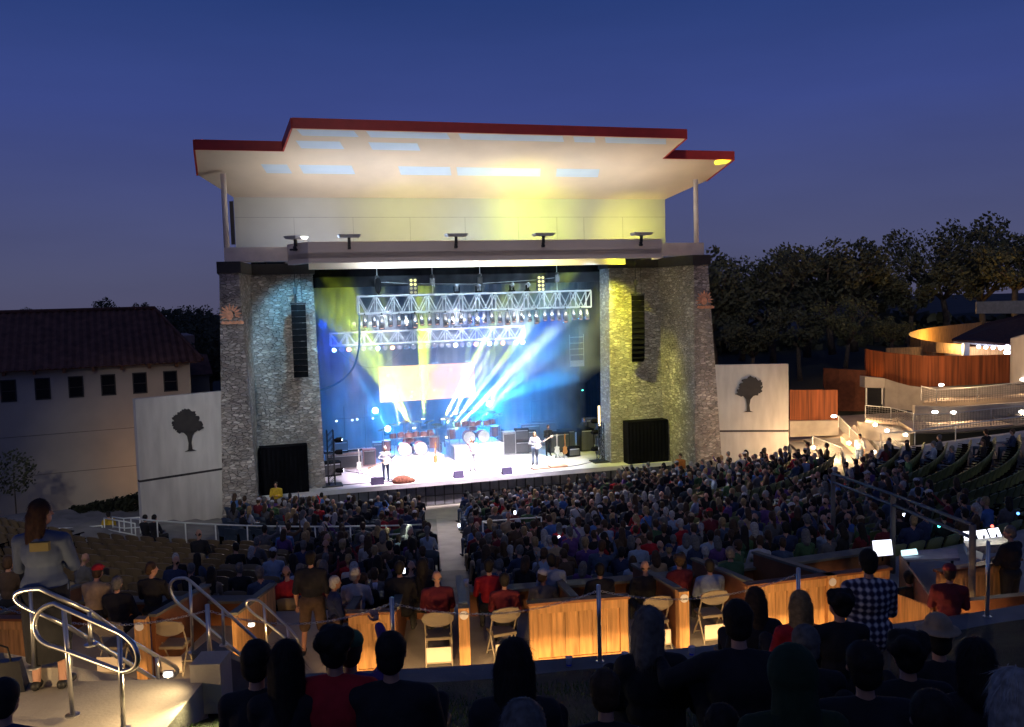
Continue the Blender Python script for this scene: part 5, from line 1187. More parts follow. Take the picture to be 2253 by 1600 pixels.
for x, lb in ((-20, 'partition at the left edge of the box seats'), (330, 'partition beginning at the post left of the stairs'), (870, 'partition beside the narrow cedar panel'), (1022, 'partition behind the disc post between the beige chairs'), (1270, 'partition behind the wide cedar panel'), (1500, 'partition behind the disc post left of the pale blue shirt'), (1660, 'partition at the left end of the long cedar panel'), (1822, 'partition behind the disc post beside the plaid shirt')):
    partition(x, lb)
partition(510, 'tall cedar side wall lit from the stair aisle', m=WOODO)
partition(770, 'low side wall right of the stair aisle', m=WOODD)
# the far counter along the front of the boxes, interrupted at the aisle
for x0, x1, lb in ((-60, 600, 'dark counter wall along the front of the left boxes'), (745, 1000, 'dark counter wall in front of the centre left box'), (1035, 1480, 'long dark counter wall in front of the centre boxes'), (1500, 1960, 'long dark counter wall in front of the right boxes')):
    t0, t1 = thx(x0, RFar, TZ), thx(x1, RFar, TZ); r = root('counter_wall', P_(RFar, (t0 + t1) / 2, 3.0), 0, lb, 'wall')
    mb = MB(); arcslab(mb, RFar - .12, RFar, zb(33.2), TZ + .45, t0, t1, 16); rel(r, 'panel', mb, WOODD)
    mb = MB(); arcslab(mb, RFar - .22, RFar + .12, TZ + .452, TZ + .50, t0, t1, 16); rel(r, 'top_rail', mb, mat('grey_cap', (.15, .145, .12), .7))
# mix position: angled timber walls
def pwall2(label, pts, m): return pwall('timber_wall', label, 'wall', pts, m, .12)
pwall2('angled cedar wall of the sound position lit at its foot', [(1945, 1300, 1385, 14.6), (2045, 1335, 1440, 13.3)], WOODO)
pwall('dark_counter', 'dark counter wall of the sound position', 'counter', [(1985, 1225, 1330, 17), (2062, 1330, 1350, 13.6), (2262, 1310, 1345, 13.6)], WOODD, .15)

# folding chairs
def folding_chair(loc, rz, label, back):
    r = root('folding_chair', loc, rz, label, 'chair', 'folding chairs in the box seats')
    m = MB(); 
    for x in (-.21, .21): m.tube([(x, -.25, .02), (x, .0, .45), (x, -.20, .88)], .014, 6); m.tube([(x * .9, .26, .02), (x * .9, -.05, .50)], .014, 6)
    m.tube([(-.21, -.2, .88), (.21, -.2, .88)], .014, 6); m.tube([(-.19, .22, .08), (.19, .22, .08)], .012, 6); m.tube([(-.21, -.22, .08), (.21, -.22, .08)], .012, 6); obj('frame', m, mat('beige_metal', (.34, .30, .24), .5, var=.05), parent=r)
    m = MB(); m.box(-.2, -.16, .43, .2, .22, .475); obj('seat', m, back, parent=r)
    m = MB(); vs = []; n_ = 22
    for k in range(n_): a = 2 * PI * k / n_; vs.append((.26 * math.cos(a), -.21 - .04 * (1 - abs(math.cos(a))), .80 + .125 * math.sin(a)))
    m.prism([(v[0], v[1] + .025, v[2]) for v in vs], vs); obj('backrest', m, back, parent=r)
    m = MB(); m.box(-.2, -.24, .1, .2, -.22, .34); obj('lower_panel', m, mat('beige_panel', (.62, .55, .47), .6, var=.05), parent=r); return r
BGE = mat('chair_beige', (.26, .22, .16), .6, var=.06)
for x, lb in ((255, 'beige folding chair behind the handrail loop'), (385, 'beige folding chair right of the left disc post'), (965, 'beige folding chair left of the centre disc post'), (1105, 'tilted beige folding chair right of the centre disc post'), (1440, 'beige folding chair behind the grey haired woman'), (1562, 'beige folding chair under the pale blue shirt')):
    th = thx(x, 36.0, TZ + .4); folding_chair(P_(36.0, th, TZ), th + (.25 if x == 1105 else 0), lb, BGE)

# chain posts on the wall cap with chains
cps = []
for x, lb in ((-40, 'chain post beyond the left edge'), (465, 'thin steel chain post at the stairs'), (868, 'steel chain post lit on its left edge'), (1320, 'dark steel chain post in front of the wide cedar panel'), (1757, 'steel chain post in front of the woman in red'), (2172, 'dark steel post in front of the rightmost cedar panel')):
    if x < 0: cps.append(D(0, 1335, 11.4)); continue
    Rn = 39.1; th = thx(x, Rn, 5.42); P = P_(Rn, th, 5.42); r = root('chain_post', P, 0, lb, 'post', 'chain posts on the retaining wall'); hh = 1.02 if x < 2100 else 1.1
    m = MB(); m.tube([(0, 0, 0), (0, 0, hh)], .028, 10); m.sph((0, 0, hh), (.028, .028, .012)); obj('post', m, STEEL, parent=r, smooth=True); m = MB(); m.lathe([(.06, 0), (.06, .01), (.03, .012)], 12); obj('flange', m, STEEL, parent=r); cps.append(P + Vector((0, 0, hh - .07)))
link = MB(); n_ = 10
for k in range(n_):
    a = 2 * PI * k / n_
ring = [(.022 * math.cos(2 * PI * k / 10), 0, .013 * math.sin(2 * PI * k / 10)) for k in range(11)]
for i in range(len(cps) - 2):
    A, B = cps[i], cps[i + 1]; ln = (B - A).length; sag = .22; m = MB(); N_ = int(ln / .036)
    for j in range(N_):
        t = (j + .5) / N_; P = A.lerp(B, t) - Vector((0, 0, 4 * sag * t * (1 - t))); dz = -(1 - 2 * t) * 4 * sag
        dd = (B - A + Vector((0, 0, dz))).normalized(); sd = dd.orthogonal().normalized(); sd = sd if j % 2 else dd.cross(sd)
        m.tube([P + dd * q[0] * 1.15 + sd * q[2] for q in ring], .0038, 3, cap=False)
    tag(obj('chain', m, STEEL, center=True), ['thin chain hanging at the left edge', 'chain hanging over the stair aisle', 'chain hanging between the lit post and the dark post', 'faint chain hanging behind the grey haired woman', 'chain beside the woman in red'][i], 'chain', 'chains between the steel posts')

# ================================================================== landing, stairs and handrails at the lower left
LZ = 6.71
mb = MB(); mb.box(-12, 3.0, 2, -2.95, 8.08, LZ); struct('landing', mb, CONC)
mb = MB(); ns = 14
for i in range(ns): mb.box(-4.9, 8.08 + i * .30, 2, -3.05, 8.08 + (i + 1) * .30 - .002, LZ - (i + 1) * .172)
struct('stairs', mb, CONC)
def cw(name, label, x0, y0, z0, x1, y1, z1, m=CONC, cat='wall'): mb = MB(); mb.box(x0, y0, z0, x1, y1, z1); return tag(obj(name, mb, m, center=True), label, cat)
cw('end_block', 'square concrete end block right of the stair head', -3.06, 7.98, LZ - .3, -2.78, 8.3, LZ + .17, cat='block')
cw('end_block', 'square concrete end block left of the stair head beside the woman', -4.62 + .1, 7.98, LZ - .3, -4.28, 8.25, LZ + .18, cat='block')
mb = MB(); mb.prism([(-3.05, 8.3, 2), (-2.8, 8.3, 2), (-2.8, 12.4, 2), (-3.05, 12.4, 2)], [(-3.05, 8.3, LZ + .1), (-2.8, 8.3, LZ + .1), (-2.8, 12.4, LZ - 2.2), (-3.05, 12.4, LZ - 2.2)]); tag(obj('stair_wall', mb, mat('dark_concrete', (.10, .095, .09), .9), center=True), 'concrete cheek wall on the right of the stairs', 'wall')
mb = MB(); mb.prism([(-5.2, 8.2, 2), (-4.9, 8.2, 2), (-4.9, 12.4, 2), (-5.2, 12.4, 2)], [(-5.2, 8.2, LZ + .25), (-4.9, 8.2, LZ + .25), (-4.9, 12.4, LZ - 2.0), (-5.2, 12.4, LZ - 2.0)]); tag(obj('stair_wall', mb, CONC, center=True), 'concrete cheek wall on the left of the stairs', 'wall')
q = [D(506, 1495, 11.2), D(536, 1451, 12.4), D(462, 1404, 12.2), D(422, 1436, 11.3)]; mb = MB(); mb.prism([Vector((p.x, p.y, 3.9)) for p in q], q); tag(obj('retaining_wing', mb, mat('dark_concrete', (.10, .095, .09), .9), center=True), 'dark sloping concrete wing wall right of the stairs', 'wall')  # darker concrete than the landing
mb = MB(); q = [D(95, 1600, 6.6), D(118, 1572, 6.75), D(160, 1568, 6.8), D(305, 1604, 6.5)]; 
mb.prism([Vector((p.x, p.y, LZ + .002)) for p in (D(85, 1640, 6.3), D(118, 1580, 6.75), D(160, 1574, 6.8), D(320, 1612, 6.5), D(330, 1700, 6))], [Vector((p.x, p.y, LZ + .06)) for p in (D(85, 1640, 6.3), D(118, 1580, 6.75), D(160, 1574, 6.8), D(320, 1612, 6.5), D(330, 1700, 6))]); tag(obj('curb', mb, CONCD, center=True), 'dark concrete curb at the bottom left corner', 'curb')
def arcpts(A, B, C, n=8):      # quadratic bend
    return [A.lerp(B, t / n).lerp(B.lerp(C, t / n), t / n) for t in range(n + 1)]
def handrail(label, tops, bots, posts, rad=.021):
    """closed looped handrail: tops list and bots list of world points, rounded ends"""
    r = root('handrail', posts[0][1], 0, label, 'handrail', 'stainless handrails at the stairs'); T = tops; B = bots
    def ext(p, q, k): d = (p - q).normalized(); return p + d * k
    l1 = ext(T[0], T[1], .26) - Vector((0, 0, .12)); l2 = ext(B[0], B[1], .26) - Vector((0, 0, .02))
    r1 = ext(T[-1], T[-2], .2) - Vector((0, 0, .02)); r2 = ext(B[-1], B[-2], .2) + Vector((0, 0, .06))
    pts = arcpts((l1 + l2) / 2, l1, T[0]) + T[1:-1] + arcpts(T[-1], r1, (r1 + r2) / 2) + arcpts((r1 + r2) / 2, r2, B[-1])[1:] + B[1:-1][::-1] + arcpts(B[0], l2, (l1 + l2) / 2)
    m = MB(); m.tube(pts, rad, 12, cap=False); rel(r, 'loop_rail', m, STEEL, smooth=True)
    for a, b in posts:
        m = MB(); m.tube([b, a], rad * .95, 12); rel(r, 'post', m, STEEL, smooth=True)
        m = MB(); m.lathe([(.06, 0), (.06, .012), (.03, .014)], 14, b); rel(r, 'flange', m, STEEL)
v3 = lambda x, y, d: D(x, y, d)
a1, a2 = v3(140, 1338, 7.25), v3(262, 1392, 6.95); b1, b2 = v3(146, 1432, 7.25), v3(268, 1478, 6.95)
handrail('near looped steel handrail standing on the lit landing', [v3(120, 1328, 7.3), a1, a2], [v3(122, 1424, 7.3), b1, b2], [(a1, v3(160, 1575, 7.25)), (a2, v3(272, 1606, 6.95))])
a1, a2, a3 = v3(418, 1278, 11.5), v3(490, 1340, 11.3), v3(600, 1440, 11.6); b1 = v3(420, 1350, 11.5); b3 = v3(590, 1492, 11.6)
handrail('larger looped steel handrail right of the stairs', [v3(408, 1272, 11.5), a1, a2, a3], [v3(412, 1344, 11.5), b1, b3], [(a1, v3(424, 1436, 11.5)), (a2, v3(493, 1420, 11.4)), (v3(560, 1404, 11.5), v3(564, 1500, 11.5))])
a1, a2, a3 = v3(196, 1345, 7.9), v3(290, 1412, 9.0), v3(384, 1466, 9.9); 
handrail('steel handrail descending beside the left cheek wall behind the woman', [v3(88, 1296, 7.75), v3(110, 1306, 7.75), a1, a2, a3], [v3(92, 1352, 7.75), v3(115, 1362, 7.75), v3(155, 1382, 7.9), v3(350, 1500, 9.9)], [(v3(68, 1300, 7.75), v3(75, 1470, 7.75)), (a1, v3(200, 1420, 7.9)), (v3(345, 1444, 9.5), v3(348, 1500, 9.5))], rad=.022)
a1, a2 = v3(580, 1330, 13.3), v3(632, 1378, 13.2); handrail('thin steel handrail beside the lit cedar side wall', [v3(570, 1322, 13.3), a1, a2], [v3(572, 1360, 13.3), v3(583, 1368, 13.3), v3(636, 1410, 13.2)], [(a1, v3(590, 1440, 13.3)), (a2, v3(640, 1450, 13.2))], rad=.02)
# handbag at the left edge
r = root('handbag', D(20, 1520, 7.9), .3, 'black handbag standing on the landing at the left edge', 'bag'); r.location.z = LZ + .003; r.location.x -= .1
m = MB(); m.prism([(-.28, -.1, 0), (.24, -.1, 0), (.24, .1, 0), (-.28, .1, 0)], [(-.24, -.05, .28), (.2, -.05, .28), (.2, .05, .28), (-.24, .05, .28)]); obj('bag_body', m, mat('black_leather', (.015, .015, .018), .35), parent=r)
m = MB(); m.tube([(-.12, 0, .28), (-.1, 0, .4), (0, 0, .45), (.1, 0, .4), (.12, 0, .28)], .01, 6); obj('handle', m, mat('black_leather', (.015, .015, .018)), parent=r)
# lamps in walls: warm light on terrace, panels and stairs
for x, y, d, lb in ((552, 1376, 13.0, 'small lamp on the lit cedar side wall'), (596, 1436, 12.8, 'small bright lamp at the foot of the stairs'), (368, 1486, 8.6, 'small step light low on the stair wall')):
    P = D(x, y, d); r = root('step_light', P, 0, lb, 'lamp', 'step lights by the stairs'); m = MB(); m.box(-.05, .02, -.03, .05, .05, .03); obj('housing', m, GALV, parent=r); m = MB(); m.sph((0, 0, 0), (.042, .02, .022)); obj('lens', m, emis('lamp_warmwhite', (1, .86, .72), 14), parent=r)
WARM = (1, .60, .24)
for x in (20, 420, 640, 820, 950, 1100, 1270, 1430, 1580, 1700, 1850, 2000, 2150):
    th = thx(x, 38.7, 4.8); P = P_(38.86, th, 4.92); pw = 24 if x not in (420, 640) else 30
    Q = P_(36.4, th, 4.80); dn = (Q - P).normalized(); sd = dn.cross(Vector((0, 0, 1))); tgt = P + (Matrix.Rotation(-R_(52), 3, sd) @ dn)
    light('SPOT', 'wall_light', P, pw * 9.5, WARM, tgt, size=.02, angle=104, blend=.12)
    light('SPOT', 'wall_light', P, pw * 2.2, WARM, P_(36.4, th, 4.45), size=.04, angle=150, blend=1)
light('SPOT', 'step_lamp', D(590, 1420, 12.9), 60, WARM, D(545, 1400, 13.2), size=.05, angle=150, blend=1)
light('SPOT', 'landing_lamp', (-2.9, 7.1, LZ + .38), 55, (1, .68, .32), (-4.2, 7.3, LZ), size=.05, angle=150, blend=1)
light('SPOT', 'landing_lamp', (-3.0, 7.9, LZ + .28), 22, (1, .72, .36), (-3.8, 7.3, LZ), size=.05, angle=140, blend=1)
light('SPOT', 'landing_lamp', (-5.3, 6.3, LZ + .4), 120, (1, .66, .30), (-4.2, 7.0, LZ), size=.05, angle=150, blend=1)
light('SPOT', 'landing_lamp', (-2.88, 7.6, LZ + .3), 90, (1, .85, .4), (-2.45, 7.05, 6.45), size=.05, angle=130, blend=1)
light('SPOT', 'stair_lamp', (-3.12, 9.5, 6.4), 70, (1, .7, .35), (-4.9, 9.6, 6.1), size=.05, angle=140, blend=1)

# ================================================================== sound position at the right
fr = root('pipe_frame', D(1833, 1225, 22), 0, 'tall pipe frame around the sound position', 'frame'); pts = [(D(1833, 1228, 22), D(1833, 1042, 22)), (D(1964, 1292, 18), D(1967, 1088, 18)), (D(2137, 1402, 14.4), D(2140, 1155, 14.4))]
for nm, (a, b) in zip('abc', pts): m = MB(); m.tube([a, Vector((a.x, a.y, b.z))], .055, 10); rel(fr, 'post', m, mat('dull_pipe', (.17, .155, .135), .6), smooth=True)
m = MB()
for (a, b), (c, d) in zip(pts[:-1], pts[1:]):
    for dz in (0, -.22): m.tube([Vector((a.x, a.y, b.z + dz)), Vector((c.x, c.y, d.z + dz))], .035, 8)
rel(fr, 'top_rail', m, mat('blue_grey_metal', (.035, .04, .075), .6))
def slab(name, label, cat, P, m, th=.05): mb = MB(); Q = [D(*p) for p in P]; mb.prism([q - Vector((0, 0, th)) for q in Q], Q); return tag(obj(name, mb, m, center=True), label, cat)
slab('desk', 'long grey covered desk of the sound position', 'desk', [(1985, 1232, 17.0), (2112, 1228, 16.6), (2105, 1206, 18), (1990, 1212, 18)], mat('desk_cover', (.25, .26, .34), .7))
for i in range(2):
    x = (1998, 2095)[i]; P = D(x, 1225, 17.3); m = MB(); m.tube([P - Vector((0, 0, .8)), P - Vector((0, 0, .06))], .03); tag(obj('desk_leg_stand', m, BLKM, center=True), ['left trestle under the grey desk', 'right trestle under the grey desk'][i], 'trestle')
def monitor(label, P, glow, s=6):
    r = root('monitor', D(*P[3]), 0, label, 'monitor'); mb = MB(); Q = [D(*p) for p in P]; n_ = (Q[1] - Q[0]).cross(Q[3] - Q[0]).normalized(); n_ = n_ if n_.y > 0 else -n_
    mb.prism([q + n_ * .004 for q in Q], [q + n_ * .04 for q in Q]); rel(r, 'casing', mb, BLKP); mb = MB(); mb.add(Q, [(0, 1, 2, 3)]); rel(r, 'display', mb, emis(glow, (.82, .84, 1), s)); 
    mb = MB(); c = (Q[2] + Q[3]) / 2 + n_ * .05; mb.tube([c - Vector((0, 0, .12)), c + Vector((0, 0, .12))], .02); rel(r, 'stand', mb, BLKP)
monitor('bright white monitor standing left on the sound desk', [(1919, 1190, 17.2), (1961, 1187, 17.2), (1965, 1221, 17.2), (1923, 1225, 17.2)], 'screen_glow', 2.2)
monitor('left glowing screen of the mixing console', [(2118, 1170, 16.8), (2142, 1168, 16.8), (2148, 1188, 16.6), (2124, 1196, 16.6)], 'console_glow', 3)
monitor('middle glowing screen of the mixing console', [(2145, 1168, 16.8), (2169, 1165, 16.8), (2178, 1186, 16.6), (2154, 1189, 16.6)], 'console_glow', 3)
monitor('right glowing screen of the mixing console', [(2173, 1164, 16.8), (2196, 1161, 16.8), (2206, 1184, 16.6), (2182, 1187, 16.6)], 'console_glow', 3)
slab('laptop', 'small lit laptop keyboard right of the white monitor', 'laptop', [(1984, 1222, 17.2), (2020, 1218, 17.2), (2016, 1207, 17.4), (1982, 1211, 17.4)], emis('laptop_glow', (.6, .9, .95), 1.6), .02)
slab('mixing_console', 'mixing console lit by its three screens', 'mixing console', [(2128, 1205, 15.6), (2215, 1196, 15.6), (2222, 1178, 16.5), (2120, 1190, 16.5)], mat('console_panel', (.5, .48, .42), .5, var=.4, scale=15), .15)
slab('paper_sheet', 'lit papers lying before the mixing console', 'paper', [(2128, 1218, 15.2), (2160, 1232, 15.0), (2164, 1218, 15.2), (2135, 1205, 15.4)], mat('paper_sheet', (.8, .76, .6), .7), .01)
P = D(2160, 1180, 16.2); light('POINT', 'console_lamp', P + Vector((0, -.2, .45)), 14, (1, .95, .8), size=.08)
for x, y, d, c, lb in ((2066, 1158, 20, (.1, 1, .9), 'tiny teal indicator light in the sound position'), (2183, 1158, 17, (1, .12, .08), 'tiny red lamp above the console screens'), (2100, 1168, 18, (1, .3, .12), 'tiny orange lamp left of the console screens'), (2240, 1130, 18, (.1, .3, 1), 'tiny blue lamp at the right edge above the sound desk'), (1990, 1135, 24, (.8, .85, 1), 'phone glowing white in the crowd left of the sound position')):
    mb = MB(); mb.sph((0, 0, 0), .03 if d < 22 else .07); tag(obj('indicator_lamp', mb, emis('ind_%d' % x, c, 5), loc=D(x, y, d)), lb, 'lamp')
# phones glowing in the crowd
for i, (x, y, lb) in enumerate(((1368, 1178, 'violet glowing phone held up in the centre of the crowd'), (1133, 1128, 'small white phone in the middle rows'), (1090, 1180, 'small phone glow near the centre aisle railing'), (1010, 1156, 'phone glow close to the centre aisle'), (1230, 1183, 'small phone glow right of the centre aisle'), (888, 1256, 'bluish phone glow above the counter left of the aisle'), (1572, 1290, 'faint phone glow right of the beige chair'))):
    d = 24 if i < 5 else 16.5; P = D(x, y, d); m = MB(); s_ = .09 if i == 0 else .05; m.box(-s_ * .6, -.004, -s_, s_ * .6, .004, s_); tag(obj('phone', m, emis('phone_%d' % (i == 0), (.55, .5, 1) if i == 0 else (.8, .85, 1), 5), loc=P), lb, 'phone')
# plastic cups
CUP = mat('cup_plastic', (.55, .58, .70), .3, var=.05)
for i, (x, y, lb) in enumerate(((1252, 1468, 'blue and clear plastic cup standing on the wall cap left of the dark chain post'), (1375, 1464, 'plastic cup on the wall cap beside the grey haired woman'), (1522, 1452, 'plastic cup on the wall cap behind the dark haired figure'))):
    th = thx(x, 39.15, 5.42); P = P_(39.15, th, 5.422); r = root('plastic_cup', P, 0, lb, 'cup'); m = MB(); m.lathe([(.033, 0), (.045, .11), (.047, .115), (.043, .11)], 14); obj('cup', m, CUP, parent=r, smooth=True); m = MB(); m.lathe([(.034, .004), (.0375, .045)], 14); obj('label_band', m, mat('cup_blue', (.05, .08, .6), .4), parent=r)
for i, (x, y, lb) in enumerate(((824, 1258, 'plastic cup on the counter left of the aisle'), (1026, 1290, 'plastic cup on the partition rail by the centre post'))):
    P = D(x, y, 16.3); P.z = TZ + .505 if i == 0 else P.z; r = root('plastic_cup', P, 0, lb, 'cup'); m = MB(); m.lathe([(.035, 0), (.05, .13), (.047, .125)], 14); obj('cup', m, CUP, parent=r, smooth=True)
# ================================================================== people
def V3(*a): return Vector(a)
def pose_joints(kind, rr, fem=False, lean=0., turn=0., arms='lap', sitz=.45, spread=0.):
    """joints facing +Y, origin on the floor (standing) or on the floor under the hips (sitting)"""
    J = {}; sw = .165 if fem else .19; hw = .10 if fem else .095
    if kind in ('sit', 'ground'):
        hz_ = sitz + .09 if kind == 'sit' else .11
    elif kind == 'stand': hz_ = .93
    hip = V3(0, 0, hz_); J['pel'] = hip; sl = math.sin(lean); cl = math.cos(lean)
    up = lambda h, y=0: hip + V3(0, sl * h + y, cl * h)
    J['belly'] = up(.17, .01); J['chest'] = up(.35); J['neckb'] = up(.50, -.01); J['neckt'] = up(.60, .01); J['head'] = up(.70, .035)
    for s, n in ((-1, 'L'), (1, 'R')):
        sh = up(.46) + V3(s * sw, 0, 0); J['sh' + n] = sh
        if arms == 'lap': el = sh + V3(s * .05, .10, -.27); wr = el + V3(-s * .10, .20, -.02)
        elif arms == 'down': el = sh + V3(s * .07, -.02, -.29); wr = el + V3(s * .01, .08, -.25)
        elif arms == 'fold': el = sh + V3(s * .05, .08, -.27); wr = el + V3(-s * .24, .16, .05)
        elif arms == 'raise' and s > 0: el = sh + V3(.10, .22, .08); wr = el + V3(-.08, .12, .20)
        elif arms == 'wide' and s < 0: el = sh + V3(-.22, .10, -.14); wr = el + V3(-.02, .22, .03)
        elif arms == 'guitar': el = sh + V3(s * .12, .04, -.27) if s > 0 else sh + V3(-.14, .10, -.22); wr = el + (V3(-.22, .20, .02) if s > 0 else V3(-.18, .22, .14))
        elif arms == 'drum': el = sh + V3(s * .12, .08, -.24); wr = el + V3(s * .02, .22, .10)
        else: el = sh + V3(s * .05, .10, -.27); wr = el + V3(-s * .10, .20, -.02)
        J['el' + n] = el; J['wr' + n] = wr; J['ha' + n] = wr + (wr - el).normalized() * .07
        h = hip + V3(s * hw, 0, -.02); J['hp' + n] = h
        if kind == 'sit': kn = h + V3(s * .05, .43, .02); an = V3(kn.x, kn.y + .03, .08)
        elif kind == 'ground': kn = h + V3(s * .12, .38, .28); an = V3(kn.x - s * .04, kn.y + .30, .06)
        else: kn = h + V3(s * .02 + s * spread, .02, -.43); an = V3(kn.x + s * spread, -.02, .08)
        J['kn' + n] = kn; J['an' + n] = an; J['to' + n] = V3(an.x + s * .02, an.y + .17, .035)
    return J
def body_prims(J, fem=False, fat=1., sleeves='long', legs='pants', hair='short', turn=0., coat=False, headscale=1.):
    """list of (tag, 'cap'|'ell', ...)"""
    P = []; f = fat; up = (J['neckb'] - J['pel']).normalized()
    cw_ = .150 if fem else .165; 
    top = 'shirt'; low = 'pants' if legs != 'skirt' else 'pants'
    P += [(low, 'ell', J['pel'], ((.165 if fem else .16) * f, .125 * f, .12)), (top, 'ell', J['belly'], (.145 * f if not fem else .13 * f, .115 * f, .15)), (top, 'ell', J['chest'], (cw_ * f, .118 * f, .19)),
          (top, 'cap', J['shL'].lerp(J['shR'], .12), .062 * f, J['shR'].lerp(J['shL'], .12), .062 * f), (top, 'cap', J['shL'], .056 * f, J['neckb'] + V3(0, 0, .015), .05), (top, 'cap', J['shR'], .056 * f, J['neckb'] + V3(0, 0, .015), .05), ('skin', 'cap', J['neckb'], .053, J['neckt'], .05)]
    h = J['head']; ct, st = math.cos(turn), math.sin(turn); hr = lambda x, y, z: h + V3(x * ct - y * st, x * st + y * ct, z) * headscale
    q = headscale
    P += [('skin', 'ell', hr(0, 0, .02), (.077 * q, .095 * q, .105 * q)), ('skin', 'ell', hr(0, .035, -.055), (.056 * q, .062 * q, .06 * q)), ('skin', 'cap', hr(0, .09, .01), .012, hr(0, .108, -.02), .016), ('skin', 'ell', hr(-.078, 0, -.005), (.014, .022, .032)), ('skin', 'ell', hr(.078, 0, -.005), (.014, .022, .032))]
    fs = 'shirt' if sleeves == 'long' else 'skin'
    for n in 'LR':
        P += [(top, 'cap', J['sh' + n], .057 * f, J['el' + n], .043 * f), (fs, 'cap', J['el' + n], .043 * f, J['wr' + n], .028), ('skin', 'ell', J['ha' + n], (.030, .036, .030))]
        P += [(low, 'cap', J['hp' + n], .092 * f, J['kn' + n], .060), (low if legs == 'pants' else 'skin', 'cap', J['kn' + n], .058, J['an' + n], .040), ('shoe', 'cap', J['an' + n] - V3(0, .03, .03), .042, J['to' + n], .034)]
    if legs == 'shorts':
        for n in 'LR': P += [(low, 'cap', J['hp' + n], .105, J['kn' + n], .085)]
    if legs == 'skirt': 
        m_ = (J['anL'] + J['anR']) / 2; m_ = V3(m_.x, m_.y, .28); P += [(low, 'cap', J['pel'], .15, m_, .17)]
    if coat: P += [(top, 'ell', J['pel'] + V3(0, 0, .02), (.19 * f, .15 * f, .20))]
    H = []
    if hair in ('short', 'bald', 'curly', 'long', 'bob', 'pony', 'bun', 'cap', 'hat', 'hood'):
        if hair == 'bald': H += [('hair', 'cap', hr(-.07, -.05, -.01), .025, hr(.07, -.05, -.01), .025)]
        else: H += [('hair', 'ell', hr(0, -.018, .042), (.088 * q, .098 * q, .098 * q)), ('hair', 'ell', hr(0, -.045, -.02), (.078 * q, .07 * q, .08 * q))]
        if hair == 'curly': 
            for k in range(11): a = 2 * PI * k / 11; H.append(('hair', 'ell', hr(.075 * math.cos(a), -.03 + .07 * math.sin(a), .06 + .03 * math.cos(3 * a)), (.045, .045, .045)))
        if hair in ('long', 'bob'):
            ln = .34 if hair == 'long' else .15
            H += [('hair', 'cap', hr(0, -.06, -.02), .075, hr(0, -.10, -ln), .065 if hair == 'long' else .07), ('hair', 'cap', hr(-.06, -.035, 0), .045, hr(-.07, -.06, -ln * .85), .035), ('hair', 'cap', hr(.06, -.035, 0), .045, hr(.07, -.06, -ln * .85), .035)]
        if hair == 'pony': H += [('hair', 'cap', hr(0, -.10, .05), .035, hr(0, -.13, -.02), .045), ('hair', 'cap', hr(0, -.13, -.02), .045, hr(0, -.13, -.24), .025)]
        if hair == 'bun': H += [('hair', 'ell', hr(0, -.07, .13), (.045, .045, .04))]
    X = []
    if hair == 'cap': X += [('hat', 'ell', hr(0, -.005, .07), (.094, .108, .075)), ('hat', 'ell', hr(0, .12, .055), (.06, .07, .012))]
    if hair == 'hat': X += [('hat', 'ell', hr(0, -.01, .115), (.088, .10, .075)), ('hat', 'ell', hr(0, 0, .075), (.155, .175, .016))]
    if hair == 'hood': X += [('hat', 'ell', hr(0, -.03, .03), (.115, .125, .135)), ('hat', 'cap', hr(0, -.06, -.06), .10, J['neckb'] + V3(0, -.03, 0), .12)]
    return P, H, X
def prim_mb(prims, grow=0., seg=12, rings=8):
    mb = MB(); zv = Vector((0, 0, 1))
    for p in prims:
        if p[1] == 'ell':
            r = tuple(max(.004, a + grow) for a in p[3]); mb.sph(p[2], r, seg, rings)
        else:
            A, ra, B, rb = p[2], p[3] + grow, p[4], p[5] + grow; ax = (B - A); 
            if ax.length < 1e-5: ax = Vector((0, 0, 1))
            d = ax.normalized(); Q = zv.rotation_difference(d); vs = []; fs = []; n = seg; m = rings + (rings % 2)
            rows_ = []
            for i in range(1, m + 1):
                ph = -PI / 2 + PI * (i - .5) / m; bot = ph < 0
                for k in range(n):
                    a = 2 * PI * k / n; v = Vector((math.cos(ph) * math.cos(a), math.cos(ph) * math.sin(a), math.sin(ph)))
                    vs.append((A + (Q @ v) * ra) if bot else (B + (Q @ v) * rb))
            for i in range(m - 1):
                for k in range(n): fs.append((i * n + k, i * n + (k + 1) % n, (i + 1) * n + (k + 1) % n, (i + 1) * n + k))
            fs += [tuple(range(n))[::-1], tuple(range((m - 1) * n, m * n))]; mb.add(vs, fs)
    return mb
def remesh(mb, vox, smooth=3, dec=None, name='m'):
    me = mb.mesh(name); o = bpy.data.objects.new('tmp', me); col.objects.link(o)
    md = o.modifiers.new('r', 'REMESH'); md.mode = 'VOXEL'; md.voxel_size = vox; md.use_smooth_shade = True
    if smooth: s = o.modifiers.new('s', 'SMOOTH'); s.iterations = smooth; s.factor = .5
    if dec: d = o.modifiers.new('d', 'DECIMATE'); d.ratio = dec
    dg = bpy.context.evaluated_depsgraph_get(); dg.update(); ev = o.evaluated_get(dg); out = bpy.data.meshes.new_from_object(ev)
    bpy.data.objects.remove(o); bpy.data.meshes.remove(me); out.name = name
    out.polygons.foreach_set('use_smooth', [True] * len(out.polygons)); return out
TAGS = ['skin', 'shirt', 'pants', 'shoe', 'hair', 'hat']
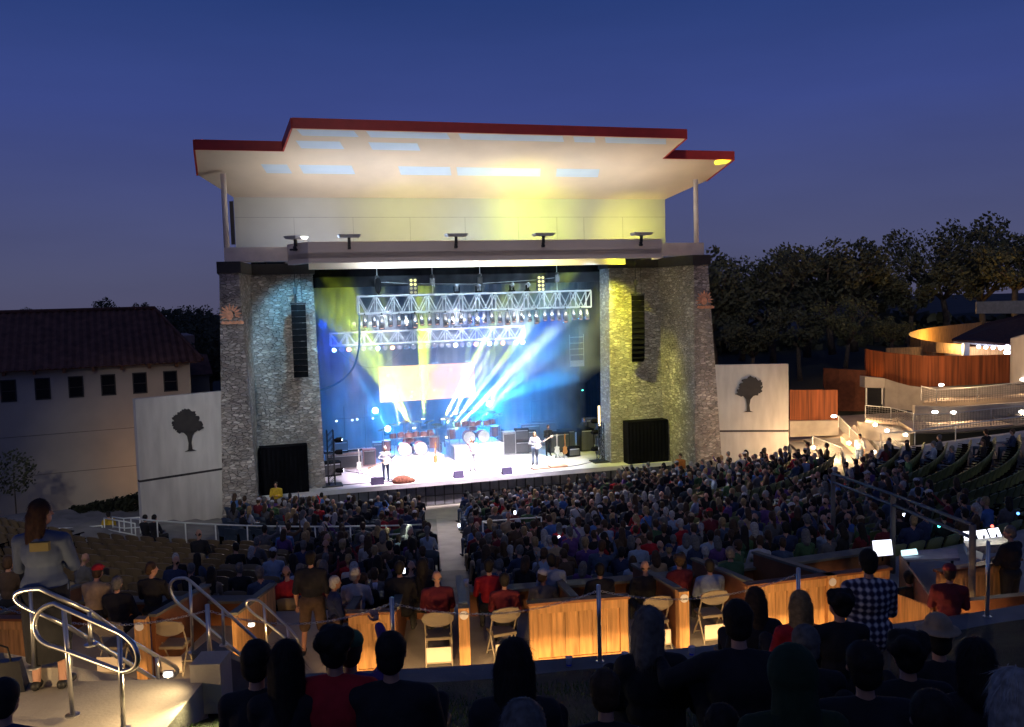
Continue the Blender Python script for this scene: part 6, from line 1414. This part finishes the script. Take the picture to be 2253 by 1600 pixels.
def classify(me, prims):
    n = len(me.polygons); c = np.empty(n * 3); me.polygons.foreach_get('center', c); c = c.reshape(-1, 3); best = np.full(n, 1e9); tg = np.zeros(n, np.int32)
    for p in prims:
        if p[1] == 'ell': r = np.array(p[3]); q = (c - np.array(p[2])) / r; l = np.linalg.norm(q, axis=1); d = (l - 1) * r.min()
        else:
            A = np.array(p[2]); B = np.array(p[4]); ab = B - A; t = np.clip(((c - A) @ ab) / max(1e-9, ab @ ab), 0, 1); d = np.linalg.norm(c - (A + t[:, None] * ab), axis=1) - (p[3] + t * (p[5] - p[3]))
        if p[0] in ('hair', 'hat'): d = d - .006
        m = d < best; best[m] = d[m]; tg[m] = TAGS.index(p[0])
    me.polygons.foreach_set('material_index', tg)
def fingers(mb, J, n):
    w = J['wr' + n]; h = J['ha' + n]; d = (h - w).normalized(); side = d.cross(Vector((0, 0, 1))); side = side.normalized() if side.length > .1 else Vector((1, 0, 0)); nor = side.cross(d)
    s = 1 if n == 'R' else -1
    for k, (o_, ln) in enumerate(((-.024, .062), (-.008, .074), (.008, .070), (.023, .055))):
        a = h + d * .018 + side * o_; b = a + d * ln * .5 - nor * .008; c = b + d * ln * .32 - nor * .03
        mb.tube([a, b, c], [.0095, .0085, .006], 6)
    a = h - d * .012 - side * s * .02; mb.tube([a, a - side * s * .028 + d * .02, a - side * s * .034 + d * .05], [.011, .0095, .007], 6)
def cmat(name, c, rough=.9, bump=.7): return mat('cloth_' + name, c, rough, var=.22, scale=9, bump=bump, bscale=7)
COLS = {'black': (.018, .018, .022), 'navy': (.03, .045, .11), 'white': (.50, .50, .53), 'grey': (.12, .12, .135), 'red': (.45, .02, .03), 'brown': (.11, .07, .045), 'blue': (.08, .18, .45), 'green': (.06, .13, .06), 'pale blue': (.30, .38, .52), 'tan': (.38, .28, .18), 'maroon': (.16, .02, .03), 'teal': (.02, .22, .22), 'yellow': (.65, .42, .03), 'purple': (.12, .06, .22), 'denim': (.06, .09, .16), 'orange': (.6, .2, .03)}
HAIRC = {'grey': (.15, .145, .14), 'white': (.42, .40, .38), 'brown': (.07, .04, .022), 'dark': (.015, .012, .01), 'blond': (.36, .24, .11), 'red': (.25, .07, .03), 'auburn': (.055, .022, .010)}
CM = {k: cmat(k.replace(' ', '_'), v) for k, v in COLS.items()}
HM = {k: mat('hair_' + k, v, .75, var=.35, scale=25) for k, v in HAIRC.items()}
SHOE = mat('shoe_leather', (.02, .02, .02), .5)
# ---- crowd variants: a seated body each, one mesh
CV = []
for i, (fem, hair, lean, arms, turn, fat, slv) in enumerate(((0, 'short', -.05, 'lap', 0, 1.1, 'long'), (1, 'long', .0, 'lap', .3, 1.0, 'long'), (0, 'bald', .05, 'fold', -.3, 1.15, 'short'), (1, 'bob', -.08, 'fold', -.15, 1.05, 'long'), (0, 'short', .15, 'lap', .4, 1.0, 'short'), (0, 'cap', -.05, 'lap', -.2, 1.1, 'long'), (1, 'pony', .05, 'lap', .1, 1.0, 'long'), (0, 'short', -.1, 'raise', .0, 1.05, 'long'))):
    J = pose_joints('sit', rnd, fem=bool(fem), lean=lean, arms=arms); Pm, Hm, Xm = body_prims(J, fem=bool(fem), fat=fat, sleeves=slv, hair=hair, turn=turn); allp = Pm + Hm + Xm
    me = remesh(prim_mb(allp, seg=10, rings=6), .026, 2, .55, 'person'); classify(me, allp)
    for t in TAGS: me.materials.append(SKIN)
    CV.append((me, hair, unpack(me)))
    print('variant', i, len(me.polygons))
HW = ['grey', 'brown', 'dark', 'dark', 'grey', 'blond', 'brown', 'white', 'brown', 'dark']
SW = ['black', 'navy', 'black', 'black', 'navy', 'black', 'brown', 'grey', 'white', 'brown', 'navy', 'black', 'grey', 'denim', 'green', 'maroon', 'pale blue', 'tan', 'black', 'grey', 'red', 'blue', 'black', 'purple', 'brown', 'grey']
GR = 'seated spectators in the curved rows'
crowd = sorted([e for e in people if -5 <= e[5][0] <= 2258], key=dist)
desc = {'short': 'short %s hair', 'long': 'long %s hair', 'bald': 'balding %s hair', 'bob': 'bobbed %s hair', 'cap': '%s cap', 'pony': '%s ponytail'}
NCR = 238
crest = []
for i, e in enumerate(crowd):
    q = random.Random(i * 7 + 3); v = q.choice([0, 0, 1, 2, 3, 4, 5, 6, 7, 0, 4, 3]); hc = q.choice(HW); scn = q.choice(SW)
    if i < NCR:
        me, hair, _ = CV[v]; o = bpy.data.objects.new('person', me); col.objects.link(o); o.location = e[0] + V3(q.uniform(-.04, .04), q.uniform(-.05, .05), q.uniform(-.05, .03)); s_ = q.uniform(.9, 1.08); o.scale = (s_, s_, s_); o.rotation_euler = (0, 0, e[1] + q.uniform(-.55, .55)); o.rotation_euler[1] = q.uniform(-.1, .1); o.rotation_euler[0] = q.uniform(-.12, .1)
        capc = q.choice(['white', 'navy', 'red', 'tan']); hcol = capc if hair == 'cap' else hc
        for k, m_ in enumerate((SKIN, CM[scn], CM[q.choice(['black', 'denim', 'tan', 'navy'])], SHOE, HM[hc], CM[capc])): sl = o.material_slots[k]; sl.link = 'OBJECT'; sl.material = m_
        tag(o, 'person in %s top, %s, %s in %s, %s block' % (scn.replace(' ', '-'), desc[hair] % hcol, ordn(e[4]), rowname(e[2]), blk(e)), 'person', GR)
        if len(o['label'].split()) > 16: o['label'] = o['label'].replace('far left', 'outer-left').replace(' in top', '').replace('person in', 'in')
        if 'top in first' in o['label'] or len(o['label'].split()) > 16: print('LONG', o['label'])
    else: crest.append((e[0] + V3(q.uniform(-.06, .06), q.uniform(-.06, .06), q.uniform(-.09, .03)), e[1] + q.uniform(-.8, .8), v, hc, scn))
mats_c = [SKIN, SHOE] + [CM[k] for k in COLS] + [HM[k] for k in HAIRC]; ck = list(COLS); hk = list(HAIRC)
def mi_fn(e, mi):
    lut = np.array([0, 2 + ck.index(e[4]), 2 + ck.index('denim'), 1, 2 + len(ck) + hk.index(e[3]), 2 + ck.index('white')]); return lut[mi]
# far members: lighter meshes
CL = []
for me, hair, _ in CV:
    o = bpy.data.objects.new('t', me); col.objects.link(o); d = o.modifiers.new('d', 'DECIMATE'); d.ratio = .35; dg = bpy.context.evaluated_depsgraph_get(); dg.update(); m2 = bpy.data.meshes.new_from_object(o.evaluated_get(dg)); bpy.data.objects.remove(o); CL.append(unpack(m2))
cro = mass('crowd', crest, lambda e: CL[e[2]], mats_c, mi_fn)
if cro: cro.data.polygons.foreach_set('use_smooth', [True] * len(cro.data.polygons))
print('CROWD', len(crowd), 'rest', len(crest))

# ---- single figures
def strands(r, Hs, m):
    """loose locks lying on the hair mass so its outline is not smooth"""
    hr_ = [c for c in r.children if c.name.split('.')[0] == 'hair']
    if not Hs or not hr_: return
    me = hr_[0].data; q = random.Random(len(me.vertices)); pv = me.polygons; mb = MB(); n = len(pv)
    long_ = any((p[1] == 'cap') for p in Hs)
    for i in range(1500 if long_ else 1100):
        p = pv[q.randrange(n)]; c = p.center; nn = p.normal
        if nn.z < -.5: continue
        dn = Vector((q.uniform(-.3, .3), q.uniform(-.25, .25), -1)); dn = (dn - nn * dn.dot(nn))
        if dn.length < .1: dn = Vector((q.uniform(-1, 1), q.uniform(-1, .2), -.1))
        dn.normalize(); L_ = q.uniform(.04, .10) if long_ else q.uniform(.012, .03); o_ = nn * q.uniform(.001, .006); a = c - dn * L_ * .3 + nn * .001; b = c + o_ + dn * L_ * .3; d = c + dn * L_ + nn * (q.uniform(-.004, .010) if long_ else q.uniform(-.003, .003)) + Vector((q.uniform(-.01, .01), 0, 0))
        sd = nn.cross(dn).normalized() * .0016; mb.add([a - sd, a + sd, b + sd, b - sd, d], [(0, 1, 2, 3), (3, 2, 4)])
    nv = len(me.vertices); vs = [tuple(v.co) for v in me.vertices] + [tuple(v) for v in mb.v]; fs = [tuple(p.vertices) for p in me.polygons] + [tuple(k + nv for k in f) for f in mb.f]
    m2 = bpy.data.meshes.new('hair'); m2.from_pydata(vs, [], fs); m2.polygons.foreach_set('use_smooth', [True] * len(fs)); m2.materials.append(m); hr_[0].data = m2
def figure(loc, rz, label, kind='sit', fem=False, hair='short', hc='brown', shirt='black', pants='black', sleeves='long', legs='pants', lean=0., arms='lap', turn=0., fat=1.05, scale=1., vox=.015, coat=False, skin=None, hat='tan', shoes=True, sitz=.45, shirtmat=None, hatmat=None, spread=0., eyes=False, hs=1., grp=None):
    J = pose_joints(kind, rnd, fem=fem, lean=lean, arms=arms, sitz=sitz, spread=spread); Pm, Hm, Xm = body_prims(J, fem=fem, fat=fat, sleeves=sleeves, legs=legs, hair=hair, turn=turn, coat=coat, headscale=hs)
    r = root('person', loc, rz, label, 'person', grp); r.scale = (scale,) * 3; sk = skin or SKIN
    body = [(('skin',) + p[1:]) for p in Pm if not (legs == 'skirt' and p is Pm[-1] and not coat)]
    me = remesh(prim_mb(Pm if legs != 'skirt' else [p for p in Pm], -.004), vox, 3, .6, 'body'); 
    bm_ = MB(); fingers(bm_, J, 'L'); fingers(bm_, J, 'R')
    # add the fingers to the body mesh
    nv = len(me.vertices); vs = [tuple(v.co) for v in me.vertices] + [tuple(v) for v in bm_.v]; fs = [tuple(p.vertices) for p in me.polygons] + [tuple(i + nv for i in f) for f in bm_.f]
    me2 = bpy.data.meshes.new('body'); me2.from_pydata(vs, [], fs); me2.polygons.foreach_set('use_smooth', [True] * len(fs)); bpy.data.meshes.remove(me); obj('body', me2, sk, parent=r)
    def cloth(nm, sel, g, m):
        if sel: obj(nm, remesh(prim_mb(sel, g), vox, 4, .6, nm), m, parent=r)
    if vox <= .014 and hair not in ('bald', 'hood', 'cap', 'hat'): Hs = Hm
    else: Hs = None
    cloth('shirt' if not coat else 'coat', [p for p in Pm if p[0] == 'shirt'], .010, shirtmat or CM[shirt]); cloth('trousers' if legs == 'pants' else 'shorts' if legs == 'shorts' else 'skirt', [p for p in Pm if p[0] == 'pants'], .009, CM[pants])
    [cloth('shoe', [p], .006, SHOE) for p in Pm if p[0] == 'shoe']; cloth('hair', Hm, .004, HM[hc]); strands(r, Hs, HM[hc])
    if Xm: cloth('hat' if hair != 'hood' else 'hood', Xm, .006, hatmat or CM[hat])
    if eyes:
        h = J['head']; m = MB(); ct, st = math.cos(turn), math.sin(turn)
        for x in (-.03, .03): m.sph(h + V3(x * ct - .086 * st, x * st + .086 * ct, .02), .011, 8, 6)
        obj('eyes', m, BLKP, parent=r)
    return r
def at_head(x, ytop, d, H, rz=0, **k):      # head top seen at this point of the survey
    P = D(x, ytop, d); s = k.get('scale', 1.); return figure((P.x, P.y, P.z - H * s), rz, **k)
HG = .11 + .70 + .125; HS = .54 + .70 + .125; HT = .93 + .70 + .125
# standing woman in the grey blue jacket
wm = figure(V3(*(D(112, 1498, 7.95).xy), LZ), .1, 'standing woman with long brown hair, blue shirt with yellow back patch, dark skirt', kind='stand', fem=False, hair='long', hc='auburn', shirt='pale blue', pants='black', legs='shorts', arms='fold', turn=-.75, fat=1.08, scale=1.0, vox=.013, coat=True, skin=SKIN, shirtmat=mat('cloth_uniform', (.09, .12, .20), .9, var=.15, scale=5))
m = MB(); m.prism([(-.02, -.205, 1.42), (.14, -.205, 1.42), (.14, -.205, 1.34), (-.02, -.205, 1.34)], [(-.02, -.15, 1.42), (.14, -.15, 1.42), (.14, -.15, 1.34), (-.02, -.15, 1.34)]); obj('back_patch', m, mat('patch_gold', (.22, .18, .07), .8), parent=wm)
m = MB(); m.tube([(0, 0, .98), (0, -.0, .30)], [.21, .19], 20); sk_ = obj('skirt', m, CM['black'], parent=wm, smooth=True)
# foreground on the lawn
LG = [
 (560, 1416, 5.0, dict(label='person with dark brown hair seated low on the lawn, left one of the touching pair', kind='ground', fem=True, hair='short', hc='dark', shirt='black')),
 (627, 1416, 4.9, dict(label='person with long dark hair seated low on the lawn, right one of the touching pair', kind='ground', fem=True, hair='long', hc='dark', shirt='black')),
 (733, 1384, 4.95, dict(label='person in a red top with curly dark hair seated on the lawn', kind='ground', hair='curly', hc='dark', shirt='red', fat=1.2, sleeves='long')),
 (768, 1397, 5.15, dict(label='child in a grey green cap and purple jacket leaning on the person in red', kind='ground', fem=True, hair='cap', hat='green', shirt='purple', scale=.86, arms='raise')),
 (857, 1398, 4.9, dict(label='man with short dark hair and broad black shoulders seated on the lawn', kind='ground', hair='short', hc='dark', shirt='black', fat=1.3)),
 (1130, 1418, 4.5, dict(label='woman with long dark hair over a black top, centre of the lawn', kind='ground', fem=True, hair='long', hc='dark', shirt='black', fat=1.2, hs=1.08)),
 (1432, 1344, 5.5, dict(label='grey blond haired woman in a black top seated before the wall cap', kind='ground', fem=True, hair='bob', hc='grey', shirt='black', fat=1.25, turn=-.5, hs=1.05)),
 (1632, 1338, 5.0, dict(label='dark haired figure leaning right with one elbow raised', kind='ground', hair='short', hc='dark', shirt='black', fat=1.25, arms='wide', lean=.15)),
 (1663, 1296, 9.2, dict(label='woman with long brown hair in a dark coat left of the red coat', kind='ground', fem=True, hair='long', hc='brown', shirt='black', coat=True, fat=1.3, scale=1.15)),
 (1762, 1304, 7.6, dict(label='woman with long blond hair in a red coat', kind='ground', fem=True, hair='long', hc='blond', shirt='red', coat=True, fat=1.1)),
 (1848, 1300, 7.4, dict(label='dark haired person in black between the red coat and the plaid shirt', kind='ground', hair='curly', hc='dark', shirt='black', fat=1.05, turn=.4)),
 (1775, 1382, 5.6, dict(label='grey haired head below the woman in the red coat', kind='ground', hair='short', hc='grey', shirt='black', fat=1.1)),
 (1745, 1437, 4.0, dict(label='person in a dark green hood and green jacket', kind='ground', hair='hood', hat='green', shirt='green', fat=1.2, hatmat=cmat('dark_green', (.018, .04, .018)), shirtmat=cmat('dark_green', (.018, .04, .018)))),
 (1905, 1420, 4.3, dict(label='broad dark haired man in black right of the green hood', kind='ground', hair='short', hc='dark', shirt='black', fat=1.4)),
 (2000, 1394, 4.9, dict(label='person with curly black hair left of the straw hat', kind='ground', hair='curly', hc='dark', shirt='black', fat=1.2)),
 (2068, 1372, 6.1, dict(label='man in a pale straw hat below the blurred red shirt', kind='ground', hair='hat', hat='tan', hc='dark', shirt='black', fat=1.2)),
 (2150, 1412, 4.6, dict(label='dark haired woman with a blue rim of light on her hair', kind='ground', fem=True, hair='bob', hc='dark', shirt='black', fat=1.1)),
 (2235, 1482, 3.6, dict(label='white haired person lit blue at the right edge', kind='ground', hair='long', hc='white', shirt='grey', fem=True, fat=1.2)),
 (1150, 1552, 3.3, dict(label='top of a grey blue haired head at the bottom edge', kind='ground', hair='short', hc='grey', shirt='black')),
 (1335, 1502, 4.7, dict(label='dark haired person bent low in front of the woman in black', kind='ground', hair='short', hc='brown', shirt='black', lean=.25)),
 (1590, 1560, 4.2, dict(label='dark hunched person at the bottom edge left of the green hood', kind='ground', hair='short', hc='dark', shirt='black', fat=1.2)),
 (2055, 1530, 3.6, dict(label='dark shouldered person at the bottom edge right of the broad man', kind='ground', hair='short', hc='dark', shirt='black', fat=1.3)),
]
for x, y, d, k in LG: at_head(x, y, d, HG, rz=rnd.uniform(-.08, .08) - .04 * (x - 1126) / 600, vox=.014, grp='people sitting on the lawn', **k)
at_head(2, 1500, 5.2, HG, rz=0, label='shoulder of a person in dark blue at the left edge', kind='ground', hair='short', hc='dark', shirt='navy', grp='people sitting on the lawn')
at_head(522, 1528, 5.9, HG, rz=1.2, label='person lying back on the lawn with reddish hair and a pink face', kind='ground', fem=True, hair='short', hc='red', shirt='brown', lean=-.5, grp='people sitting on the lawn')
# plaid man
pm = bpy.data.materials.new('cloth_plaid'); pm.use_nodes = True; N = pm.node_tree.nodes; L = pm.node_tree.links; b = N['Principled BSDF']; b.inputs['Roughness'].default_value = .9; tc = N.new('ShaderNodeTexCoord'); sp = N.new('ShaderNodeSeparateXYZ'); L.new(tc.outputs['Object'], sp.inputs[0]); outs = []
for ax in (0, 2):
    a = N.new('ShaderNodeMath'); a.operation = 'MULTIPLY'; a.inputs[1].default_value = 95; L.new(sp.outputs[ax], a.inputs[0]); s_ = N.new('ShaderNodeMath'); s_.operation = 'SINE'; L.new(a.outputs[0], s_.inputs[0]); outs.append(s_)
ad = N.new('ShaderNodeMath'); ad.operation = 'ADD'; L.new(outs[0].outputs[0], ad.inputs[0]); L.new(outs[1].outputs[0], ad.inputs[1]); cr = N.new('ShaderNodeValToRGB'); mr = N.new('ShaderNodeMapRange'); mr.inputs[1].default_value = -2; mr.inputs[2].default_value = 2; L.new(ad.outputs[0], mr.inputs[0]); L.new(mr.outputs[0], cr.inputs[0])
el = cr.color_ramp.elements; el[0].position = .30; el[0].color = (.02, .02, .05, 1); el[1].position = .85; el[1].color = (.62, .60, .60, 1); q = el.new(.55); q.color = (.12, .12, .19, 1); L.new(cr.outputs[0], b.inputs['Base Color'])
at_head(1912, 1212, 8.4, HT, rz=-.05, label='standing man in a blue and white plaid shirt seen from behind', kind='stand', hair='short', hc='dark', shirt='navy', shirtmat=pm, sleeves='short', legs='shorts', pants='tan', arms='fold', fat=1.25, vox=.013, coat=True)
at_head(2090, 1244, 12.7, HT, rz=-.3, label='person in a dull red shirt standing on the terrace right of the plaid shirt', kind='stand', hair='cap', hat='maroon', shirt='maroon', pants='black', legs='shorts', arms='fold', fat=1.1)
at_head(682, 1214, 14.4, HT, rz=0, label='standing man in a black shirt and dark shorts in the stair aisle', kind='stand', hair='short', hc='dark', shirt='black', pants='brown', legs='shorts', sleeves='short', arms='down', fat=1.3, spread=.03)
at_head(733, 1268, 14.3, HT, rz=-1.2, label='man with grey hair and an orange lit face standing by the aisle', kind='stand', hair='short', hc='white', shirt='navy', sleeves='short', arms='fold', fat=1.1, scale=.93, skin=SKIND)
at_head(735, 1354, 12.2, HT, rz=.3, label='child with purplish hair standing at the wall above the curly haired person', kind='stand', fem=True, hair='bob', hc='brown', shirt='purple', scale=.72)
# people in the boxes
BX = [(205, 1248, 35.4, dict(label='person in a pale top and red white cap in the left box', hair='cap', hat='red', shirt='tan', fat=1.1, lean=.2)), (258, 1270, 35.5, dict(label='grey haired person in black in front of the left folding chair', hair='short', hc='grey', shirt='black', fat=1.2)),
 (335, 1238, 35.1, dict(label='person with brown hair turning right in the left box', hair='short', hc='brown', shirt='black', turn=-1.1)), (782, 1250, 35.2, dict(label='white haired man in a pale green top by the aisle box', hair='short', hc='white', shirt='white', turn=-.9, skin=SKIND)),
 (800, 1262, 34.9, dict(label='person with an orange lit face beside the white haired man', hair='short', hc='brown', shirt='black', turn=-1.0, skin=SKIND)), (880, 1236, 35.2, dict(label='dark figure in the box left of the aisle end', hair='short', hc='dark', shirt='black', fat=1.3)),
 (930, 1230, 35.0, dict(label='dark haired person left of the bald man in the centre box', hair='long', hc='dark', shirt='black', fem=True)), (962, 1256, 35.6, dict(label='bald man in a dark purple shirt on the centre folding chair', hair='bald', hc='grey', shirt='maroon', fat=1.35)),
 (1076, 1232, 35.1, dict(label='person with dark hair in a red shirt right of the centre post', hair='short', hc='dark', shirt='red', sleeves='short')), (1110, 1262, 35.7, dict(label='person in a maroon top on the tilted folding chair', hair='short', hc='dark', shirt='maroon')),
 (1195, 1254, 35.2, dict(label='person in a white cap with a reddish face leaning in the centre box', hair='cap', hat='white', shirt='grey', turn=-.8, skin=SKIND)), (1214, 1220, 34.9, dict(label='person in a pale lilac shirt in the centre box', hair='short', hc='dark', shirt='pale blue')),
 (1320, 1240, 35.2, dict(label='dark figure above the wide cedar panel', hair='short', hc='dark', shirt='black', fat=1.2)), (1420, 1234, 35.2, dict(label='balding man with reddish skin in a black top in the box', hair='bald', hc='brown', shirt='black', fat=1.25)),
 (1495, 1220, 35.0, dict(label='curly haired person in a dark red top', hair='curly', hc='brown', shirt='maroon')), (1562, 1232, 35.4, dict(label='dark haired person in a pale blue shirt on the folding chair', hair='short', hc='dark', shirt='pale blue', fat=1.3, sleeves='short')),
 (1608, 1204, 35.0, dict(label='person in a dark green top right of the pale blue shirt', hair='short', hc='grey', shirt='green', fat=1.2)), (75, 1212, 35.0, dict(label='person with a white paper behind the standing woman', hair='short', hc='dark', shirt='black')),
 (20, 1225, 35.0, dict(label='person in brown at the left edge of the boxes', hair='short', hc='brown', shirt='brown'))]
for x, y, Rr, k in BX:
    th = thx(x, Rr, TZ + 1.1); P = P_(Rr, th, TZ); P.z = D(x, y, P.y).z - HS; figure(P, th + rnd.uniform(-.1, .1), vox=.02, grp='people seated in the boxes', **k)
at_head(2225, 1158, 15.2, HT, rz=.5, label='sound engineer in black with a lit face at the right edge', kind='stand', hair='short', hc='grey', shirt='black', arms='lap', turn=.7, fat=1.3, skin=SKIN)
at_head(2000, 1258, 15.6, HS, rz=0, label='dark haired person seated in front of the grey desk', hair='short', hc='dark', shirt='black')
# staff and upright figures further away
at_head(607, 1060, 38.6, HT, rz=PI, label='guard in a bright yellow shirt facing the crowd at the left end of the stage', kind='stand', hair='short', hc='dark', shirt='yellow', pants='brown', arms='fold', fat=1.3, vox=.02, eyes=True)
at_head(1497, 998, 42.0, HT, rz=PI * .8, label='guard in an orange yellow shirt at the right end of the stage', kind='stand', hair='short', hc='brown', shirt='orange', arms='lap', fat=1.2, vox=.02, eyes=True)
at_head(1892, 955, 43.0, HT, rz=2.2, label='man in a white shirt and blue trousers standing at the top of the right aisle', kind='stand', hair='short', hc='dark', shirt='white', pants='denim', arms='down', sleeves='short', fat=1.3, vox=.02)
at_head(238, 1126, 34.5, HS, rz=.6, label='person in a mustard jacket behind the left railing', hair='short', hc='dark', shirt='yellow', vox=.02)
for x, y, d, lb in ((318, 1133, 31.5, 'left silhouette of the pair before the left wing wall'), (338, 1133, 31.3, 'right silhouette of the pair before the left wing wall')): at_head(x, y, d, HS, rz=-.4, label=lb, hair='short', hc='dark', shirt='black', vox=.02)
for i, (x, y, hc_, sh_) in enumerate(((1535, 1018, 'dark', 'black'), (1655, 1022, 'dark', 'maroon'), (1690, 1026, 'brown', 'black'), (1742, 1022, 'blond', 'brown'), (1790, 1035, 'brown', 'grey'), (1720, 1028, 'dark', 'grey'))):
    at_head(x, y, 39.2, HS, rz=.9, label='%s person from the left in the row before the right wing wall, %s top' % (ordn(i), sh_), fem=bool(i % 2), hair='long' if i % 2 else 'short', hc=hc_, shirt=sh_, vox=.022)
for x, y, lb, sh_ in ((2000, 985, 'person with reddish hair in brown at the top of the right block', 'brown'), (2075, 990, 'dark figure among the empty green seats at the right', 'black'), (2115, 1008, 'person in a teal shirt among the empty green seats', 'teal'), (2040, 1000, 'person in maroon left of the dark figure at the right', 'maroon')): at_head(x, y, 37.5, HS, rz=1.1, label=lb, hair='short', hc='red' if x == 2000 else 'dark', shirt=sh_, vox=.022)
# the band
def sp(u, v): return S(u, v, ZD)
figure(sp(.69, 1.83), SA + PI, 'singer in pale pink clothes standing at the centre of the stage', kind='stand', fem=True, hair='long', hc='blond', shirt='white', pants='white', arms='raise', vox=.018, eyes=True, shirtmat=mat('cloth_pink', (.7, .45, .5), .8), grp='musicians on stage')
def guitar(P, rz, label, c):
    r = root('electric_guitar', P, rz, label, 'guitar'); m = MB(); pts = [(.0, .16), (.12, .2), (.22, .14), (.2, .03), (.24, -.08), (.16, -.17), (0, -.19), (-.14, -.15), (-.16, -.03), (-.1, .04), (-.13, .13)]
    m.prism([(x, 0, z) for x, z in pts], [(x, .045, z) for x, z in pts]); obj('body', m, mat('guitar_' + c, (.7, .6, .45), .3), parent=r); m = MB(); m.box(-.16, .0, -.025, -.80, .03, .025); m.box(-.8, 0, -.045, -.96, .025, .04); obj('neck', m, mat('maple', (.6, .45, .28), .4), parent=r); m = MB()
    for z in (-.015, -.005, .005, .015): m.tube([(.1, .05, z), (-.9, .035, z)], .002, 3)
    obj('strings', m, STEEL, parent=r); return r
figure(sp(-3.93, 1.13), SA + PI - .4, 'guitarist in white glowing in the light on the left of the stage', kind='stand', hair='long', hc='white', shirt='white', pants='denim', arms='guitar', vox=.018, eyes=True, grp='musicians on stage')
g_ = guitar(S(-3.95, .82, ZD + 1.05), SA - .2, 'pale guitar held by the left guitarist', 'cream'); g_.rotation_euler[1] = -.35
figure(sp(4.22, 2.14), SA + PI - .5, 'long haired bass player in white on the right of the stage', kind='stand', hair='long', hc='blond', shirt='white', pants='pale blue', arms='guitar', vox=.018, eyes=True, fat=1.15, grp='musicians on stage')
g_ = guitar(S(4.3, 1.82, ZD + 1.1), SA + PI, 'pale bass guitar held by the long haired bass player', 'cream'); g_.rotation_euler[1] = .5
figure(S(-1.9, 6.2, ZD + .3), SA + PI, 'drummer in pale red behind the left drum kit', kind='sit', hair='long', hc='white', shirt='red', arms='drum', vox=.018, eyes=True, sitz=.5, grp='musicians on stage')
figure(S(1.85, 6.9, ZD + .62), SA + PI, 'drummer in white behind the middle drum kit', kind='sit', hair='short', hc='brown', shirt='white', arms='drum', vox=.018, eyes=True, sitz=.5, grp='musicians on stage')
for u, v, lb, rr_ in ((5.7, 4.3, 'stagehand in dark clothes standing behind the bass player', PI), (8.6, 6.2, 'stagehand sitting among the cases at the right of the stage', PI * .8)): figure(sp(u, v), SA + rr_, lb, kind='stand', hair='short', hc='brown', shirt='black', vox=.022, eyes=True)
